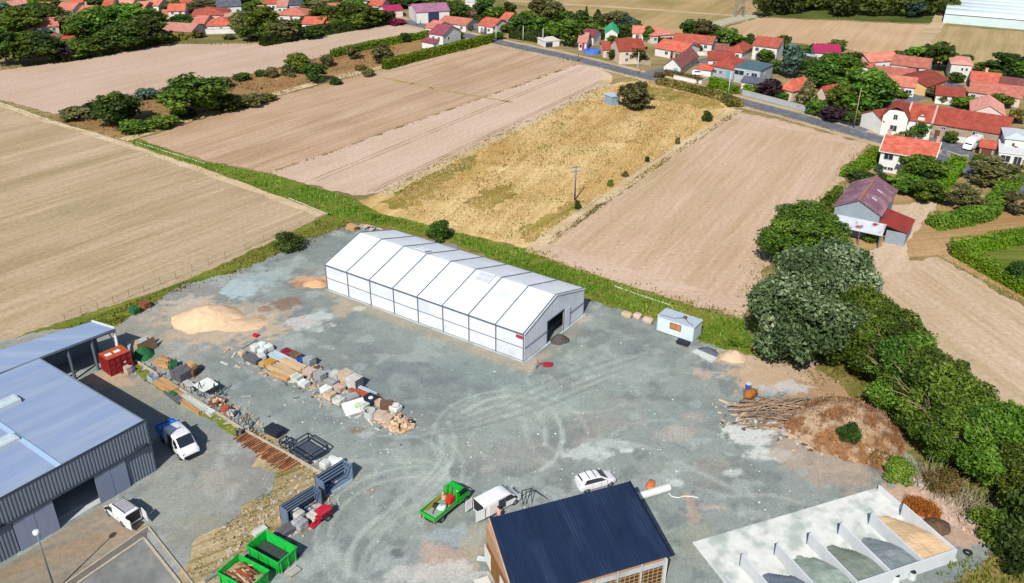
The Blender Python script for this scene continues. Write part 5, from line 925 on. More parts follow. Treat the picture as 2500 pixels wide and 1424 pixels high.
back_heap(tops[1], tops[2], 5.8, 1.05, gm('pale_gravel', (166, 182, 170)), 'pale green-grey gravel heap in the fourth concrete bay from the right', 4)
back_heap(tops[0], tops[1], 5., 1., gm('slate_gravel', (122, 134, 148)), 'dark blue-grey gravel heap in the concrete bay at the bottom edge', 5)
def heap(px, py, wpx, dm, h, mat, label, seed=0, rz=0, name='heap', cat='heap', sharp=1.6, round_=True, n=44):
    g = G(px, py); o = heap_mesh(wpx*mpp(px, py), dm, h, seed, n, sharp, round_).build(name, mat, None, True); o.location = (g.x, g.y, .03); o.rotation_euler = (0, 0, rz); return tag(o, label, cat)

# ================================================================ barn on the right
pur = pmat('purple_sheet', S(138, 96, 110), .7, .15, .6, c2=S(166, 128, 140), c2amt=.5); redl = pmat('red_sheet', S(164, 60, 48), .75, .12, .6, c2=S(120, 60, 66), c2amt=.3); gal = pmat('galvanised_rust', S(206, 212, 222), .5, .12, .8, c2=S(150, 60, 50), c2amt=.25); grs = pmat('grey_sheet', S(150, 166, 178), .6, .1, 1)
A, B_ = G(2040, 502, 5.), G(2149, 524, 5.); d = B_-A; L = math.hypot(d.x, d.y); BN = thing('barn', 'metal barn with purple roof, rusty front lean-to and red side lean-to', 'barn', (A.x, A.y, 0), math.atan2(d.y, d.x)); D = 13.5; h, rise = 5., 1.9
ww = MB(); n_ = 34
for i in range(n_):
    x = i*L/n_; xm = x+L/n_/2; zt = h+rise*(1-abs(xm/L-.5)*2)-.05; ww.box(x, x+L/n_, 0 if i % 2 else -.05, .1, 0, zt)
ww.build('gable_cladding', grs, BN); ww = MB(); ww.box(0, .1, .1, D, 0, h); ww.box(L-.1, L, .1, D, 0, h); ww.prism([(0, 0), (L, 0), (L, h), (L/2, h+rise-.05), (0, h)], D-.1, D, 'y'); ww.build('wall', grs, BN)
for s, m_ in ((0, pur), (1, pur)):
    q = [(-.4, -.4, h-.1), (L/2, -.4, h+rise+.08), (L/2, D+.3, h+rise+.08), (-.4, D+.3, h-.1)]
    if s: q = [(L-x, y, z) for x, y, z in q][::-1]
    rp = MB().slab(q, .1).build('roof', m_, BN)
    if s:
        for yy in (3.6, 8): MB().slab([(L*.68, yy, h+rise*.64+.14), (L*.8, yy, h+rise*.4+.14), (L*.8, yy+.5, h+rise*.4+.14), (L*.68, yy+.5, h+rise*.64+.14)], .05).build('roof_light', gal, rp)
b = MB(); b.bar((L/2, -.4, h+rise+.12), (L/2, D+.3, h+rise+.12), .4, .12); b.build('ridge_cap', pmat('rust_ridge', S(176, 120, 90), .8), BN)
MB().slab([(-.7, -3., 2.5), (L+1.4, -3., 2.5), (L+1.4, -.06, 3.5), (-.7, -.06, 3.5)], .1).build('front_lean_to_roof', gal, BN)
for x in (-.4, L*.36, L*.7, L+1.1): MB().box(x-.09, x+.09, -2.9, -2.72, 0, 2.45).build('post', STEEL, BN)
MB().slab([(L+.02, 0.2, 3.6), (L+4.9, 0.2, 2.5), (L+4.9, 7.5, 2.5), (L+.02, 7.5, 3.6)], .1).build('side_lean_to_roof', redl, BN)
ww = MB(); ww.box(L+1.5, L+4.7, .4, .5, 0, 2.35); ww.box(L+4.6, L+4.7, .5, 7.3, 0, 2.35); ww.build('side_lean_to_wall', grs, BN)
# ================================================================ village houses
F2 = (('f', .25, 1., 1.1, 1.2), ('f', .72, 1., 1.1, 1.2)); F3 = (('f', .16, 1., 1.1, 1.2), ('f', .5, 1., 1.1, 1.2), ('f', .84, 1., 1.1, 1.2)); D1 = (('f', .5, 1., 2.1),)
F2H = F2+(('f', .25, 3.4, 1., 1.1), ('f', .72, 3.4, 1., 1.1))
# --- right-hand village
house((1642, 99), (1738, 108), 8, 2.8, 1.5, WHITE, TORANGE, 'long white bungalow with stepped red-orange roof below the far field', wins=(('f', .08, .9, 1.1, 1.4), ('f', .2, .9, 1.1, 1.4), ('f', .33, .9, 1.1, 1.4), ('f', .47, .9, 1.1, 1.4), ('f', .62, .9, 1.1, 1.4), ('f', .85, .9, 1.1, 1.3)))
house((1600, 116), (1667, 128), 9, 3., 1.8, WHITE, TORANGE, 'white bungalow with orange roof in front of the stepped-roof one', wins=(('f', .42, 1., 1.2, 1.3), ('f', .78, .9, 1.6, 1.4)), doors=(('f', .62, 1., 2.1),))
house((1513, 124), (1574, 122), 8.5, 5., 2.4, CREAM, TRED, 'beige two-storey gabled house beside the road', wins=(('f', .3, 1., 1., 1.2), ('f', .3, 3.2, 1., 1.1), ('f', .7, 3.2, 1., 1.1)), chim=((.97, .5),))
house((1473, 121), (1513, 121), 7, 3., 1.4, CREAM, TRED, 'low red-roofed annex left of the beige two-storey house', wins=(('f', .3, 1., 1.1, 1.2), ('f', .7, 1., 1.1, 1.2)))
house((1621, 160), (1662, 165), 15, 3., 2.2, WHITE, TBROWN, 'white gabled house with pale blue door and brown roof by the road', 'y', doors=(('f', .72, 1.3, 2.1, BLUED),), wins=(('r', .2, .9, 1.2, 1.4), ('r', .45, .9, 1., 1.2), ('r', .7, .9, 1., 1.2)), chim=((.5, .05),))
house((1704, 168), (1736, 172), 4.5, 2.3, .9, WHITE, TORANGE, 'small red striped porch roof beside the white gabled house', name='porch', cat='porch')
house((1736, 160), (1792, 170), 9, 3.4, 2.3, GREYW, TRED, 'grey-walled house with hipped red roof left of the flat-roofed house', hip=True, wins=(('f', .2, 1., 1.2, 1.3), ('f', .45, 1., 1., 1.3)), doors=(('f', .78, 1., 2.2, BLUED),))
house((1795, 164), (1857, 174), 8, 5., 0, GREYW, TTEAL, 'grey modern house with dark teal flat roof', flat=True, wins=(('f', .18, 2.6, 3., 1.6), ('f', .52, 2.9, .8, .9), ('f', .78, 1.9, 1.8, 2.1), ('r', .4, 2.6, 1.2, 1.2)))
house((1811, 199), (1856, 206), 5, 2.4, .9, WHITE, TSLATE, 'low white garage with slate roof before the flat-roofed house', wins=(('f', .3, .8, 1., 1.), ('f', .75, .5, 1.5, 1.5)), name='garage', cat='garage')
house((1774, 124), (1812, 129), 9, 3., 1.8, WHITE, TRED, 'white house with dull red hipped roof in the middle of the village', hip=True, wins=F2)
house((1746, 122), (1776, 124), 6, 2.6, 1.2, WHITE, TBROWN, 'small brown-roofed outbuilding left of the dull red hipped roof', wins=(('f', .5, .9, 1., 1.1),), name='outbuilding', cat='outbuilding')
house((1839, 110), (1898, 117), 9, 5.2, 1.8, WHITE, TORANGE, 'big white two-storey house with orange-brown roof near the far field', wins=(('f', .18, 3.2, 1.2, 1.3), ('f', .55, 3.1, 1., 1.1), ('f', .72, 3.1, 1., 1.1), ('f', .3, .9, 1.2, 1.3), ('f', .8, .9, 1.2, 1.3)))
house((1730, 146), (1792, 149), 7, 2.8, 1.6, WHITE, TRED, 'long dull red roof behind the hipped grey-walled house', wins=F2)
house((1592, 88), (1646, 84), 9, 3., 1.8, WHITE, TCORAL, 'white bungalow with coral hipped roof beside the slim tree', hip=True, wins=F3, doors=(('f', .33, 1., 2.1),))
house((1545, 81), (1571, 82), 8, 3., 1.5, WHITE, TCORAL, 'small white house with coral roof left of the slim tree', wins=(('f', .5, 1., 1.6, 1.4),))
house((1412, 103), (1432, 104), 8.5, 3., 2., WHITE, TPINK, 'white roadside house with pink roof and maroon shutters', doors=(('f', .62, .8, 2.1, TMAG),), wins=(('f', .3, .8, .9, 1.4), ('r', .5, 1., 1., 1.2)))
house((1422, 87), (1449, 90), 6, 3.2, 1.6, WHITE, TMAROON, 'small white house with maroon roof behind the pink-roofed one', wins=(('f', .5, 1., 1., 1.2),))
house((1478, 80), (1508, 81), 9, 3., 1.4, WHITE, TGREEN, 'white shed with vivid green sheet roof', 'y', doors=(('f', .5, 2., 2.2, WHITE),), name='shed', cat='shed')
house((1297, 66), (1331, 70), 7, 3., 1.3, CREAM, TCORAL, 'little beige house with coral gable among roadside trees', wins=F2)
house((1330, 102), (1366, 99), 5, 2.2, .5, WHITE, WHITE, 'low white canopy shelter beside the road', flat=True, name='shelter', cat='shelter', doors=(('f', .3, 2.4, 1.8, GLASS),))
house((1990, 128), (2052, 130), 7, 2.8, 1.8, WHITE, TMAG, 'white shed with magenta sheet roof at the far field edge', name='shed', cat='shed', chim=((.04, .5),))
house((1925, 138), (1968, 146), 6, 2.4, .3, GREYW, pmat('glass_roof', S(186, 206, 222), .25, .1, .6), 'low glass-roofed veranda behind the poplar', flat=True, name='veranda', cat='veranda')
house((1905, 216), (1935, 224), 8, 3.2, 2.6, CREAM, TORANGE, 'left wing of the orange corner house behind the garden wall', wins=(('f', .7, .2, .8, 2.),), hip=True)
house((1988, 232), (2022, 242), 9, 3.4, 2.6, CREAM, TORANGE, 'right wing of the orange corner house behind the conifer', 'y', doors=(('f', .5, .8, 2.1, TMAG),), chim=((.9, .6),))
house((2088, 138), (2124, 151), 9, 4., 1.6, WHITE, TCORAL, 'white house with coral gable left of the porch house', 'y', wins=(('f', .5, 1.2, 1., 1.2), ('r', .5, 1.5, 1., 1.2)))
house((2096, 160), (2128, 165), 5, 2.4, 1.3, WHITE, TCORAL, 'coral lean-to roof with skylight before the coral gable house', name='annex', cat='annex')
house((2176, 156), (2265, 167), 8.5, 3.6, 1.7, WHITE, TCORAL, 'white house with coral roof and dark open porch', wins=(('f', .14, 1.2, 1., 1.3), ('f', .34, 1.2, 1., 1.3)), doors=(('f', .62, 3.2, 2.6, pmat('painted_porch_shade', S(84, 72, 66), .8)),))  # dark door panel: shade inside the open porch, painted as a flat colour
house((2137, 180), (2232, 188), 7, 2.6, 1.3, WHITE, TCORAL, 'long coral roof just below the porch house', wins=F3)
house((2264, 212), (2314, 194), 9, 3.2, 1.6, OCHRE, TRED, 'ochre-walled outbuilding with red roof', name='outbuilding', cat='outbuilding')
house((2168, 207), (2234, 214), 7.5, 3.2, 1.6, WHITE, TCORAL, 'white house with coral roof and brown shutters', wins=(('f', .28, .9, 1., 1.4), ('f', .8, 1., 1.6, 1.2), ('r', .5, 1.2, .9, 1.)), doors=(('f', .14, .5, 1.6, SHUT), ('f', .42, .5, 1.6, SHUT), ('f', .56, .9, 2.1, SHUT)))
house((2147, 197), (2168, 203), 6, 2.8, 1.3, WHITE, TCORAL, 'small coral-roofed annex left of the brown-shuttered house', name='annex', cat='annex')
house((2324, 156), (2374, 160), 9, 5.6, .9, WHITE, TPINK, 'tall white cube house with shallow pink roof', hip=True, wins=(('f', .56, 3.6, .7, 1.), ('f', .78, 3.6, .7, 1.), ('r', .3, 3.5, .7, 1.), ('r', .7, 1., 1., 1.2)), doors=(('f', .48, 1.6, 2.2, GLASS),))
house((2316, 176), (2345, 180), 5, 2.6, 0, GREYW, TSLATE, 'grey flat-roofed garage at the corner of the white cube house', flat=True, name='garage', cat='garage')
house((2371, 196), (2440, 203), 8, 2.7, 1.5, CREAM, TORANGE, 'long low house with bright orange roof right of the white cube', wins=F3, doors=(('f', .33, 1.4, 2., SHUT), ('f', .66, 1.4, 2., SHUT)), chim=((.5, .5),))
house((2440, 205), (2492, 212), 6, 2.7, 1.3, STONE, TBROWN, 'brownish outbuilding at the right edge beside the orange-roofed one', doors=(('f', .25, 1.2, 2.), ('f', .65, 1.2, 2.)), name='outbuilding', cat='outbuilding')
house((2366, 223), (2492, 240), 9, 3., 1.7, CREAM, TCORAL, 'longest coral-roofed bungalow at the right edge', wins=(('f', .1, 1., 1.2, 1.2), ('f', .28, 1.1, 1., 1.), ('f', .86, .5, 1.2, 2.)))
house((2286, 231), (2353, 238), 7, 2.8, 1.4, WHITE, TRED, 'small white house with red roof behind the farmhouse', wins=(('f', .22, 1., 1., 1.2),), doors=(('f', .5, 1., 2.1, WHITE), ('f', .75, 2.2, 2., WHITE)))
house((2300, 216), (2345, 222), 5, 2.5, .4, GREYW, TSLATE, 'low slate-roofed lean-to behind the small red-roofed house', flat=True, name='lean_to', cat='shed')
house((2372, 272), (2452, 281), 9, 2.9, 1.9, PINKW, TPINK, 'pale pink garage with wide gable above the long barn', 'y', name='garage', cat='garage')
# farmhouse with dormer, gable and long barn
t, L = house((2214, 290), (2277, 299), 8.5, 4.2, 2.6, WHITE, TRED, 'white farmhouse with red roof, dormer and arched gable', wins=(('f', .25, 1.2, .9, 1.3),), chim=(), raw=True)
b = MB(); b.prism([(.0, 0), (5.4, 0), (5.4, 4.5), (4.3, 6.), (1.1, 6.), (0, 4.5)], -1.4, 5, 'y'); gb = b.build('front_gable', WHITE, t); gb.location = (-5.0, 0, 0)
b = MB(); pr = [(-.4, 4.2), (1., 6.15), (2.7, 6.9), (4.4, 6.15), (5.8, 4.2), (5.8, 4.45), (4.5, 6.45), (2.7, 7.2), (.9, 6.45), (-.4, 4.45)]; b.prism(pr, -1.6, 5, 'y'); g2 = b.build('gable_roof', TRED, t); g2.location = (-5.0, 0, 0)
for z_, w_ in ((1.2, 1.6), (3.9, 1.)):
    w = window(t, 'f', -2.3, z_, w_, 1.5 if z_ < 2 else 1.3, L, 8.5); w.location = (0, -1.4, 0)
b = MB(); b.prism([(L*.42, 4.), (L*.42, 5.2), (L*.55, 5.5), (L*.68, 5.2), (L*.68, 4.)], -.1, 2.6, 'y'); b.build('dormer', WHITE, t)
b = MB(); b.slab([(L*.4, -.3, 5.3), (L*.7, -.3, 5.3), (L*.7, 3, 5.95), (L*.4, 3, 5.95)], .12); b.build('dormer_roof', TRED, t)
for u in (.0, 1.): MB().slab([(u*L-.2, -.45, 4.2), (u*L+.2, -.45, 4.2), (u*L+.2, 4.25, 7.1), (u*L-.2, 4.25, 7.1)], .2).build('roof_verge', BRICKC, t)
house((2158, 296), (2186, 292), 7, 3.2, 1.6, WHITE, TRED, 'low annex with red roof at the left of the farmhouse gable', wins=(('f', .4, 1., .8, 1.),), name='annex', cat='annex', raw=True)
house((2278, 300), (2457, 328), 9.5, 3.5, 2.6, STONE, TRED, 'long stone barn with dark red tiled roof joined to the farmhouse', wins=(('f', .16, 2.2, 1., .8), ('f', .6, 1.8, 1.3, 1.2)), doors=(('f', .09, 1.1, 2., DOORM), ('f', .4, 5., 1.3, WHITE), ('f', .8, 5., 1.3, WHITE)), name='stone_barn', cat='barn', raw=True)
t, L = house((2152, 367), (2281, 388), 8, 4.4, 2.2, WHITE, TORANGE, 'white house with bright orange roof beside the tilled field', wins=(('f', .16, 2.6, 1.9, 1.5), ('f', .42, 2.6, 1.3, 1.4), ('f', .12, .4, 1.2, .8), ('f', .24, .4, 1.2, .8), ('r', .5, 2.4, .9, 1.1)), doors=(('f', .7, 1., 2.1),), chim=((.03, .5), (.97, .5)), raw=True)
for u in (0., 1.):
    b = MB(); b.bar((u*L+(-.36 if u == 0 else .36), -.4, 4.3), (u*L+(-.36 if u == 0 else .36), 4, 6.7), .18, .22); b.bar((u*L+(-.36 if u == 0 else .36), 4, 6.7), (u*L+(-.36 if u == 0 else .36), 8.4, 4.3), .18, .22); b.build('verge_trim', WHITE, t)
MB().box(-.4, L+.4, -.52, -.38, 4.15, 4.3).build('gutter', FRAME, t)
house((2394, 358), (2428, 363), 4.5, 2.6, .9, STONE, TORANGE, 'small stone garage with orange and white roof by the motorhome', name='garage', cat='garage', doors=(('f', .5, 2., 2., DOORM),))
house((2418, 350), (2448, 368), 5, 2.6, .7, WHITE, TMAROON, 'white lean-to with maroon roof edge beside the small stone garage', name='lean_to', cat='shed')
house((2440, 372), (2500, 380), 8, 3.2, 0, WHITE, pmat('white_terrace', S(222, 226, 226), .7, .06), 'white modern house with terrace at the right edge', flat=True, wins=(('f', .3, .8, 2., 1.8), ('f', .8, .4, 1.6, 2.2)))
house((2456, 338), (2510, 344), 7, 5.4, .9, WHITE, pmat('white_roof', S(214, 222, 228), .6, .06), 'upper white block of the modern house at the right edge', hip=True, wins=(('f', .4, 3.4, .7, 1.1),))
# --- left-hand village
house((65, 69), (142, 63), 9, 2.9, 1.9, CREAM, TCORAL, 'long coral-roofed bungalow near the left edge', wins=F3, chim=((.05, .5),))
house((20, 72), (44, 71), 7, 2.7, 1.2, CREAM, TCORAL, 'small coral-roofed house at the far left edge', wins=(('f', .5, .9, 1., 1.),))
house((152, 94), (193, 96), 7, 2.6, 1.8, CREAM, TRED, 'weathered brick-red shed roof among trees near the left edge', name='shed', cat='shed')
house((168, 68), (193, 68), 6, 5., .8, WHITE, TSLATE, 'small white building with balcony above the brick-red shed', wins=F2H)
house((110, 98), (128, 98), 5, 3., 1.2, PINKW, TPINK, 'little pinkish gable wall left of the brick-red shed', 'y', name='shed', cat='shed')
house((136, 24), (176, 25), 9, 2.9, 1.6, WHITE, TCORAL, 'left half of the coral double house near the top', wins=F2)
house((190, 30), (224, 31), 8, 2.9, 1.6, WHITE, TCORAL, 'right half of the coral double house near the top', wins=F2, chim=((.2, .5),))
house((170, 6), (209, 7), 8, 3.2, 1.8, WHITE, TORANGE, 'white house with red-orange roof at the top edge left', 'x', wins=F2)
house((276, 9), (322, 10), 10, 3., 2.4, CREAM, TPINK, 'pink-roofed house with large beige gable at the top', wins=F2)
house((12, 12), (27, 14), 6, 4.6, 1.2, WHITE, TPINK, 'tall white gable in the top left corner', 'y', wins=(('f', .5, 2.6, .8, 1.),))
house((36, 4), (72, 5), 8, 3., 1.6, GREYW, TSLATE, 'grey slate-roofed house at the top left edge', wins=F2)
house((356, 13), (386, 14), 7, 3.4, 1.4, WHITE, TCORAL, 'small white house with pale orange roof above the tall trees', wins=F2)
house((410, 27), (450, 26), 8, 4.8, 1.6, WHITE, TORANGE, 'white two-storey house with orange roof left of the hipped roof', wins=F2H)
house((386, 37), (432, 40), 7, 2.6, 1.2, CREAM, TCORAL, 'low coral roof below the white two-storey house', wins=F2)
house((466, 39), (551, 37), 11, 3., 2., WHITE, TORANGE, 'wide white house with orange hipped roof in the left village', hip=True, wins=F3, doors=D1)
house((505, 64), (572, 62), 9, 3.2, 2.1, WHITE, TORANGE, 'white house with orange roof and long white garden wall', hip=True, wins=F3, doors=D1)
house((394, 74), (466, 78), 9, 2.8, 1.6, PINKW, TPINK, 'pale bungalow with pink roof and glass front at the field edge', wins=(('f', .42, .3, 2.4, 2.2), ('f', .65, .3, 2.4, 2.2), ('f', .12, .8, 1.4, 1.2)))
house((531, 17), (588, 14), 8, 3.6, 1.8, WHITE, TSLATE, 'long white house with dark slate roof and blue end', wins=F3)
house((588, 14), (598, 12), 6, 3.4, .4, pmat('blue_wall', S(86, 140, 206), .6), TSLATE, 'blue-painted end block of the slate-roofed long house', flat=True, name='annex', cat='annex')
house((675, 37), (746, 39), 10, 3., 2., WHITE, TCORAL, 'white house with coral hipped roof in the left village', hip=True, wins=F3, doors=D1)
house((737, 58), (786, 60), 8, 2.8, 1.6, WHITE, TORANGE, 'low house with mottled orange roof behind the dark hedge', wins=F2)
house((796, 57), (832, 55), 7, 2.8, 1.6, WHITE, TORANGE, 'small orange-roofed house with blue-grey gable behind the dark hedge', wins=F2)
house((648, 9), (674, 9), 7, 3.2, 1.6, WHITE, TORANGE, 'orange-red roof at the top edge left of the grey house', wins=F2)
house((704, 12), (733, 12), 8, 3.6, 1.8, GREYW, TSLATE, 'grey house with dark roof at the top edge', wins=F2)
house((848, 7), (894, 8), 8, 4., .4, CREAM, WHITE, 'pale long building at the top edge right of the village wood', flat=True, wins=F3)
house((896, 12), (931, 14), 8, 3., 1.6, CREAM, TORANGE, 'orange-roofed house left of the crimson shed', wins=F2)
house((941, 27), (983, 24), 7, 3., 1.2, PINKW, TMAG, 'crimson shed with blue tarpaulin left of the pink-roofed hall', name='shed', cat='shed', doors=(('f', .4, 1.6, 2.2, TMAG),))
t, L = house((1016, 30), (1097, 26), 12, 4.8, 1.6, WHITE, TPLUM, 'white industrial hall with plum-pink roof near the top centre', doors=(('f', .52, 4., 4.2, pmat('navy_door', S(48, 56, 92), .6)),), name='hall', cat='hall')
house((1072, 54), (1137, 62), 8, 2.8, 1.4, WHITE, TCORAL, 'white bungalow with coral roof across from the industrial hall', wins=F3)
house((1168, 60), (1203, 66), 8, 3.2, 1.8, WHITE, TORANGE, 'white house with vivid orange roof by the bend of the road', wins=F2, doors=D1)
house((1222, 46), (1240, 48), 8, 3.6, 1.5, WHITE, TORANGE, 'small white house with orange roof right of the layered tree', wins=(('f', .5, 1., .9, 1.1), ('r', .5, 1.4, .9, 1.1)))
house((1136, 5), (1176, 6), 7, 3.4, .3, WHITE, WHITE, 'white building at the top edge above the coral bungalow', flat=True, wins=F3)
house((1120, 34), (1160, 36), 6, 2.6, .8, STONE, TMAROON, 'dark open shed behind the coral bungalow', name='shed', cat='shed', doors=(('f', .5, 3., 2.2, DARKST),))
house((1048, 81), (1081, 86), 8.5, 5.4, 2., WHITE, TMAROON, 'white two-storey house with maroon roof at the end of the long hedge', wins=(('f', .3, 3.4, 1., 1.1), ('f', .7, 3.4, 1., 1.1), ('r', .3, 3.2, .9, 1.1)))
house((1030, 101), (1058, 106), 7, 2.6, 1.1, WHITE, TMAROON, 'low maroon-roofed garage attached before the two-storey house', doors=(('r', .5, 2.2, 2.1, BLUED),), name='garage', cat='garage')
house((152, 121), (194, 120), 4, 2., .4, pmat('green_hut', S(60, 170, 110), .6), TGREEN, 'small green garden hut among trees near the left edge', flat=True, name='hut', cat='hut')
house((1494, 238), (1513, 235), 3.2, 2.2, .2, pmat('hut_sheet', S(150, 172, 190), .5), pmat('hut_roof', S(196, 208, 220), .4), 'small metal hut beside the lone meadow tree', flat=True, name='hut', cat='hut', raw=True)
for pa, pb, r_, w_, lb in [((88, 22), (112, 22), TCORAL, WHITE, 'coral-roofed house between the dark cedar and the double house'), ((250, 14), (272, 14), TORANGE, WHITE, 'orange-roofed house left of the pink gabled one at the top'), ((326, 20), (350, 21), TCORAL, CREAM, 'coral-roofed house right of the big beige gable'), ((440, 12), (468, 11), TORANGE, WHITE, 'small orange roof at the top above the hipped roof'), ((556, 50), (580, 48), TPINK, WHITE, 'pink-roofed cottage behind the long garden wall house'), ((470, 56), (498, 57), TCORAL, WHITE, 'coral-roofed cottage between the two large orange-roofed houses'), ((612, 30), (640, 31), TPINK, WHITE, 'pink-roofed cottage left of the coral hipped house'), ((760, 44), (790, 43), TCORAL, WHITE, 'coral cottage behind the mottled orange roof'), ((676, 16), (700, 16), TPINK, WHITE, 'pale pink roof left of the grey house at the top'), ((800, 24), (826, 24), TCORAL, CREAM, 'coral roof among the trees of the village wood'), ((1040, 66), (1062, 70), TCORAL, WHITE, 'small coral cottage across the lane from the hall'), ((52, 44), (80, 43), TCORAL, WHITE, 'coral roof at the left between cedar and long bungalow'), ((206, 52), (232, 52), TORANGE, CREAM, 'orange roof in the trees below the double house'), ((520, 4), (546, 3), TORANGE, WHITE, 'orange roof at the top edge above the slate-roofed house')]:
    house(pa, pb, 7.5, 3.2, 1.6, w_, r_, lb, wins=F2)
# glasshouses far right
gl = pmat('glasshouse_film', S(226, 240, 240, .8), .3, .05, .3); ga = G(2302, 56); gb = G(2560, 78); dd = gb-ga; gw = 8.2; GH = thing('glasshouse', 'huge white multi-span glasshouse in the top right corner', 'greenhouse', (ga.x, ga.y, 0), math.atan2(dd.y, dd.x))
ln = 160.
for i in range(22):
    y = i*gw; b = MB(); pr = [(y, 3.2)]+[(y+gw/2-math.cos(math.pi*k/8)*gw/2, 3.2+math.sin(math.pi*k/8)*1.5) for k in range(1, 8)]+[(y+gw, 3.2), (y+gw, 3.1), (y, 3.1)]
    b.prism(pr, 0, ln, 'x'); b.build('roof_span', gl, GH, True)
    g_ = MB(); g_.box(0, ln, y-.2, y+.2, 3.05, 3.3); g_.build('gutter', STEEL, GH)
b = MB(); b.box(0, ln, -.1, 0, 0, 3.1); b.box(-.1, 0, 0, 22*gw, 0, 3.1); b.build('wall', pmat('glasshouse_wall', S(206, 226, 226), .35, .06, .3), GH)
# garden walls
def wall(pl, h, w, m, label, name='garden_wall'):
    pts = [G(*p) for p in pl]; c = pts[0]; b = MB(); cp = MB()
    for a, q in zip(pts, pts[1:]): b.bar(a-c+Vector((0, 0, h/2)), q-c+Vector((0, 0, h/2)), w, h); cp.bar(a-c+Vector((0, 0, h+.05)), q-c+Vector((0, 0, h+.05)), w+.12, .09)
    t = thing(name, label, 'wall', (c.x, c.y, 0)); b.build('wall_body', m, t); cp.build('coping', kerbm, t); return t
wall([(1812, 232), (1870, 247), (1950, 268), (2080, 306)], 1.3, .3, GREYW, 'long pale garden wall along the road before the orange corner house')
wall([(1645, 192), (1700, 204), (1712, 206)], 1., .3, WHITE, 'white garden wall before the white gabled house'); wall([(1712, 206), (1730, 200), (1755, 196)], 1., .3, CREAM, 'cream garden wall beside the parked white car')
wall([(1480, 142), (1530, 150), (1590, 162)], 1.2, .3, STONE, 'stone garden wall before the beige two-storey house'); wall([(495, 84), (560, 82), (610, 80)], 1.6, .3, WHITE, 'long white garden wall at the edge of the pale field')
wall([(1660, 134), (1720, 136), (1765, 132)], 1.2, .3, WHITE, 'white wall along the lane below the orange bungalow'); wall([(2310, 380), (2345, 392), (2362, 390)], 1., .3, STONE, 'stone wall at the drive of the orange-roofed house'); wall([(2370, 408), (2430, 410), (2448, 398)], 1.2, .3, STONE, 'stone wall below the small stone garage')
# lamp posts and utility poles
wood = pmat('pole_wood', S(150, 138, 118), .9, .15, 2); pc = pmat('pole_concrete', S(206, 204, 196), .85, .08, 1)
def pole(px, py, ty, label, m=pc, r=.16, arms=0, lamp=False, name='utility_pole'):
    g = G(px, py); h = hgt(px, py, ty); t = thing(name, label, 'pole', (g.x, g.y, 0), .4); MB().cyl((0, 0, 0), (0, 0, h), r, r*.65, 8).build('shaft', m, t, True)
    for k in range(arms):
        b = MB(); b.bar((-1., 0, h-.3-k*.8), (1., 0, h-.3-k*.8), .12); a = b.build('crossarm', STEEL, t); ins = MB()
        for x in (-.9, 0, .9): ins.cyl((x, 0, h-.24-k*.8), (x, 0, h-.02-k*.8), .06, .04, 6)
        ins.build('insulator', FRAME, a)
    if lamp: b = MB(); b.tube([(0, 0, h-.1), (.6, 0, h+.15), (1.3, 0, h+.1)], .05); a = b.build('lamp_arm', STEEL, t); MB().box(1., 1.6, -.13, .13, h, h+.12).build('lamp_head', FRAME, a)
    return t
pole(1556, 182, 128, 'pale concrete pole at the road junction beside the meadow'); pole(1411, 150, 104, 'dark wooden pole at the roadside before the pink-roofed house', wood); pole(1277, 101, 64, 'concrete pole on the roadside hedge at the village entrance'); pole(1325, 110, 70, 'concrete pole beside the low white shelter'); pole(1778, 232, 176, 'concrete pole beside the clipped roadside hedge'); pole(1785, 228, 190, 'shorter post beside the concrete pole at the clipped hedge', STEEL, .1)
pole(2084, 312, 215, 'wooden pole at the side lane junction', wood); pole(1211, 101, 62, 'white pole at the end of the long clipped hedge'); pole(1016, 62, 30, 'pole beside the lane before the industrial hall', wood); pole(1768, 118, 92, 'slim street lamp behind the stepped-roof bungalow', STEEL, .08, lamp=True); pole(1737, 130, 100, 'slim street lamp right of the orange bungalow', STEEL, .08, lamp=True)
pole(1403, 490, 405, 'steel lattice-topped power pole standing in the golden meadow', STEEL, .17, arms=2)
# far pylon
g = G(1803, 40); t = thing('pylon', 'grey lattice pylon on the far stubble at the top', 'pylon', (g.x, g.y, 0)); b = MB(); hp = 20
for i in range(6):
    z0, z1 = i*hp/6, (i+1)*hp/6; w0, w1 = 1.6-.22*i, 1.6-.22*(i+1)
    for sx, sy in ((1, 1), (1, -1), (-1, 1), (-1, -1)): b.bar((sx*w0, sy*w0, z0), (sx*w1, sy*w1, z1), .14)
    for s in (1, -1): b.bar((-w0, s*w0, z0), (w1, s*w1, z1), .09); b.bar((s*w0, -w0, z0), (s*w1, w1, z1), .09)
b.build('lattice', STEEL, t); b = MB(); [b.bar((-3, 0, z), (3, 0, z), .16) for z in (16, 19)]; b.build('crossarm', STEEL, t)
# above-ground pool
g = G(1445, 130); t = thing('garden_pool', 'round blue above-ground pool beside the roadside garden', 'pool', (g.x, g.y, 0)); MB().cyl((0, 0, 0), (0, 0, 1.1), 2.6, 2.6, 24).build('pool_wall', pmat('pool_blue', S(96, 136, 216), .5), t, False); MB().cyl((0, 0, 1.1), (0, 0, 1.14), 2.4, 2.4, 24).build('water', pmat('pool_water', S(60, 110, 220), .1), t)
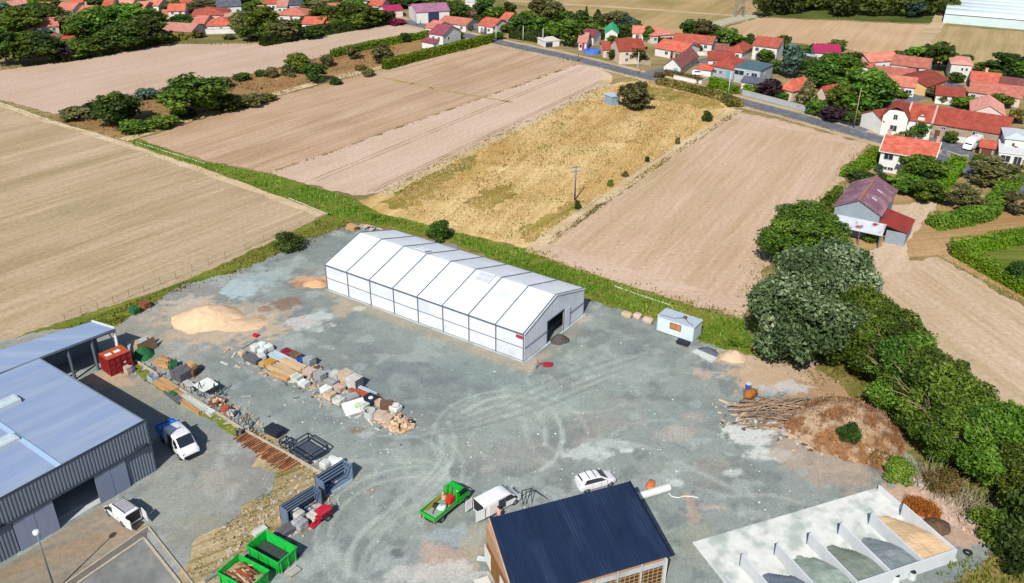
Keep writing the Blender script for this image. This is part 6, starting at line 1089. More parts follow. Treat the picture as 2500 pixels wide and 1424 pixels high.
# white irrigation pipes laid along the field edges
pw = pmat('white_pipe', S(204, 200, 182), .7, .1)
def pipe(pl, label, r=.09):
    pts = [G(*p)+Vector((0, 0, r+.03)) for p in pl]; c = pts[0].copy(); c.z = 0; b = MB(); b.tube([p-c for p in pts], r, 6); o = b.build('irrigation_pipe', pw); o.location = c; return tag(o, label, 'pipe')
pipe([(0, 252), (60, 272), (122, 296)], 'white pipe on the field edge nearest the left border'); pipe([(124, 298), (190, 316), (262, 338)], 'white pipe along the scrub strip end'); pipe([(332, 348), (420, 376), (500, 400)], 'white pipe along the upper side of the ditch'); pipe([(304, 352), (400, 386), (470, 408)], 'white pipe along the lower side of the ditch'); pipe([(705, 485), (760, 508), (800, 524)], 'white pipe beside the ditch near the stubble corner')
pipe([(1736, 292), (1758, 280), (1770, 268)], 'white pipe on the meadow edge nearest the road'); pipe([(1546, 420), (1590, 396), (1624, 372)], 'white pipe in the middle of the meadow edge'); pipe([(1406, 520), (1440, 500), (1470, 480)], 'white pipe on the meadow edge near the field pole'); pipe([(1062, 148), (1000, 164), (940, 176)], 'white pipe on the brown field side of the long hedge'); pipe([(1500, 700), (1570, 725), (1640, 748)], 'white pipe behind the marquee along the tilled field')
# post and wire fence of the stubble field
fp = [(160, 786), (200, 770), (240, 758), (278, 742), (316, 726), (352, 712), (392, 694), (430, 682), (470, 664), (510, 648), (550, 632), (600, 612), (645, 592), (690, 574), (735, 556)]; g0 = G(*fp[0]); pm_ = MB().box(-.035, .035, -.035, .035, 0, 1.3).mesh('post')
t = thing('wire_fence', 'thin post and wire fence between the stubble field and the yard', 'fence', (g0.x, g0.y, 0))
for p in fp: o = link('post', pm_, wood, t); o.location = G(*p)-g0
for z in (.5, .9, 1.25): b = MB(); b.tube([G(*p)-g0+Vector((0, 0, z)) for p in fp], .012, 4); b.build('wire', STEEL, t)
# ================================================================ vehicles
def paint(n, c): return pmat(n, c, .28, .03, 1, spec=.5)
VW = paint('white_paint', S(232, 232, 234, .72)); VG = paint('green_paint', S(24, 178, 46, .7)); VB = paint('blue_paint', S(36, 112, 206, .7)); TYRE = pmat('tyre_rubber', S(40, 40, 42), .9, .1); RIM = pmat('rim', S(150, 152, 156), .4, .05, metal=.5); BLK = pmat('black_plastic', S(36, 38, 42), .7, .1); VGL = glassmat('vehicle_glass', S(38, 46, 54), .05); RLT = pmat('red_lamp', S(180, 30, 40), .3); HLT = pmat('head_lamp', S(214, 220, 226), .15)
def loft(st, name, mat, parent):
    "st: list of (x, zb, zbelt, ztop, wb, wbelt, wtop) cross-sections along the body"
    vs = []; fs = []
    for x, zb, zm, zt, wb, wm, wt in st:
        h = [(wb*.9, zb), (wb, zb+.12*(zm-zb)), (wm, zb+.55*(zm-zb)), (wm*.985, zm), (wt*1.02, zt-.12*(zt-zm)-.02), (wt*.86, zt-.004), (wt*.4, zt)]
        vs += [(x, y, z) for y, z in h]+[(x, -y, z) for y, z in h[::-1]]
    n = 14
    for i in range(len(st)-1):
        for k in range(n): a, b = i*n+k, i*n+(k+1) % n; fs.append((a, b, b+n, a+n))
    fs.append(tuple(range(n-1, -1, -1))); fs.append(tuple(range((len(st)-1)*n, len(st)*n)))
    o = MB().add(vs, fs).build(name, mat, parent, True)
    try:
        o.data.set_sharp_from_angle(angle=R(38))
    except Exception: pass
    return o
def wheel(t, x, y, r=.33, w=.22):
    s = 1 if y > 0 else -1; o = MB().cyl((x, y-s*w, r), (x, y, r), r, r, 18).build('wheel', TYRE, t, False); MB().cyl((x, y, r), (x, y+s*.012, r), r*.62, r*.55, 14).build('rim', RIM, o); return o
def wheels(t, xf, xr, y, r=.33):
    for x in (xf, xr):
        for s in (1, -1):
            a = MB().cyl((x, s*(y-.3), r+.02), (x, s*(y+.012), r+.02), r*1.2, r*1.2, 18).build('wheel_arch', BLK, t); wheel(t, x, s*(y+.03), r)
def pane(t, q, name='window', m=None): 
    q = [Vector(p) for p in q]; n = (q[1]-q[0]).cross(q[2]-q[0]).normalized()*.02
    return MB().hexa([p-n for p in q], [p+n*.4 for p in q]).build(name, m or VGL, t)
def sidep(t, xz, y0, y1, z0, z1, name='window', m=None):
    "glass on both flanks; outline in (x,z), the flank leans from half-width y0 at z0 to y1 at z1"
    for s in (1, -1):
        f = lambda z: s*(y0+(y1-y0)*(z-z0)/(z1-z0)+.012); n = len(xz); b = MB()
        b.add([(x, f(z), z) for x, z in xz]+[(x, f(z)-s*.03, z) for x, z in xz], [tuple(range(n)) if s < 0 else tuple(range(n-1, -1, -1)), tuple(range(n, 2*n))]+[(i, (i+1) % n, n+(i+1) % n, n+i) for i in range(n)]); b.build(name, m or VGL, t)
def place(pf, pr_, z=.5): 
    a, b = G(*pf), G(*pr_); d = a-b; return (a+b)/2, math.atan2(d.y, d.x), d.length
def lamps(t, xf, xr, y, zf, zr):
    for s in (1, -1): MB().obox((xf, s*y, zf), (.16, .3, .16), s*-.3).build('headlight', HLT, t); MB().box(xr-.02, xr+.05, s*y-.08, s*y+.08, zr-.2, zr+.2).build('tail_light', RLT, t)
def mirrors(t, x, y, z, m):
    for s in (1, -1): MB().box(x-.06, x+.06, s*y-.02 if s > 0 else -y-.2, y+.2 if s > 0 else -y+.02, z, z+.22).build('mirror', m, t)
# --- white people carrier
c, a, L = place((1497, 1172), (1408, 1196)); t = thing('people_carrier', 'white people carrier with roof bars parked behind the dark blue roof', 'car', (c.x, c.y, 0.03), a)
loft([(-2.2, .35, .8, .95, .7, .8, .7), (-2.12, .25, .95, 1.3, .85, .88, .7), (-1.75, .22, 1., 1.58, .88, .9, .66), (-.9, .22, 1., 1.64, .88, .9, .68), (.1, .22, .98, 1.62, .88, .9, .68), (.55, .22, .98, 1.42, .88, .9, .7), (1.15, .22, .95, 1.04, .88, .9, .8), (1.7, .24, .8, .92, .87, .88, .74), (2.15, .3, .6, .72, .72, .74, .6), (2.24, .36, .5, .58, .6, .6, .5)], 'body', VW, t)
pane(t, [(1.12, -.68, 1.09), (1.12, .68, 1.09), (.3, .6, 1.59), (.3, -.6, 1.59)], 'windscreen'); pane(t, [(-2.12, .62, 1.2), (-2.12, -.62, 1.2), (-1.8, -.54, 1.58), (-1.8, .54, 1.58)], 'rear_window')
sidep(t, [(-1.75, 1.08), (.85, 1.06), (.35, 1.42), (-.2, 1.5), (-1.4, 1.5)], .89, .67, 1., 1.6); wheels(t, 1.38, -1.42, .86); lamps(t, 2., -2.16, .58, .7, .95); mirrors(t, .85, .86, 1., VW)
for x in (-.75, .3, 1.0): [MB().box(x-.012, x+.012, min(s*.88, s*.905), max(s*.88, s*.905), .4, .98).build('door_seam', BLK, t) for s in (1, -1)]
for x in (-1.05, -.3): MB().box(x-.03, x+.03, -.7, .7, 1.66, 1.7).build('roof_bar', BLK, t)
# --- panel van with side door and rear door open
def panel_van(name, label, c, a, L, H, W, rack=False, rear_open=True, side_open=True):
    t = thing(name, label, 'van', (c.x, c.y, .03), a); h = L/2; w = W/2; z1 = H*.52
    loft([(-h, .32, z1, H*.97, w*.96, w, w*.86), (-h+.06, .28, z1, H, w, w, w*.88), (h*.1, .28, z1, H, w, w, w*.88), (h*.36, .28, z1, H*.97, w, w, w*.86), (h*.52, .28, z1*.98, H*.8, w, w, w*.82), (h*.72, .28, z1*.95, z1*1.04, w, w*.98, w*.88), (h*.92, .3, z1*.78, z1*.86, w*.97, w*.94, w*.8), (h, .36, z1*.5, z1*.62, w*.84, w*.82, w*.66)], 'body', VW, t)
    pane(t, [(h*.71, -w*.78, z1*1.08), (h*.71, w*.78, z1*1.08), (h*.4, w*.74, H*.94), (h*.4, -w*.74, H*.94)], 'windscreen')
    sidep(t, [(h*.14, z1*1.05), (h*.64, z1*1.03), (h*.42, H*.84), (h*.14, H*.86)], w, w*.88, z1, H); wheels(t, h*.62, -h*.6, w-.03, .34); lamps(t, h*.94, -h, w*.72, z1*.75, z1*1.2); mirrors(t, h*.6, w, z1*1.08, BLK)
    MB().box(h*.97, h*1.02, -w*.7, w*.7, .3, .62).build('bumper', BLK, t)
    for x in (h*.12, h*.66, -h*.3): [MB().box(x-.012, x+.012, min(s*(w-.01), s*(w+.008)), max(s*(w-.01), s*(w+.008)), .45, z1).build('door_seam', BLK, t) for s in (1, -1)]
    if rear_open:
        MB().box(-h-.02, -h+.02, -w*.86, w*.86, .5, H*.93).build('load_opening', BLK, t)
        for s in (1, -1): MB().obox((-h-.52, s*(w+.04), (.45+H*.93)/2), (1.05 if s < 0 else .9, .06, H*.9-.45), s*.12).build('rear_door', VW, t)
    if side_open: MB().box(-h*.26, h*.1, -w-.02, -w+.05, .5, H*.86).build('side_opening', pmat('van_interior', S(70, 72, 92), .8), t); MB().box(-h*.75, -h*.28, -w-.07, -w-.025, .42, H*.87).build('sliding_door', VW, t)
    for i in range(4): MB().box(-h*.8+i*h*.28, -h*.8+i*h*.28+.05, -w*.76, w*.76, H-.002, H+.025).build('roof_rib', VW, t)
    if rack:
        for i in range(9): MB().box(-h*.86+i*h*.13, -h*.86+i*h*.13+.05, -w*.72, w*.72, H+.12, H+.16).build('rack_bar', STEEL, t)
        for s in (1, -1): MB().box(-h*.88, h*.22, s*w*.72-.02, s*w*.72+.02, H+.02, H+.12).build('rack_rail', STEEL, t)
    return t
c, a, L = place((1262, 1212), (1168, 1262)); panel_van('panel_van', 'white panel van with rear and side doors open beside the blue roof', c, a, 5.0, 1.95, 1.92)
c, a, L = place((272, 1240), (332, 1284)); panel_van('delivery_van', 'small white van with roof rack and open rear door before the warehouse', c, a, 4.2, 1.8, 1.75, rack=True, side_open=False)
# --- crew-cab truck with blue tipping body
c, a, L = place((482, 1134), (398, 1050)); t = thing('crew_cab_truck', 'white crew-cab truck with blue rear body parked beside the warehouse', 'truck', (c.x, c.y, .03), a); t.scale = (1.1, 1.1, 1.1)
s = 3.1
loft([(-1.2, .45, 1.3, 2.25, .98, 1., .86), (-1.1, .4, 1.3, 2.32, 1., 1.02, .88), (1.3, .4, 1.3, 2.3, 1., 1.02, .88), (1.75, .4, 1.28, 1.9, 1., 1.02, .86), (2.25, .4, 1.2, 1.32, 1., 1., .9), (2.75, .42, .98, 1.1, .97, .96, .8), (2.95, .45, .7, .8, .84, .84, .68)], 'cab', VW, t)
pane(t, [(2.22, -.8, 1.38), (2.22, .8, 1.38), (1.5, .76, 2.2), (1.5, -.76, 2.2)], 'windscreen'); sidep(t, [(1.15, 1.4), (2.05, 1.38), (1.6, 2.), (1.15, 2.05)], 1.02, .88, 1.3, 2.3); sidep(t, [(-.15, .6), (.95, .6), (.95, 2.05), (-.15, 2.05)], 1.02, .88, 1.3, 2.3)
MB().box(-3., 2.2, -.42, .42, .42, .62).build('chassis', BLK, t); MB().box(-3.1, -1.25, -1.02, 1.02, .75, .9).build('bed', VB, t)
b = MB(); b.box(-3.1, -1.25, .97, 1.02, .9, 1.5); b.box(-3.1, -1.25, -1.02, -.97, .9, 1.5); b.box(-3.1, -3.05, -.97, .97, .9, 1.5); b.box(-1.32, -1.25, -.97, .97, .9, 2.2); b.build('bed_side', VB, t)
b = MB(); b.box(-2.9, -1.4, -.85, .85, .905, 1.45); b.build('load', pmat('blue_load', S(50, 130, 214), .6, .2, 1.5), t); b = MB(); b.box(-1.25, -1.05, -.95, .95, 2.3, 2.36); b.build('light_bar', VB, t)
wheels(t, 2.0, -1.9, .98, .36); lamps(t, 2.8, -3.12, .75, .95, .8); mirrors(t, 1.95, 1., 1.45, BLK); MB().box(2.85, 3.02, -.8, .8, .4, .7).build('bumper', BLK, t)
# --- green tipper truck
c, a, L = place((1138, 1204), (1042, 1284)); t = thing('tipper_truck', 'bright green tipper truck loaded with tools in the yard', 'truck', (c.x, c.y, .03), a)
loft([(.75, .5, 1.35, 2.15, .93, .95, .82), (.85, .45, 1.35, 2.25, .95, .97, .84), (1.7, .45, 1.35, 2.22, .95, .97, .84), (2.15, .45, 1.3, 1.8, .95, .97, .82), (2.5, .45, 1.2, 1.32, .95, .95, .84), (2.85, .5, .95, 1.05, .9, .9, .74), (2.98, .55, .75, .82, .8, .8, .62)], 'cab', VG, t)
pane(t, [(2.48, -.74, 1.38), (2.48, .74, 1.38), (1.9, .72, 2.12), (1.9, -.72, 2.12)], 'windscreen'); sidep(t, [(1., 1.45), (2.3, 1.4), (1.95, 2.), (1., 2.05)], .97, .84, 1.35, 2.22); MB().box(-2.9, 2.2, -.42, .42, .45, .7).build('chassis', BLK, t)
b = MB(); b.box(-3., .65, -1.02, 1.02, .84, .95); b.build('bed', pmat('bed_floor', S(150, 176, 150), .7, .15, 2), t)
for q in ((-3., .65, .96, 1.02), (-3., .65, -1.02, -.96)): MB().box(q[0], q[1], q[2], q[3], .95, 1.36).build('bed_side', VG, t)
MB().box(-3.06, -3., -1.02, 1.02, .9, 1.4).build('tailgate', VG, t); b = MB(); b.box(.6, .66, -.96, .96, .95, 2.3)
b.build('headboard', VG, t)
wheels(t, 2.0, -1.8, .95, .36); lamps(t, 2.88, -3.08, .72, .95, .85); mirrors(t, 2.2, .95, 1.45, BLK); MB().box(2.85, 3.05, -.8, .8, .42, .72).build('bumper', BLK, t)
tk = t
def on_truck(mb, name, m, label, cat, sm=False):
    o = mb.build(name, m, None, sm); o.location = tk.location; o.rotation_euler = tk.rotation_euler; return tag(o, label, cat)
b = MB(); b.box(-.25, .45, -.75, -.05, .96, 1.7); b.box(-.2, .4, -.7, -.1, 1.7, 1.9); on_truck(b, 'compressor', pmat('red_machine', S(216, 62, 44), .5, .12, 2), 'red compressor on the bed of the green tipper', 'machine')
b = MB(); b.lump((-1.1, -.35, 1.2), (1.1, .95, .5), .2, 4); on_truck(b, 'white_sack', pmat('white_sack', S(206, 226, 214), .8, .1, 2), 'pale sack on the bed of the green tipper', 'sack', True)
b = MB(); b.lump((.1, .4, 1.25), (.7, .7, .6), .2, 5, .3); b.lump((.3, .75, 1.3), (.4, .3, .7), .2, 6, .3); on_truck(b, 'tool_sack', pmat('tan_sack', S(196, 176, 140), .85, .2, 3), 'tan tool sacks heaped behind the cab of the green tipper', 'sack', True)
b = MB(); b.bar((-2.4, .85, 1.0), (.4, .85, 1.4), .1); b.bar((-2.2, .7, 1.0), (.5, .75, 1.3), .08); on_truck(b, 'plank', pmat('yellow_plank', S(186, 140, 60), .8), 'yellow plank leaning along the bed of the green tipper', 'plank')
b = MB(); b.cyl((-1.4, .35, .98), (-1.2, .35, 1.4), .3, .26, 10); b.bar((-1.5, .3, 1.), (-2.3, -.1, 1.05), .06); on_truck(b, 'wheelbarrow', BLK, 'dark wheelbarrow tub on the bed of the green tipper', 'wheelbarrow')
for i in range(5):
    b = MB(); b.bar((.4, -.6+i*.28, .97), (.62, -.62+i*.3, 2.5+.1*(i % 2)), .05); on_truck(b, 'long_tool', BLK if i % 2 else wood, ORD[i]+' long-handled tool from the right behind the cab of the green tipper', 'tool')['group'] = 'tools on the green tipper'
# --- motorhome and other village vehicles
c, a, L = place((2352, 371), (2390, 355)); t = thing('motorhome', 'white high-roofed camper van parked below the long stone barn', 'camper van', (c.x, c.y, .03), a)
loft([(-2.8, .4, 1.3, 2.6, .98, 1., .9), (-2.7, .35, 1.3, 2.7, 1., 1.02, .92), (1.1, .35, 1.3, 2.65, 1., 1.02, .9), (1.7, .35, 1.25, 1.95, 1., 1., .86), (2.2, .35, 1.15, 1.25, .98, .98, .86), (2.7, .4, .8, .9, .86, .86, .7)], 'body', VW, t); pane(t, [(2.15, -.76, 1.32), (2.15, .76, 1.32), (1.6, .72, 2.05), (1.6, -.72, 2.05)], 'windscreen'); sidep(t, [(-2., 1.5), (.6, 1.5), (.6, 2.), (-2., 2.)], 1.02, .92, 1.3, 2.7); wheels(t, 1.8, -1.7, .97, .34); lamps(t, 2.55, -2.82, .7, .85, 1.); MB().box(-1.2, -.6, -.3, .3, 2.71, 2.8).build('roof_vent', GREYW, t)
def small_car(pf, pr_, m, label):
    c, a, L = place(pf, pr_); t = thing('parked_car', label, 'car', (c.x, c.y, .03), a, None)
    loft([(-2., .35, .8, .9, .7, .78, .7), (-1.9, .25, .9, 1.2, .82, .84, .68), (-1.4, .22, .92, 1.46, .84, .86, .62), (.1, .22, .92, 1.46, .84, .86, .62), (.9, .22, .88, .96, .84, .86, .76), (1.8, .26, .7, .78, .8, .8, .66), (2., .34, .5, .58, .62, .62, .5)], 'body', m, t); pane(t, [(.86, -.66, 1.), (.86, .66, 1.), (.15, .56, 1.42), (.15, -.56, 1.42)], 'windscreen'); sidep(t, [(-1.6, 1.), (.6, .98), (.1, 1.36), (-1.3, 1.36)], .86, .63, .92, 1.46); wheels(t, 1.25, -1.25, .82, .31); lamps(t, 1.85, -1.96, .56, .68, .85); return t
small_car((1716, 184), (1694, 184), VW, 'white car parked before the white gabled house'); small_car((1062, 44), (1046, 46), VW, 'white car outside the industrial hall'); small_car((1330, 112), (1346, 110), VW, 'white car beside the low white shelter'); small_car((1192, 78), (1178, 82), paint('grey_paint', S(150, 156, 166)), 'grey car before the vivid orange-roofed house')
# street lamp at the bottom left
g = G(135, 1444); t = thing('street_lamp', 'tall grey street lamp with round white head, bottom left', 'street lamp', (g.x, g.y, 0)); hl = 7.0
MB().cyl((0, 0, 0), (0, 0, hl), .09, .05, 10).build('shaft', STEEL, t, True); MB().cyl((0, 0, 0), (0, 0, .3), .16, .14, 10).build('base', STEEL, t)
MB().lump((0, 0, hl+.2), (.62, .62, .5), 0, 3, .0, 14, 8, 1.).build('lamp_head', pmat('lamp_white', S(236, 238, 240), .35, .03), t, True); MB().cyl((0, 0, hl-.1), (0, 0, hl+.06), .12, .2, 10).build('collar', STEEL, t)
# person bending into the van's side door
def person(px, py, rz, label):
    g = G(px, py); t = thing('person', label, 'person', (g.x, g.y, .03), rz)
    J = dict(p=(0, 0, .93), s1=(.05, 0, 1.1), s2=(.17, 0, 1.27), n=(.3, 0, 1.42), h=(.4, 0, 1.54), h2=(.46, 0, 1.66), sl=(.22, .2, 1.33), el=(.34, .27, 1.08), wl=(.56, .22, 1.02), kl=(.03, .12, .5), al=(-.04, .13, .08), tl=(.14, .14, .04), sr=(.22, -.2, 1.33), er=(.36, -.26, 1.1), wr=(.58, -.18, 1.08), kr=(.06, -.12, .5), ar=(-.1, -.13, .08), tr=(.08, -.14, .04), hl=(0, .1, .9), hr=(0, -.1, .9))
    rad = dict(p=.15, s1=.14, s2=.155, n=.06, h=.085, h2=.09, sl=.075, el=.05, wl=.033, kl=.06, al=.042, tl=.045, sr=.075, er=.05, wr=.033, kr=.06, ar=.042, tr=.045, hl=.1, hr=.1)
    ks = list(J); E_ = [('p', 's1'), ('s1', 's2'), ('s2', 'n'), ('n', 'h'), ('h', 'h2'), ('s2', 'sl'), ('sl', 'el'), ('el', 'wl'), ('s2', 'sr'), ('sr', 'er'), ('er', 'wr'), ('p', 'hl'), ('hl', 'kl'), ('kl', 'al'), ('al', 'tl'), ('p', 'hr'), ('hr', 'kr'), ('kr', 'ar'), ('ar', 'tr')]
    for side, s in (('l', 1), ('r', -1)):       # palm and fingers
        w = Vector(J['w'+side]); pm_ = w+Vector((.07, 0, -.01)); J['m'+side] = tuple(pm_); rad['m'+side] = .03; ks.append('m'+side); E_.append(('w'+side, 'm'+side))
        for f in range(5):
            a_ = (f-2)*.3*s if f < 4 else -s*1.0; q = pm_+Vector((.05*math.cos(a_), .02*(f-1.5)*s if f < 4 else -.05*s, -.01)); e = q+Vector((.035*math.cos(a_), .01*(f-1.5)*s, -.03)); k1, k2 = 'f%d%s' % (f, side), 'e%d%s' % (f, side)
            J[k1], J[k2] = tuple(q), tuple(e); rad[k1], rad[k2] = .011, .009; ks += [k1, k2]; E_ += [('m'+side, k1), (k1, k2)]
    me = bpy.data.meshes.new('body'); me.from_pydata([J[k] for k in ks], [(ks.index(a), ks.index(b)) for a, b in E_], []); o = bpy.data.objects.new('body', me); col.objects.link(o); o.parent = t
    sk_ = o.modifiers.new('skin', 'SKIN'); o.modifiers.new('sub', 'SUBSURF').levels = 1; o.modifiers['sub'].render_levels = 1
    for i, k in enumerate(ks): me.skin_vertices[0].data[i].radius = (rad[k], rad[k]*(.85 if k in ('s1', 's2') else 1)); me.skin_vertices[0].data[i].use_root = k == 'p'
    m, n, l, b = nmat('person_body'); tc = n.new('ShaderNodeTexCoord'); sp = n.new('ShaderNodeSeparateXYZ'); l.new(tc.outputs['Object'], sp.inputs[0]); rp = n.new('ShaderNodeValToRGB'); rp.color_ramp.interpolation = 'CONSTANT'; el = rp.color_ramp.elements
    el[0].color = (*S(30, 28, 30), 1); el[1].position = .06; el[1].color = (*S(44, 52, 80), 1); x = el.new(.53); x.color = (*S(226, 150, 140), 1); x = el.new(.79); x.color = (*S(214, 160, 130), 1)
    dv = n.new('ShaderNodeMath'); dv.operation = 'DIVIDE'; dv.inputs[1].default_value = 1.82; l.new(sp.outputs['Z'], dv.inputs[0]); l.new(dv.outputs[0], rp.inputs[0]); l.new(rp.outputs[0], b.inputs['Base Color']); b.inputs['Roughness'].default_value = .8; me.materials.append(m)
    MB().lump((.42, 0, 1.69), (.24, .21, .2), 0, 2, .06, 10, 6, 1.).build('hair', pmat('dark_hair', S(34, 28, 26), .8, .1), t, True)
    for s in (1, -1): MB().lump((.53, s*.035, 1.64), (.02, .025, .02), 0, 1, 0, 6, 4, 1.).build('eye', BLK, t); MB().lump((.44, s*.1, 1.61), (.05, .025, .07), 0, 1, 0, 6, 4, 1.).build('ear', pmat('skin', S(214, 160, 130), .7), t)
    MB().lump((.55, 0, 1.6), (.04, .03, .05), 0, 1, 0, 6, 4, 1.).build('nose', pmat('skin', S(214, 160, 130), .7), t); MB().box(.525, .54, -.03, .03, 1.545, 1.555).build('mouth', RLT, t)
    return t
person(1218, 1276, R(100), 'person in a pink shirt with dark hair bending at the van side door')
# ================================================================ goods stored in the yard
RA = ang((600, 862), (990, 1045))
PW = pmat('pallet_wood', S(190, 158, 118), .9, .2, 3); rg = random.Random(11)
def gmt(name, c, **k): return pmat(name, S(*c), k.pop('rough', .85), k.pop('var', .15), k.pop('scale', 2), rv=k.pop('rv', .16), **k)
M_ = dict(beige=gmt('beige_stone', (214, 190, 164)), pale=gmt('pale_block', (206, 206, 200)), white=gmt('white_goods', (226, 230, 226), var=.08), grey=gmt('grey_block', (170, 174, 176)), dgrey=gmt('dark_grey_goods', (104, 102, 110)), pink=gmt('pink_brick', (212, 186, 172)), tan=gmt('tan_timber', (218, 190, 152), scale=5, var=.2), orange=gmt('orange_timber', (208, 164, 112), scale=5, var=.2), brown=gmt('brown_timber', (120, 92, 72)), yellow=gmt('mustard', (206, 154, 64)), crimson=gmt('crimson_sheet', (136, 22, 56), rough=.5), blue=gmt('blue_plastic', (40, 86, 190), rough=.5), pblue=gmt('pale_blue_pipe', (186, 208, 222), rough=.5), mint=gmt('mint_goods', (214, 220, 208)), red=gmt('red_goods', (196, 40, 60), rough=.5), black=gmt('black_sheet', (40, 46, 62), rough=.6), rust=gmt('rusty_iron', (150, 92, 62), var=.25), brick=gmt('brick_red', (186, 98, 66)), greenp=gmt('green_netting', (36, 110, 62), var=.2), cement=gmt('cement_ring', (206, 214, 212), var=.08), lgreen=gmt('lime_green', (150, 214, 110)))
def pallet(t, L, W):
    b = MB(); n = 5
    for i in range(n): y = -W/2+i*(W-.12)/(n-1); b.box(-L/2, L/2, y, y+.12, .1, .13)
    for x in (-L/2, -.06, L/2-.12): b.box(x, x+.12, -W/2, W/2, 0.005, .1)
    return b.build('pallet', PW, t)
def stack(px, py, L, W, H, nx, ny, nz, mat, label, name='block_pallet', cat='pallet', piece='block', rz=0., pal=True, gap=.02, jit=.01, shape='box', rot=None):
    g = G(px, py); t = thing(name, label, cat, (g.x, g.y, .03), (RA+rz) if rot is None else rot); z0 = .13 if pal else .0
    if pal: pallet(t, min(L, 6), W)
    if mat is None: return t
    m = M_.get(mat, mat) if isinstance(mat, str) else mat; dx, dy, dz = L/nx, W/ny, H/nz
    if shape == 'box': me = MB().box(-dx/2+gap/2, dx/2-gap/2, -dy/2+gap/2, dy/2-gap/2, 0, dz-gap*.4).mesh(piece)
    elif shape == 'tube':
        b = MB(); r = min(dy, dz)/2*.96; n = 10; vs = []
        for x in (-dx/2, dx/2):
            for rr in (r, r*.82):
                for k in range(n): a = 2*math.pi*k/n; vs.append((x, rr*math.cos(a), r+rr*math.sin(a)))
        f = []
        for k in range(n): k2 = (k+1) % n; f += [(k, k2, 2*n+k2, 2*n+k), (n+k, 3*n+k, 3*n+k2, n+k2), (k, n+k, n+k2, k2), (2*n+k, 2*n+k2, 3*n+k2, 3*n+k)]
        me = b.add(vs, f).mesh(piece)
    else: me = MB().lump((0, 0, dz/2), (dx*1.04, dy*1.04, dz*1.05), 0, int(px), .05, 12, 7, .32, .26).mesh(piece)
    for k in range(nz):
        for j in range(ny):
            for i in range(nx):
                o = link(piece, me, m, t); o.location = (-L/2+(i+.5)*dx+rg.uniform(-jit, jit), -W/2+(j+.5)*dy+rg.uniform(-jit, jit), z0+k*dz); o.rotation_euler = (0, 0, rg.uniform(-jit, jit)*2)
    return t
BG = 'white bulk bags at the head of the goods row'
stack(592, 870, .9, .9, .8, 1, 1, 1, 'beige', 'beige bulk bag at the left tip of the goods row', 'bulk_bag', 'bag', 'bag', pal=False, shape='lump')
stack(618, 884, 2.4, 1.1, .66, 1, 4, 2, 'dgrey', 'stack of dark grey beams at the left of the goods row', 'beam_stack', 'stack', 'beam', jit=.03)
for (x, y), lb in zip([(624, 858), (640, 852), (657, 857), (642, 866), (640, 880)], ['left', 'rear', 'right', 'middle', 'front']): stack(x, y, 1.05, 1.05, .95, 1, 1, 1, 'white', lb+' one of the white bulk bags heaped at the head of the goods row', 'bulk_bag', 'bag', 'bag', pal=False, shape='lump', rz=rg.uniform(-.4, .4))['group'] = BG
stack(643, 895, .9, .7, .5, 1, 2, 1, 'orange', 'small orange crate in front of the white bulk bags', 'crate', 'crate', 'board'); stack(663, 897, 1.3, 1.1, .9, 2, 1, 3, 'yellow', 'mustard-coloured pallet right of the small orange crate', piece='panel')
stack(692, 880, 4.6, 1.3, .5, 1, 8, 3, 'pblue', 'bundle of pale blue pipes in the goods row', 'pipe_bundle', 'pipes', 'pipe', shape='tube', jit=.03, pal=False, rz=.02)
stack(703, 868, 1.7, 1.2, .8, 1, 1, 1, 'crimson', 'crimson wrapped bundle behind the pale blue pipes', 'wrapped_bundle', 'bundle', 'wrap', pal=False, shape='lump'); stack(722, 876, 1.6, 1., .7, 3, 1, 3, 'brown', 'dark brown pallet beside the crimson bundle', piece='board'); stack(738, 891, .9, .9, .8, 2, 1, 2, 'blue', 'blue plastic crate stack beside the timber', 'crate_stack', 'crates', 'crate'); stack(757, 894, 1.3, 1.2, 1.2, 3, 2, 4, 'grey', 'tall grey block pallet at the end of the timber stacks')
stack(692, 912, 4.4, 1.2, .7, 1, 6, 3, 'tan', 'pale timber stack in the middle of the goods row, front one', 'timber_stack', 'timber', 'plank', jit=.04, rz=.06); stack(717, 901, 4., 1.1, .8, 1, 5, 4, 'tan', 'pale timber stack in the middle of the goods row, rear one', 'timber_stack', 'timber', 'plank', jit=.04, rz=-.04); stack(684, 924, 3., .7, .4, 1, 4, 2, 'orange', 'low orange timber stack at the front of the goods row', 'timber_stack', 'timber', 'plank', jit=.05, rz=.1)
stack(726, 930, 1.3, 1.1, .7, 3, 2, 3, 'mint', 'pale mint pallet at the front end of the timber'); stack(743, 944, 1.3, 1., .6, 2, 1, 2, 'white', 'bright white pallet standing alone at the front of the goods row', piece='panel'); stack(757, 915, 1.5, 1.2, .6, 4, 3, 3, 'pink', 'pink brick pallet behind the bright white one', piece='brick'); stack(782, 925, 1.3, 1.1, .8, 1, 6, 1, 'grey', 'pallet of upright grey slabs right of the pink bricks', piece='slab'); stack(802, 915, 1.2, 1., .2, 1, 1, 2, 'grey', 'low grey plate pallet behind the upright slabs', piece='plate'); stack(822, 925, 1.3, 1.1, .9, 3, 3, 4, 'pale', 'pale block pallet left of the tall hollow block packs')
t = stack(773, 902, 1.4, .8, .3, 3, 1, 1, 'beige', 'heap of tan offcuts behind the pink bricks', 'offcut_heap', 'heap', 'offcut', pal=False, jit=.12); 
for i in range(6): o = MB().box(-.4, .4, -.06, .06, 0, .1).build('offcut', M_['brown'], t); o.location = (rg.uniform(-.6, .6), rg.uniform(-.4, .4), .28+.03*i); o.rotation_euler = (0, 0, rg.uniform(0, 3))
stack(847, 935, 1.6, 1.5, 1.5, 2, 6, 4, 'beige', 'tall block pack with tan top beside the hollow blocks', jit=.008)
t = stack(868, 947, 1.6, 1.5, 1.5, 2, 6, 4, 'pale', 'tall pack of hollow white blocks, largest in the goods row', jit=.006)
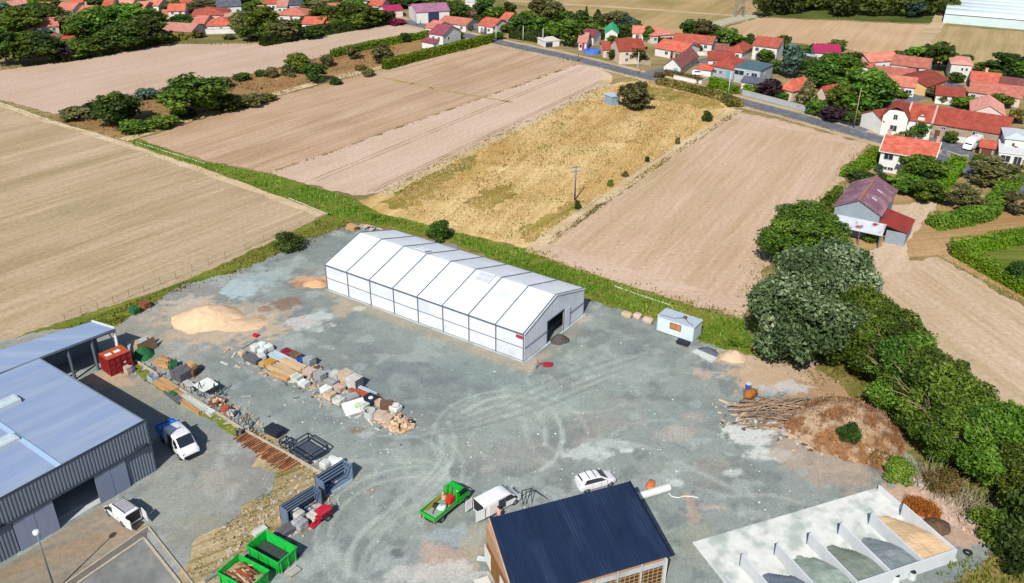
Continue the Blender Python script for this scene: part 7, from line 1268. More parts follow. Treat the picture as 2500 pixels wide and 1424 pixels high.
hm = MB().box(0, .012, -.09, .09, -.14, .14).mesh('hole')
for k in range(4):
    for j in range(6): o = link('hole', hm, M_['black'], t); o.location = (.8-.004, -.75+(j+.5)*.25, .13+(k+.5)*.375-.01)
stack(797, 960, 1.2, 1.1, .7, 2, 2, 2, 'white', 'whitish pallet with blue wrap at the front of the row', piece='panel'); stack(812, 942, 1.3, 1.1, .7, 1, 5, 1, 'grey', 'pallet of grey slabs behind the blue-wrapped one', piece='slab'); stack(829, 955, 1.3, 1., .6, 3, 3, 2, 'pink', 'low pink pallet before the hollow block packs', piece='brick'); stack(806, 974, 1.3, 1.2, .8, 2, 2, 3, 'beige', 'pallet of beige sacks at the front of the row', piece='sack', shape='lump', pal=True); stack(828, 986, 1.3, 1.2, .7, 2, 2, 3, 'pale', 'pallet of pale sacks right of the beige ones', piece='sack', shape='lump')
stack(890, 965, 4., 1.1, .5, 1, 5, 2, 'brick', 'stack of long red-brown beams behind the black sheets', 'beam_stack', 'stack', 'beam', jit=.03, pal=False); stack(893, 960, 3.6, .5, .62, 1, 3, 2, 'pblue', 'long pale steel profiles beside the red-brown beams', 'profile_stack', 'stack', 'profile', jit=.03, pal=False); stack(858, 976, 1.8, 1., .4, 1, 4, 2, 'grey', 'low stack of grey plates left of the black sheets', piece='plate', rz=1.3)
t = stack(906, 982, 1.9, 1.7, .5, 1, 1, 4, 'black', 'square stack of black sheets with a white disc on top', 'sheet_stack', 'stack', 'sheet'); MB().cyl((0, 0, .635), (0, 0, .68), .32, .3, 14).build('disc', M_['white'], t)
g = G(866, 1002); t = thing('printed_board', 'tilted white board with a green oval mark in the goods row', 'board', (g.x, g.y, .03), RA+1.15); MB().hexa([(-1.4, -.75, 0.), (1.4, -.75, 0.), (1.4, .75, .95), (-1.4, .75, .95)], [(-1.4, -.8, .06), (1.4, -.8, .06), (1.4, .7, 1.01), (-1.4, .7, 1.01)]).build('panel', M_['white'], t)
b = MB(); n_ = 16; b.add([(.5+.5*math.cos(2*math.pi*i/n_), -.05+.36*math.sin(2*math.pi*i/n_), .545+.633*.36*math.sin(2*math.pi*i/n_)) for i in range(n_)], [tuple(range(n_))]); b.build('green_mark', M_['lgreen'], t)
b = MB(); b.bar((0, .6, 0), (0, .72, .9), .12); b.build('prop', M_['brown'], t)
stack(886, 998, 1.4, 1.2, .6, 3, 3, 2, 'mint', 'pallet of pale kerb stones beside the green-marked board', piece='kerb_stone', jit=.05)
g = G(903, 1018); t = thing('concrete_ring', 'white concrete manhole ring standing open in the goods row', 'pipe ring', (g.x, g.y, .03)); b = MB(); n_ = 22; vs = []; f = []
for z in (0, .95):
    for r_ in (.72, .58): vs += [(r_*math.cos(2*math.pi*k/n_), r_*math.sin(2*math.pi*k/n_), z) for k in range(n_)]
for k in range(n_): k2 = (k+1) % n_; f += [(k, k2, 2*n_+k2, 2*n_+k), (n_+k, 3*n_+k, 3*n_+k2, n_+k2), (2*n_+k, 2*n_+k2, 3*n_+k2, 3*n_+k), (k, n_+k, n_+k2, k2)]
b.add(vs, f); b.build('ring_wall', M_['cement'], t); MB().cyl((0, 0, .02), (0, 0, .1), .57, .57, 22).build('ring_floor', M_['cement'], t)
stack(944, 998, 1.5, 1.2, .8, 1, 7, 1, 'brown', 'brown slabs leaning on edge behind the tile stacks', 'slab_stack', 'stack', 'slab', jit=.03, rz=.6); stack(928, 990, 1.2, 1., .5, 3, 2, 2, 'beige', 'low beige stone pallet beside the leaning brown slabs', piece='stone')
t = stack(966, 1003, 1.3, 1.3, .8, 1, 1, 1, 'white', 'round white coil bag above the stone pile', 'coil_bag', 'bag', 'bag', pal=False, shape='lump'); b = MB(); b.tube([(.5*math.cos(i*.4), .5*math.sin(i*.4), .82) for i in range(17)], .07); b.build('coil', M_['pink'], t)
stack(930, 1025, 1.3, 1.1, .9, 1, 8, 2, 'pink', 'left stack of pink tiles on edge beside the stone pile', piece='tile', rz=.3, jit=.02); stack(948, 1033, 1.3, 1.1, .9, 1, 8, 2, 'pink', 'right stack of pink tiles on edge beside the stone pile', piece='tile', rz=.2, jit=.02)
def stonepile(px, py, n, rx, ry, h, m, label, s=.45, name='stone_pile', seed=1):
    g = G(px, py); t = thing(name, label, 'stones', (g.x, g.y, .03), RA); rr = random.Random(seed); ms = [MB().lump((0, 0, 0), (1.1, .8, .62), 0, seed+i, .2, 6, 4, .8).mesh('stone') for i in range(5)]
    for i in range(n):
        a = rr.uniform(0, 6.28); q = math.sqrt(rr.random()); o = link('stone', ms[i % 5], m[i % len(m)], t); o.material_slots[0].link = 'OBJECT'; o.material_slots[0].material = m[i % len(m)]; k = s*rr.uniform(.7, 1.4); o.scale = (k, k, k)
        o.location = (q*rx*math.cos(a), q*ry*math.sin(a), max(.25*k, h*(1-q)*rr.uniform(.5, 1))); o.rotation_euler = (rr.uniform(-.5, .5), rr.uniform(-.5, .5), rr.uniform(0, 6))
    return t
stonepile(970, 1035, 130, 2.1, 1.6, 1.5, [M_['beige'], M_['tan'], M_['pink'], M_['orange']], 'pile of beige rubble stones at the right end of the goods row', .55)
def tyre(px, py, label, z=0, r=.45):
    g = G(px, py); t = thing('tyre', label, 'tyre', (g.x, g.y, .03+z)); b = MB(); vs = []; f = []; n_, k_ = 18, 8
    for i in range(n_):
        for k in range(k_): a, q = 2*math.pi*i/n_, 2*math.pi*k/k_; rad = r-.13+.13*math.cos(q); vs.append((rad*math.cos(a), rad*math.sin(a), .13+.13*math.sin(q)))
    for i in range(n_):
        for k in range(k_): f.append((i*k_+k, ((i+1) % n_)*k_+k, ((i+1) % n_)*k_+(k+1) % k_, i*k_+(k+1) % k_))
    b.add(vs, f).build('rubber', TYRE, t, True); return t
tyre(1002, 1042, 'lower dark tyre at the right end of the stone pile'); tyre(1003, 1037, 'upper dark tyre lying on the lower one by the stone pile', .25)
# --- along the compound edging
KA = ang((340, 890), (585, 1050))
g = G(271, 921); rz = ang((271, 921), (332, 895)); CN = thing('shipping_container', 'short red steel container in the corner of the warehouse compound', 'container', (g.x, g.y, .03), rz); cr = gmt('container_red', (172, 44, 44), rough=.55, var=.15); ct = gmt('container_top', (206, 92, 52), rough=.7, var=.15)
Lc, Wc, Hc = 3.1, 2.4, 2.5; MB().box(.06, Lc-.06, .06, Wc-.06, .1, Hc-.05).build('body', cr, CN); MB().box(.02, Lc-.02, .02, Wc-.02, Hc-.05, Hc).build('top', ct, CN)
b = MB(); [b.box(x-.06, x+.06, y-.06, y+.06, 0, Hc+.02) for x in (.06, Lc-.06) for y in (.06, Wc-.06)]; b.build('corner_post', cr, CN); b = MB()
for z in (.08, .9, 1.7, Hc-.06): b.box(.12, Lc-.12, -.02, .06, z-.05, z+.05)
for x in (.8, 1.55, 2.3): b.box(x-.05, x+.05, -.025, .06, .13, Hc-.11)
b.build('side_frame', gmt('container_frame', (150, 34, 42), rough=.55), CN); b = MB(); [b.box(-.03, .06, y-.06, y+.06, .1, Hc-.1) for y in (.5, .95, 1.4, 1.85)]; b.build('end_rib', cr, CN)
for x in (.75, 1.9): MB().box(x-.4, x+.4, .9, 1.55, Hc+.003, Hc+.02).build('top_label', M_['white'], CN)
MB().box(2.0, 2.3, -.04, -.026, 1.15, 1.4).build('side_label', M_['white'], CN)
def item(px, py, rz, name, label, cat, z=.03): g = G(px, py); return thing(name, label, cat, (g.x, g.y, z), rz)
t = item(376, 932, KA, 'metal_bin', 'small grey metal bin beside the compound edging', 'bin'); b = MB()
for q in ((-.6, -.52, -.5, .5), (.52, .6, -.5, .5), (-.52, .52, -.5, -.42), (-.52, .52, .42, .5)): b.box(q[0], q[1], q[2], q[3], .1, .95)
b.box(-.52, .52, -.42, .42, .1, .16); b.build('bin_body', gmt('bin_zinc', (176, 190, 202), rough=.5), t); b = MB(); [b.box(x-.06, x+.06, y-.06, y+.06, 0, .1) for x in (-.5, .5) for y in (-.4, .4)]; b.build('foot', STEEL, t)
stack(318, 905, 1.2, .9, .5, 3, 2, 1, 'white', 'whitish rubble bags at the right of the red container', 'bag_heap', 'bags', 'bag', pal=False, shape='lump', jit=.1); stack(314, 912, .9, .7, .9, 2, 1, 3, 'pink', 'small reddish crate below the whitish bags', 'crate', 'crate', 'board')
heap(350, 868, 50, 3.4, 1.3, M_['greenp'], 'dark green netting heap right of the red container', 3, name='netting_heap'); 
for i, (x, y, c_) in enumerate([(340, 856, 'pblue'), (352, 852, 'tan'), (364, 858, 'brown')]):
    t = item(x, y, RA+1.2+i*.2, 'board', ['pale blue', 'tan', 'dark brown'][i]+' board leaning on the green netting heap', 'board'); MB().hexa([(-1.3, -.15, .1), (1.3, -.15, .1), (1.3, .15, .1), (-1.3, .15, .1)], [(-1.3, .35, 1.5), (1.3, .35, 1.5), (1.3, .42, 1.5), (-1.3, .42, 1.5)]).build('sheet', M_[c_], t)
stack(404, 946, 4., 1.3, .5, 1, 7, 2, 'orange', 'orange timber stack nearest the red container along the edging', 'timber_stack', 'timber', 'plank', jit=.05, rot=KA+.05, pal=False); stack(438, 966, 3.6, .5, .4, 1, 3, 2, 'orange', 'thin orange planks beside the mint sheet along the edging', 'timber_stack', 'timber', 'plank', jit=.03, rot=KA, pal=False); stack(426, 972, 3.6, .9, .4, 1, 4, 2, 'dgrey', 'dark grey beams lying below the thin orange planks', 'beam_stack', 'stack', 'beam', jit=.03, rot=KA, pal=False); stack(424, 969, 1.1, .5, .6, 1, 2, 2, 'greenp', 'short mint green bundle on the dark beams', 'bundle', 'bundle', 'board', rot=KA, pal=False)
stack(478, 990, 5., .8, .6, 1, 4, 2, 'mint', 'long pale green boards along the edging', 'board_stack', 'boards', 'board', jit=.03, rot=KA, pal=False); stack(466, 998, 4., .5, .45, 1, 3, 2, 'orange', 'orange beams in front of the long pale green boards', 'timber_stack', 'timber', 'plank', jit=.03, rot=KA, pal=False); stack(505, 1006, 2.6, .7, .5, 1, 3, 2, 'white', 'short white boards at the lower end of the pale green ones', 'board_stack', 'boards', 'board', jit=.03, rot=KA, pal=False)
stack(402, 893, 2., 1.3, .9, 1, 5, 2, 'orange', 'orange offcut timber on a rack above the edging', 'timber_stack', 'timber', 'plank', jit=.12, rot=KA+.3); stack(425, 905, 2.4, 1., .8, 1, 3, 2, 'greenp', 'dark green bundle beside the dark crates', 'bundle', 'bundle', 'roll', jit=.06, rot=KA-.5); stack(445, 925, 2., 1.8, 1.2, 4, 3, 2, 'dgrey', 'dark grey crate stack beyond the edging', 'crate_stack', 'crates', 'crate', jit=.02, rot=KA+.1); stack(466, 915, 1.9, 1.5, 1., 1, 5, 2, 'brown', 'brown timber crate right of the dark crates', 'timber_stack', 'timber', 'plank', jit=.06, rot=KA+.4); stack(472, 912, 1., .6, .5, 1, 3, 1, 'orange', 'small orange plank bundle on the brown crate', 'bundle', 'bundle', 'plank', jit=.03, rot=KA, pal=False).location.z = 1.17
def table(px, py, L, W, h, m, label, rot, name='work_table'):
    t = item(px, py, rot, name, label, 'table'); MB().box(-L/2, L/2, -W/2, W/2, h, h+.06).build('table_top', M_[m], t)
    for sx in (-1, 1):
        for sy in (-1, 1): MB().box(sx*(L/2-.1)-.04, sx*(L/2-.1)+.04, sy*(W/2-.1)-.04, sy*(W/2-.1)+.04, 0, h).build('leg', DARKST, t)
    return t
table(496, 962, 2.4, 1.1, 1., 'white', 'white panel table beyond the edging, front one', KA); table(514, 954, 2.4, 1.2, 1.1, 'white', 'white panel table beyond the edging, rear one', KA); table(464, 952, 1.8, .8, .9, 'pale', 'narrow pale panel table left of the white ones', KA)
stonepile(534, 985, 34, 1.3, 1., .8, [M_['brown'], M_['rust'], M_['beige']], 'brown scrap heap right of the white panel tables', .4, 'scrap_heap', 5); stack(553, 1008, 1., .8, .7, 4, 2, 5, 'brick', 'small stack of red bricks beyond the edging', piece='brick', rot=KA)
for i, (x, y) in enumerate([(482, 968), (525, 975), (548, 966), (574, 1020), (592, 1030), (600, 1042)]):
    t = item(x, y, i*1.1, 'prop_stand', ORD[i]+' thin dark prop stand from the left beyond the compound edging', 'prop'); t['group'] = 'dark prop stands along the edging'; b = MB(); b.bar((0, 0, 0), (.5, .2, 2.1), .06); b.bar((.9, 0, 0), (.45, .2, 1.9), .06); b.bar((.4, .9, 0), (.48, .22, 2.), .06); b.build('prop_legs', DARKST, t)
stack(566, 1014, .9, .7, .5, 1, 4, 1, 'pale', 'pale slats crate right of the red bricks', 'crate', 'crate', 'slat', rot=KA+.5)
# rusty battens on the bank
t = item(652, 1102, ang((592, 1062), (715, 1142)), 'batten_pile', 'long row of rusty brown battens lying on the grass bank', 'battens'); bm_ = [MB().box(-.05, .05, -1.2, 1.2, 0, .06).mesh('batten')]; rr = random.Random(3); Lr = (G(715, 1142)-G(592, 1062)).length
for i in range(95):
    o = link('batten', bm_[0], M_['rust'] if i % 3 else M_['orange'], t); o.material_slots[0].link = 'OBJECT'; o.material_slots[0].material = (M_['rust'], M_['rust'], M_['orange'], M_['brown'], M_['brick'])[i % 5]; o.location = (-Lr/2+Lr*i/95, rr.uniform(-.25, .25), .02+.06*(i % 3)); o.rotation_euler = (0, rr.uniform(-.04, .04), rr.uniform(-.14, .14)); o.scale = (1, rr.uniform(.7, 1.1), 1)
stonepile(588, 1058, 22, .9, .8, .7, [M_['dgrey'], M_['brown'], M_['black']], 'dark scrap at the upper end of the rusty battens', .4, 'scrap_heap', 9)
# steel frames
def frame(px, py, L, W, H, label, rot, shelf=(), name='steel_cage', m=DARKST, w=.1, n=1, mesh=False):
    t = item(px, py, rot, name, label, 'cage'); b = MB()
    for sx in (-1, 1):
        for sy in (-1, 1): b.box(sx*L/2-w/2, sx*L/2+w/2, sy*W/2-w/2, sy*W/2+w/2, 0, H)
    b.build('upright', m, t); b = MB()
    for z in (w/2, H-w/2)+tuple(shelf):
        for s in (-1, 1): b.box(-L/2+w/2, L/2-w/2, s*W/2-w/2, s*W/2+w/2, z-w/2, z+w/2); b.box(s*L/2-w/2, s*L/2+w/2, -W/2+w/2, W/2-w/2, z-w/2, z+w/2)
    b.build('rail', m, t)
    if mesh:
        b = MB(); k = int(L/.22); [b.box(-L/2+w+i*(L-2*w)/k, -L/2+w+i*(L-2*w)/k+.04, -W/2+w, W/2-w, .12, .16) for i in range(k)]; b.build('floor_bars', m, t); MB().box(-L/2+w, L/2-w, -W/2+w, W/2-w, .06, .11).build('tray', gmt('steel_tray', (92, 104, 122), rough=.5), t)
    return t
stack(672, 1060, 2.2, 1.4, .7, 2, 3, 1, 'black', 'dark covered crates beside the compound edging', 'crate_stack', 'crates', 'crate', rot=KA+.1); frame(700, 1088, 1.2, 1., .8, 'small steel cage left of the large steel tray frame', KA); frame(755, 1106, 3.4, 2.7, 1.2, 'large low steel tray frame at the corner of the edging', KA+.0, (.6,), mesh=True)
for i, (x, y) in enumerate([(795, 1142), (812, 1134), (828, 1138)]): stack(x, y, 1., 1., .9, 1, 1, 1, 'white', ['left', 'middle', 'right'][i]+' of three white sacks behind the steel box frames', 'white_sack', 'sack', 'bag', pal=False, shape='lump', rz=i*.3)
BA = ang((770, 1222), (860, 1165))
def boxframe(px, py, L, W, H, label):
    t = item(px, py, BA, 'steel_rack', label, 'rack'); st = gmt('blue_grey_steel', (108, 128, 154), rough=.5)
    MB().box(-L/2, L/2, W/2-.08, W/2, 0, H).build('back_panel', gmt('dark_panel', (48, 58, 78), rough=.6), t)
    for s in (-1, 1): MB().box(min(s*L/2, s*(L/2-.12)), max(s*L/2, s*(L/2-.12)), -W/2, W/2-.09, 0, H).build('side_panel', st, t)
    b = MB()
    for i in range(4): y = -W/2+.02+i*(W-.24)/3; b.box(-L/2+.13, L/2-.13, y, y+.1, H-.1, H)
    b.build('top_bar', st, t); MB().box(-L/2+.13, L/2-.13, -W/2, -W/2+.1, .0, .12).build('sill', M_['pblue'], t); MB().box(-L/2+.13, L/2-.13, -W/2+.12, W/2-.1, .02, .08).build('base_plate', st, t)
boxframe(818, 1186, 3.9, 1.5, 2., 'upper of two dark steel box frames beside the bank'); boxframe(738, 1254, 4.3, 1.3, 2., 'lower of two dark steel box frames beside the bank')
stack(734, 1290, 1.3, 1.2, .9, 2, 2, 3, 'grey', 'grey wrapped stone pallet before the lower box frame, front one', piece='stone', shape='lump'); stack(728, 1268, 1.2, 1.1, .9, 2, 2, 3, 'pale', 'grey wrapped stone pallet before the lower box frame, rear one', piece='stone', shape='lump'); stack(766, 1268, 1.2, 1., .6, 2, 2, 2, 'pale', 'pale stone pallet beside the red machine', piece='stone', shape='lump'); stack(634, 1300, 1.5, .8, .35, 1, 3, 1, 'mint', 'flat pale slab on the bank above the rear green skip', 'slab', 'slab', 'plank', rot=BA, pal=False); stack(716, 1398, 1.3, .9, .12, 1, 5, 1, 'pale', 'pale wooden pallet lying beside the rear green skip', 'wooden_pallet', 'pallet', 'slat', rot=BA, gap=.07); stack(702, 1300, 1.6, 1.2, .5, 1, 4, 2, 'dgrey', 'dark crate in the shade between skip and stone pallets', 'crate', 'crate', 'board', rot=BA)
t = item(792, 1268, BA, 'red_machine', 'red towed farm implement beside the stone pallets', 'implement'); b = MB(); b.box(-.9, .7, -.35, .35, .5, .75); b.bar((-1.6, 0, .2), (-.9, 0, .6), .12); b.bar((.7, .3, .6), (1.5, .5, .9), .1); b.build('chassis', M_['red'], t); b = MB(); b.hexa([(-.5, -.4, .76), (.4, -.4, .76), (.4, .4, .76), (-.5, .4, .76)], [(-.8, -.6, 1.3), (.7, -.6, 1.3), (.7, .6, 1.3), (-.8, .6, 1.3)]); b.build('hopper', M_['red'], t)
for s in (-1, 1): wheel(t, .1, s*.6, .35)
MB().lump((.9, .1, .9), (.7, .5, .5), 0, 3, .2).build('engine', M_['rust'], t); MB().obox((-1.2, .1, .16), (1.3, .8, .08), .2).build('drawbar_plate', M_['red'], t)
def skip(rim, h, label, fill, fl):
    P4 = [G(*p, h) for p in rim]; c = sum(P4, Vector())/4; rz = math.atan2(P4[1].y-P4[0].y, P4[1].x-P4[0].x); L = (P4[1]-P4[0]).length; W = (P4[2]-P4[1]).length; t = thing('waste_skip', label, 'skip', (c.x, c.y, .03), rz); VG = pmat('skip_green', S(26, 186, 66, .7), .45, .14, 1.6, c2=S(64, 130, 60, .6), c2amt=.4)
    for nm, bb, tt in (('wall', [(-L/2+.1, -W/2+.1), (L/2-.1, -W/2+.1), (L/2-.1, -W/2+.16), (-L/2+.1, -W/2+.16)], [(-L/2, -W/2), (L/2, -W/2), (L/2, -W/2+.06), (-L/2, -W/2+.06)]), ('wall', [(-L/2+.1, W/2-.16), (L/2-.1, W/2-.16), (L/2-.1, W/2-.1), (-L/2+.1, W/2-.1)], [(-L/2, W/2-.06), (L/2, W/2-.06), (L/2, W/2), (-L/2, W/2)]),
                       ('wall', [(-L/2+.1, -W/2+.17), (-L/2+.16, -W/2+.17), (-L/2+.16, W/2-.17), (-L/2+.1, W/2-.17)], [(-L/2, -W/2+.07), (-L/2+.06, -W/2+.07), (-L/2+.06, W/2-.07), (-L/2, W/2-.07)]), ('wall', [(L/2-.16, -W/2+.17), (L/2-.1, -W/2+.17), (L/2-.1, W/2-.17), (L/2-.16, W/2-.17)], [(L/2-.06, -W/2+.07), (L/2, -W/2+.07), (L/2, W/2-.07), (L/2-.06, W/2-.07)])):
        MB().hexa([(x, y, .12) for x, y in bb], [(x, y, h) for x, y in tt]).build(nm, VG, t)
    MB().box(-L/2+.1, L/2-.1, -W/2+.1, W/2-.1, .1, .2).build('floor', VG, t); b = MB(); w = .12
    for s in (-1, 1): b.box(-L/2-.04, L/2+.04, s*W/2-w/2, s*W/2+w/2, h, h+.1); b.box(s*L/2-w/2, s*L/2+w/2, -W/2+w/2, W/2-w/2, h, h+.1)
    b.build('rim', VG, t); b = MB()
    for i in range(4): x = -L/2+.3+i*(L-.6)/3; [b.box(x-.05, x+.05, s*(W/2+.02)-.05, s*(W/2+.02)+.05, .15, h) for s in (-1, 1)]
    for i in range(3): y = -W/2+.3+i*(W-.6)/2; [b.box(s*(L/2+.02)-.05, s*(L/2+.02)+.05, y-.05, y+.05, .15, h) for s in (-1, 1)]
    b.build('stiffener', VG, t); b = MB(); [b.box(-L/2+.1, L/2-.1, s*W*.3-.08, s*W*.3+.08, 0, .1) for s in (-1, 1)]; b.build('runner', BLK, t)
    hm_ = heap_mesh(L-.4, W-.4, fl*.25, 4, 20, 2.5); hm_.v = [(x, y, z+h*fl) for x, y, z in hm_.v]; hm_.build('contents', fill, t, True); return t, L, W, h*fl
skip([(602, 1335), (679, 1378), (725, 1339), (647, 1295)], 1.5, 'rear green waste skip holding dark rubbish', gmt('dark_rubbish', (70, 82, 80), var=.3, scale=4), .35)
t, L, W, z = skip([(530, 1399), (606, 1440), (650, 1392), (589, 1358)], 1.4, 'front green waste skip filled with brown boards', gmt('sawdust', (190, 166, 130), var=.2, scale=4), .62)
rr = random.Random(8)
for i in range(26): o = MB().box(-.9, .9, -.07, .07, 0, .04).build('waste_board', (M_['rust'], M_['brick'], M_['brown'], M_['tan'])[i % 4], t); o.location = (rr.uniform(-L*.2, L*.2), rr.uniform(-W*.3, W*.3), z+.2+i*.01); o.rotation_euler = (rr.uniform(-.1, .1), rr.uniform(-.1, .1), rr.uniform(-.5, .5)+.2)
# --- elsewhere in the yard
heap(510, 778, 165, 8., 2.1, gm('building_sand', (228, 196, 160), .1), 'large heap of pale orange sand in the far left of the yard', 2, .3, 'sand_heap', sharp=1.3); heap(580, 792, 140, 4.5, .5, gm('building_sand', (228, 196, 160), .1), 'low spill of sand beside the large sand heap', 7, 0, 'sand_heap', sharp=1.3)
heap(772, 694, 60, 3., .7, gm('orange_sand', (226, 176, 132), .1), 'small orange sand heap at the left end of the marquee', 5, 0, 'sand_heap'); heap(1366, 832, 50, 2.4, 1., gmt('dark_soil', (88, 82, 80), var=.25, scale=3), 'dark soil heap at the marquee door', 8, .3, 'soil_heap'); heap(1725, 862, 56, 3., .6, gm('dark_gravel', (112, 120, 134)), 'dark blue-grey gravel heap near the site cabin', 4, 0, 'gravel_heap'); heap(1790, 872, 66, 3.4, 1., gm('pale_earth', (218, 188, 160), .12), 'pale earth heap beside the willow weeds', 6, 0, 'earth_heap')
t = stack(1720, 872, 3.2, .9, .45, 1, 6, 2, 'white', 'white planks lying before the dark gravel heap', 'plank_stack', 'planks', 'plank', jit=.06, rot=ang((1690, 858), (1745, 882)), pal=False)
stack(1667, 842, 1.7, 1., .45, 2, 2, 2, 'black', 'black plastic pallets in front of the site cabin', 'pallet_stack', 'pallets', 'pallet_deck', rot=ang((1650, 836), (1685, 848)))
for i, (x, y) in enumerate([(1530, 775), (1556, 778), (1581, 788)]): stack(x, y, 1.5 if i != 1 else 1.1, .9, .8, 1, 1, 1, 'pink' if i else 'beige', ['leftmost pinkish boulder behind the yard near the site cabin', 'middle rounded boulder near the site cabin', 'boulder nearest the site cabin'][i], 'boulder', 'boulder', 'rock', pal=False, shape='lump', rot=ang((1602, 806), (1690, 838)))
g = G(1603, 808); rz = ang((1603, 808), (1691, 838)); t = thing('site_cabin', 'small white site cabin with orange-shuttered window at the yard edge', 'cabin', (g.x, g.y, .03), rz); Lc = (G(1691, 838)-g).length; Wc, Hc = 2.5, 2.4; cabm = gmt('cabin_panel', (214, 226, 234), rough=.5, var=.05)
MB().box(0, Lc, 0, Wc, .12, Hc).build('wall', cabm, t); MB().box(-.1, Lc+.1, -.1, Wc+.1, Hc, Hc+.12).build('roof', gmt('cabin_roof', (186, 200, 214), rough=.5, var=.08), t); b = MB(); [b.box(x, x+.3, .1, Wc-.1, 0, .12) for x in (.2, Lc/2, Lc-.5)]; b.build('skid', BLK, t)
w = window(t, 'f', Lc*.5, 1.1, 1.7, .95, Lc, Wc, M_['brown'], pmat('orange_blind', S(206, 140, 80), .7)); b = MB(); b.box(-.03, .06, -.05, .06, .12, Hc); b.box(Lc-.06, Lc+.03, -.05, .06, .12, Hc); b.build('corner_trim', M_['pblue'], t)
b = MB(); b.tube([(.2, .3, Hc+.14), (Lc*.4, .5, Hc+.16), (Lc*.62, 1.3, Hc+.3), (Lc*.8, .5, Hc+.16), (Lc*.95, .2, Hc+.14)], .03); b.build('roof_cable', BLK, t); MB().obox((Lc*.62, 1.4, Hc+.28), (.5, .4, .3)).build('roof_unit', M_['brown'], t)
t = item(1338, 893, .3, 'red_hose_coil', 'coil of bright red hose beside the near corner of the marquee', 'hose'); b = MB(); b.tube([((.75-.012*i)*math.cos(i*.42), (.6-.01*i)*math.sin(i*.42), .07+.007*i) for i in range(44)], .09); b.build('hose', M_['red'], t, True); b = MB(); b.tube([(-.6, .2, .08), (-1.1, .6, .08), (-1.2, 1.1, .5)], .06); b.build('hose_end', M_['red'], t)
for i in range(3): t = item(1322-i*6, 888+i*5, .4+i*.5, 'peg', ['right', 'middle', 'left'][i]+' short steel peg lying at the near corner of the marquee', 'peg'); t['group'] = 'pegs at the marquee corner'; b = MB(); b.bar((-.6, 0, .05), (.6, 0, .05), .05); b.build('rod', DARKST, t)
stack(625, 822, .8, .6, .35, 1, 1, 1, 'red', 'small red crate alone on the gravel above the goods row', 'crate', 'crate', 'box', pal=False)
t = item(610, 842, ang((595, 850), (622, 834)), 'long_pole', 'thin dark pole lying beyond the white bulk bags', 'pole'); b = MB(); b.cyl((-1.4, 0, .05), (1.4, 0, .05), .05, .05, 6); b.build('rod', DARKST, t)
stack(860, 562, 2., 1., .8, 1, 4, 3, 'orange', 'orange timber stack behind the far left corner of the marquee', 'timber_stack', 'timber', 'plank', jit=.1); stonepile(905, 560, 40, 3., 1., .7, [M_['pink'], M_['grey'], M_['beige']], 'row of pinkish rubble behind the far left corner of the marquee', .5, 'rubble_heap', 12)
for i, (x, y) in enumerate([(355, 752), (330, 766)]): stack(x, y, 1.4, 1., .9, 2, 2, 2, 'rust' if i == 0 else 'greenp', ['rusty crate on the verge behind the warehouse canopy', 'dark green crate on the verge behind the warehouse canopy'][i], 'crate', 'crate', 'board', jit=.04)
# white tube, hose, orange sheet by the blue roof
a_, b_ = G(1562, 1219), G(1628, 1199); c = (a_+b_)/2; t = thing('white_tube', 'thick white tube roll sticking out beyond the blue roof', 'tube', (c.x, c.y, .03), math.atan2(b_.y-a_.y, b_.x-a_.x)); Lt = (b_-a_).length/2+.3; MB().cyl((-Lt, 0, .42), (Lt, 0, .42), .42, .42, 16).build('tube_wall', M_['white'], t, False, .05); MB().cyl((Lt-.02, 0, .42), (Lt+.03, 0, .42), .3, .3, 14).build('end_cap', M_['pale'], t)
pts = [G(*p) for p in [(1632, 1206), (1640, 1214), (1655, 1217), (1672, 1213), (1690, 1214), (1704, 1217)]]; c = pts[0]; b = MB(); b.tube([p-c+Vector((0, 0, .09)) for p in pts], .06); o = b.build('white_hose', M_['white']); o.location = c; tag(o, 'thin white hose running from the white tube over the gravel', 'hose')
t = item(1588, 1187, .9, 'orange_sheet', 'crumpled orange tarpaulin lying beyond the blue roof corner', 'tarpaulin'); MB().lump((0, 0, .14), (1.9, .9, .3), .3, 4, .25, 10, 4).build('tarpaulin', gmt('orange_tarp', (222, 128, 72)), t, True)
t = item(1290, 1222, R(20), 'metal_trestle', 'dark metal trestle behind the blue-roofed building', 'trestle'); b = MB(); [b.bar((x, -.5, 0), (x+.1, 0, 1.5), .07) for x in (-.8, -.4, .2)]; [b.bar((x, .5, 0), (x+.1, 0, 1.5), .07) for x in (-.8, .2)]; b.bar((-.7, 0, 1.5), (.3, 0, 1.5), .07); b.bar((.3, 0, 1.5), (2., -.6, .05), .06); b.build('trestle_frame', DARKST, t)
stack(1176, 1366, .9, .5, .12, 1, 2, 1, 'white', 'small white slabs on the ground left of the timber building', 'slab', 'slab', 'slab', pal=False, rz=.4)
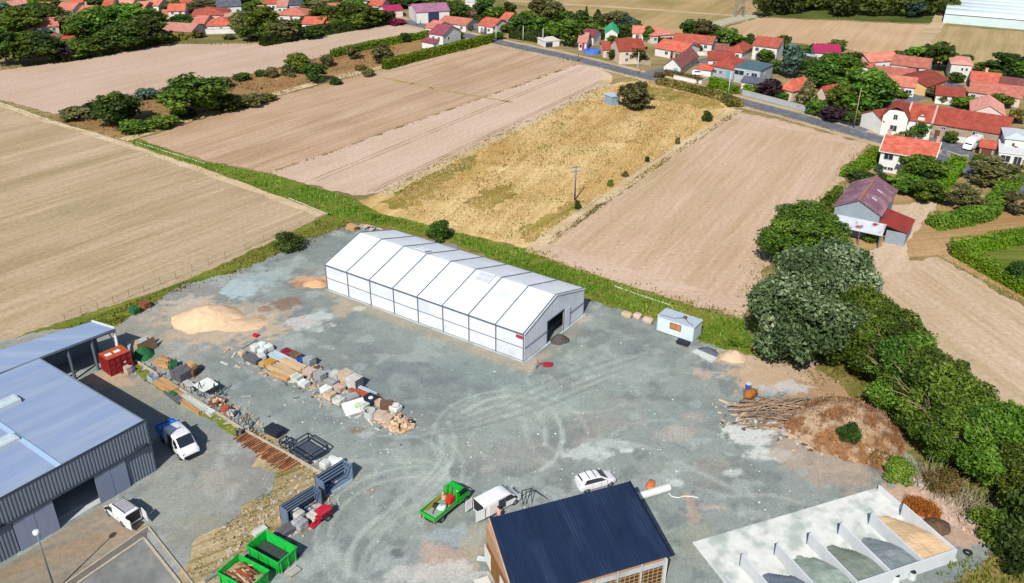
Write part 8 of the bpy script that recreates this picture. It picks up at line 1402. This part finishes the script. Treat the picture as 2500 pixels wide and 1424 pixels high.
# --- branch pile, earth mound, dead plants on the right
BRK = [gmt('grey_branch', (168, 144, 122), var=.25), gmt('tan_branch', (192, 162, 132), var=.25), gmt('dark_branch', (128, 104, 86), var=.25)]
t = item(1890, 1010, ang((1800, 1020), (1990, 1000)), 'branch_pile', 'big pile of cut bare branches beside the earth mound', 'branches'); rr = random.Random(21)
for i in range(190):
    L_ = rr.uniform(1.6, 5.2); a = rr.gauss(0, .28); x, y = rr.uniform(-3.8, 3.8), rr.uniform(-2.8, 2.8); z = max(.06, 1.2*(1-(abs(y)/2.8)**1.5)*rr.uniform(.2, 1)); r_ = rr.choice((.04, .05, .06, .08, .12))
    b = MB(); p = Vector((-L_/2, 0, 0)); pts = [p]
    for k in range(3): p = p+Vector((L_/3, rr.uniform(-.2, .2), rr.uniform(-.06, .1))); pts.append(p)
    for k in range(3): b.cyl(pts[k], pts[k+1], r_*(1-.25*k), r_*(1-.25*(k+1)), 5)
    if i % 3 == 0: b.cyl(pts[1], pts[1]+Vector((rr.uniform(.3, .9), rr.uniform(-.8, .8), rr.uniform(.1, .6))), r_*.5, r_*.2, 5)
    o = b.build('branch', BRK[i % 3], t); o.location = (x, y, z); o.rotation_euler = (0, rr.uniform(-.08, .08), a+(math.pi if i % 2 else 0))
t = item(1830, 972, .5, 'tree_stump', 'rust-brown tree stump lying above the branch pile', 'stump'); MB().lump((0, 0, .55), (2., 1.4, 1.1), .2, 9, .25, 10, 6).build('stump_body', gmt('red_wood', (168, 102, 44), var=.25, scale=3), t, True); b = MB(); [b.cyl((.3*math.cos(k), .3*math.sin(k), .6), (1.3*math.cos(k), 1.1*math.sin(k), rr.uniform(.2, 1.2)), .14, .04, 5) for k in (0, .9, 2., 3.3, 4.4)]; b.build('root', BRK[2], t)
t = item(1826, 952, .3, 'drum', 'blue and white drum standing behind the tree stump', 'drum'); MB().cyl((0, 0, 0), (0, 0, .9), .38, .38, 14).build('drum_wall', M_['blue'], t); MB().cyl((0, 0, .9), (0, 0, .95), .39, .36, 14).build('lid', M_['white'], t)
md = gmt('mound_earth', (152, 106, 66), var=.4, scale=.9, bump=.7, bscale=5, c2=S(196, 168, 138), c2amt=.7)
mo = heap(2066, 1050, 265, 12.5, 3., md, 'large earth mound covered with dry brown grass at the right of the yard', 3, -.35, 'earth_mound', 'mound', 2.1, True, 56)
def on_heap(o, n, h, kind, label, seed, w=.1):
    rng = np.random.default_rng(seed); me = o.data; co = np.empty(len(me.vertices)*3); me.vertices.foreach_get('co', co); co = co.reshape(-1, 3); co = co[co[:, 2] > .15]; p = co[rng.integers(0, len(co), n)]+rng.normal(size=(n, 3))*np.array([.12, .12, 0])
    a = rng.uniform(0, 6.28, n); hh = h*rng.uniform(.4, 1.3, n); ln = rng.normal(size=(n, 2))*.5*hh[:, None]; d = np.stack([np.cos(a), np.sin(a), np.zeros(n)], 1)*w*rng.uniform(.5, 1.5, n)[:, None]
    V = np.stack([p-d-[0, 0, .05], p+d-[0, 0, .05], p+np.concatenate([ln, hh[:, None]], 1)], 1).reshape(-1, 3); q = link('dry_grass', npmesh('dry_grass', V, np.arange(3*n).reshape(-1, 3), LEAF[kind], rng.uniform(0, 1, n)), None); q.location = o.location; q.rotation_euler = o.rotation_euler; return tag(q, label, 'grass', kind='stuff')
on_heap(mo, 2200, .26, 'dry', 'dry brown grass on the earth mound', 3)
m2 = heap(2140, 1120, 110, 4., 1., md, 'low tail of the earth mound towards the concrete bays', 9, -.8, 'earth_mound', 'mound'); on_heap(m2, 500, .3, 'weed', 'dry grass on the tail of the earth mound', 4)
m3 = heap(2250, 1245, 80, 2.4, .9, gmt('dead_needles', (166, 84, 36), var=.25, scale=3), 'heap of orange dead conifer cuttings beside the bays', 5, -.7, 'cuttings_heap'); on_heap(m3, 1600, .5, 'orange', 'orange dead twigs on the cuttings heap', 5, .06)
heap(2285, 1285, 60, 3., .7, gmt('brown_soil_heap', (110, 84, 66), var=.3, scale=3), 'dark brown soil behind the rightmost bay wall', 6, -.7, 'soil_heap')
t = item(2330, 1225, ang((2230, 1160), (2420, 1290)), 'brushwood', 'long tangle of dead grey brushwood along the bank', 'brushwood'); Lb = (G(2420, 1290)-G(2230, 1160)).length; b = MB()
for i in range(300):
    x = rr.uniform(-Lb/2, Lb/2); y = rr.gauss(0, .9); L_ = rr.uniform(1., 2.8); a = rr.gauss(1.9, .5); e = rr.uniform(.15, .9); b.cyl((x, y, .05), (x+L_*math.cos(a)*math.cos(e), y+L_*math.sin(a)*math.cos(e), .05+L_*math.sin(e)), .045, .015, 4, False)
tag(b.build('twigs', gmt('grey_twigs', (150, 138, 112), var=.25), t), kind='stuff')
# canopy store and odds along the warehouse
stack(150, 868, 2., 1., .6, 2, 3, 2, 'orange', 'heap of orange firewood under the warehouse canopy', 'firewood', 'firewood', 'log', shape='lump', jit=.08, rot=KA)
for i, (x, y) in enumerate([(2185, 1420), (2225, 1412)]): t = item(x, y, .3, 'white_drum', ['left', 'right'][i]+' white drum in the weeds below the concrete bays', 'drum'); MB().cyl((0, 0, 0), (0, 0, .8), .4, .38, 14).build('drum_wall', M_['white'], t); MB().cyl((0, 0, .8), (0, 0, .84), .3, .28, 12).build('lid', M_['black'], t)
tyre(2362, 1352, 'dark tyre in the weeds at the corner of the bays')

# small debris around the stored goods: too small to pick apart
def debris(pl, n, spread, mats, label, seed, smin=.08, smax=.3, el=(1, 1, 1.5, 3, 5)):
    rr = random.Random(seed); pts = [G(*p) for p in pl]; c = pts[0]; cum = [0]
    for a, b in zip(pts, pts[1:]): cum.append(cum[-1]+(b-a).length)
    for mi, m in enumerate(mats):
        mb = MB()
        for i in range(n//len(mats)):
            u = rr.uniform(0, cum[-1]); k = max(j for j in range(len(cum)-1) if cum[j] <= u); f = (u-cum[k])/(cum[k+1]-cum[k]); p = pts[k]+(pts[k+1]-pts[k])*f; s = rr.uniform(smin, smax); L_ = s*rr.choice(el)
            mb.obox((p.x-c.x+rr.gauss(0, spread), p.y-c.y+rr.gauss(0, spread), .03+s*.22), (L_, s, s*.45), rr.uniform(0, 6.28), rr.uniform(-.2, .2))
        o = mb.build('debris', m); o.location = (c.x, c.y, 0); tag(o, label+', '+['pale', 'tan', 'dark', 'grey'][mi]+' bits', 'debris', kind='stuff')
D4 = [M_['pale'], M_['tan'], M_['dgrey'], M_['grey']]
debris([(595, 870), (700, 905), (800, 950), (900, 1000), (980, 1040)], 460, 1.5, D4, 'small offcuts and rubble between the stored goods', 1)
debris([(345, 890), (450, 940), (540, 990), (620, 1050)], 300, 1.1, D4, 'small offcuts along the compound edging', 2)
debris([(700, 1100), (790, 1150), (780, 1240), (720, 1300), (640, 1350)], 160, 1., D4, 'small offcuts around the steel racks and skips', 3)
debris([(1790, 1020), (1900, 1030), (1990, 1080)], 260, 1.3, [D4[0], D4[1], M_['brown'], M_['beige']], 'broken twigs and chips around the branch pile', 4)
debris([(520, 1390), (620, 1290), (700, 1210), (760, 1170)], 110, 1., [M_['beige'], M_['pale']], 'pale stones on the dry bank', 5, .08, .3, (1, 1.3))
debris([(2220, 1170), (2330, 1250), (2420, 1310)], 160, 1., [M_['pink'], M_['beige']], 'pinkish stones on the bank right of the bays', 6, .1, .35, (1, 1.3))
debris([(700, 1000), (1000, 1150), (1300, 1050), (1650, 1000), (1850, 1150)], 260, 7., [M_['pale'], M_['white']], 'pale loose stones scattered over the gravel', 7, .05, .16, (1, 1.4))
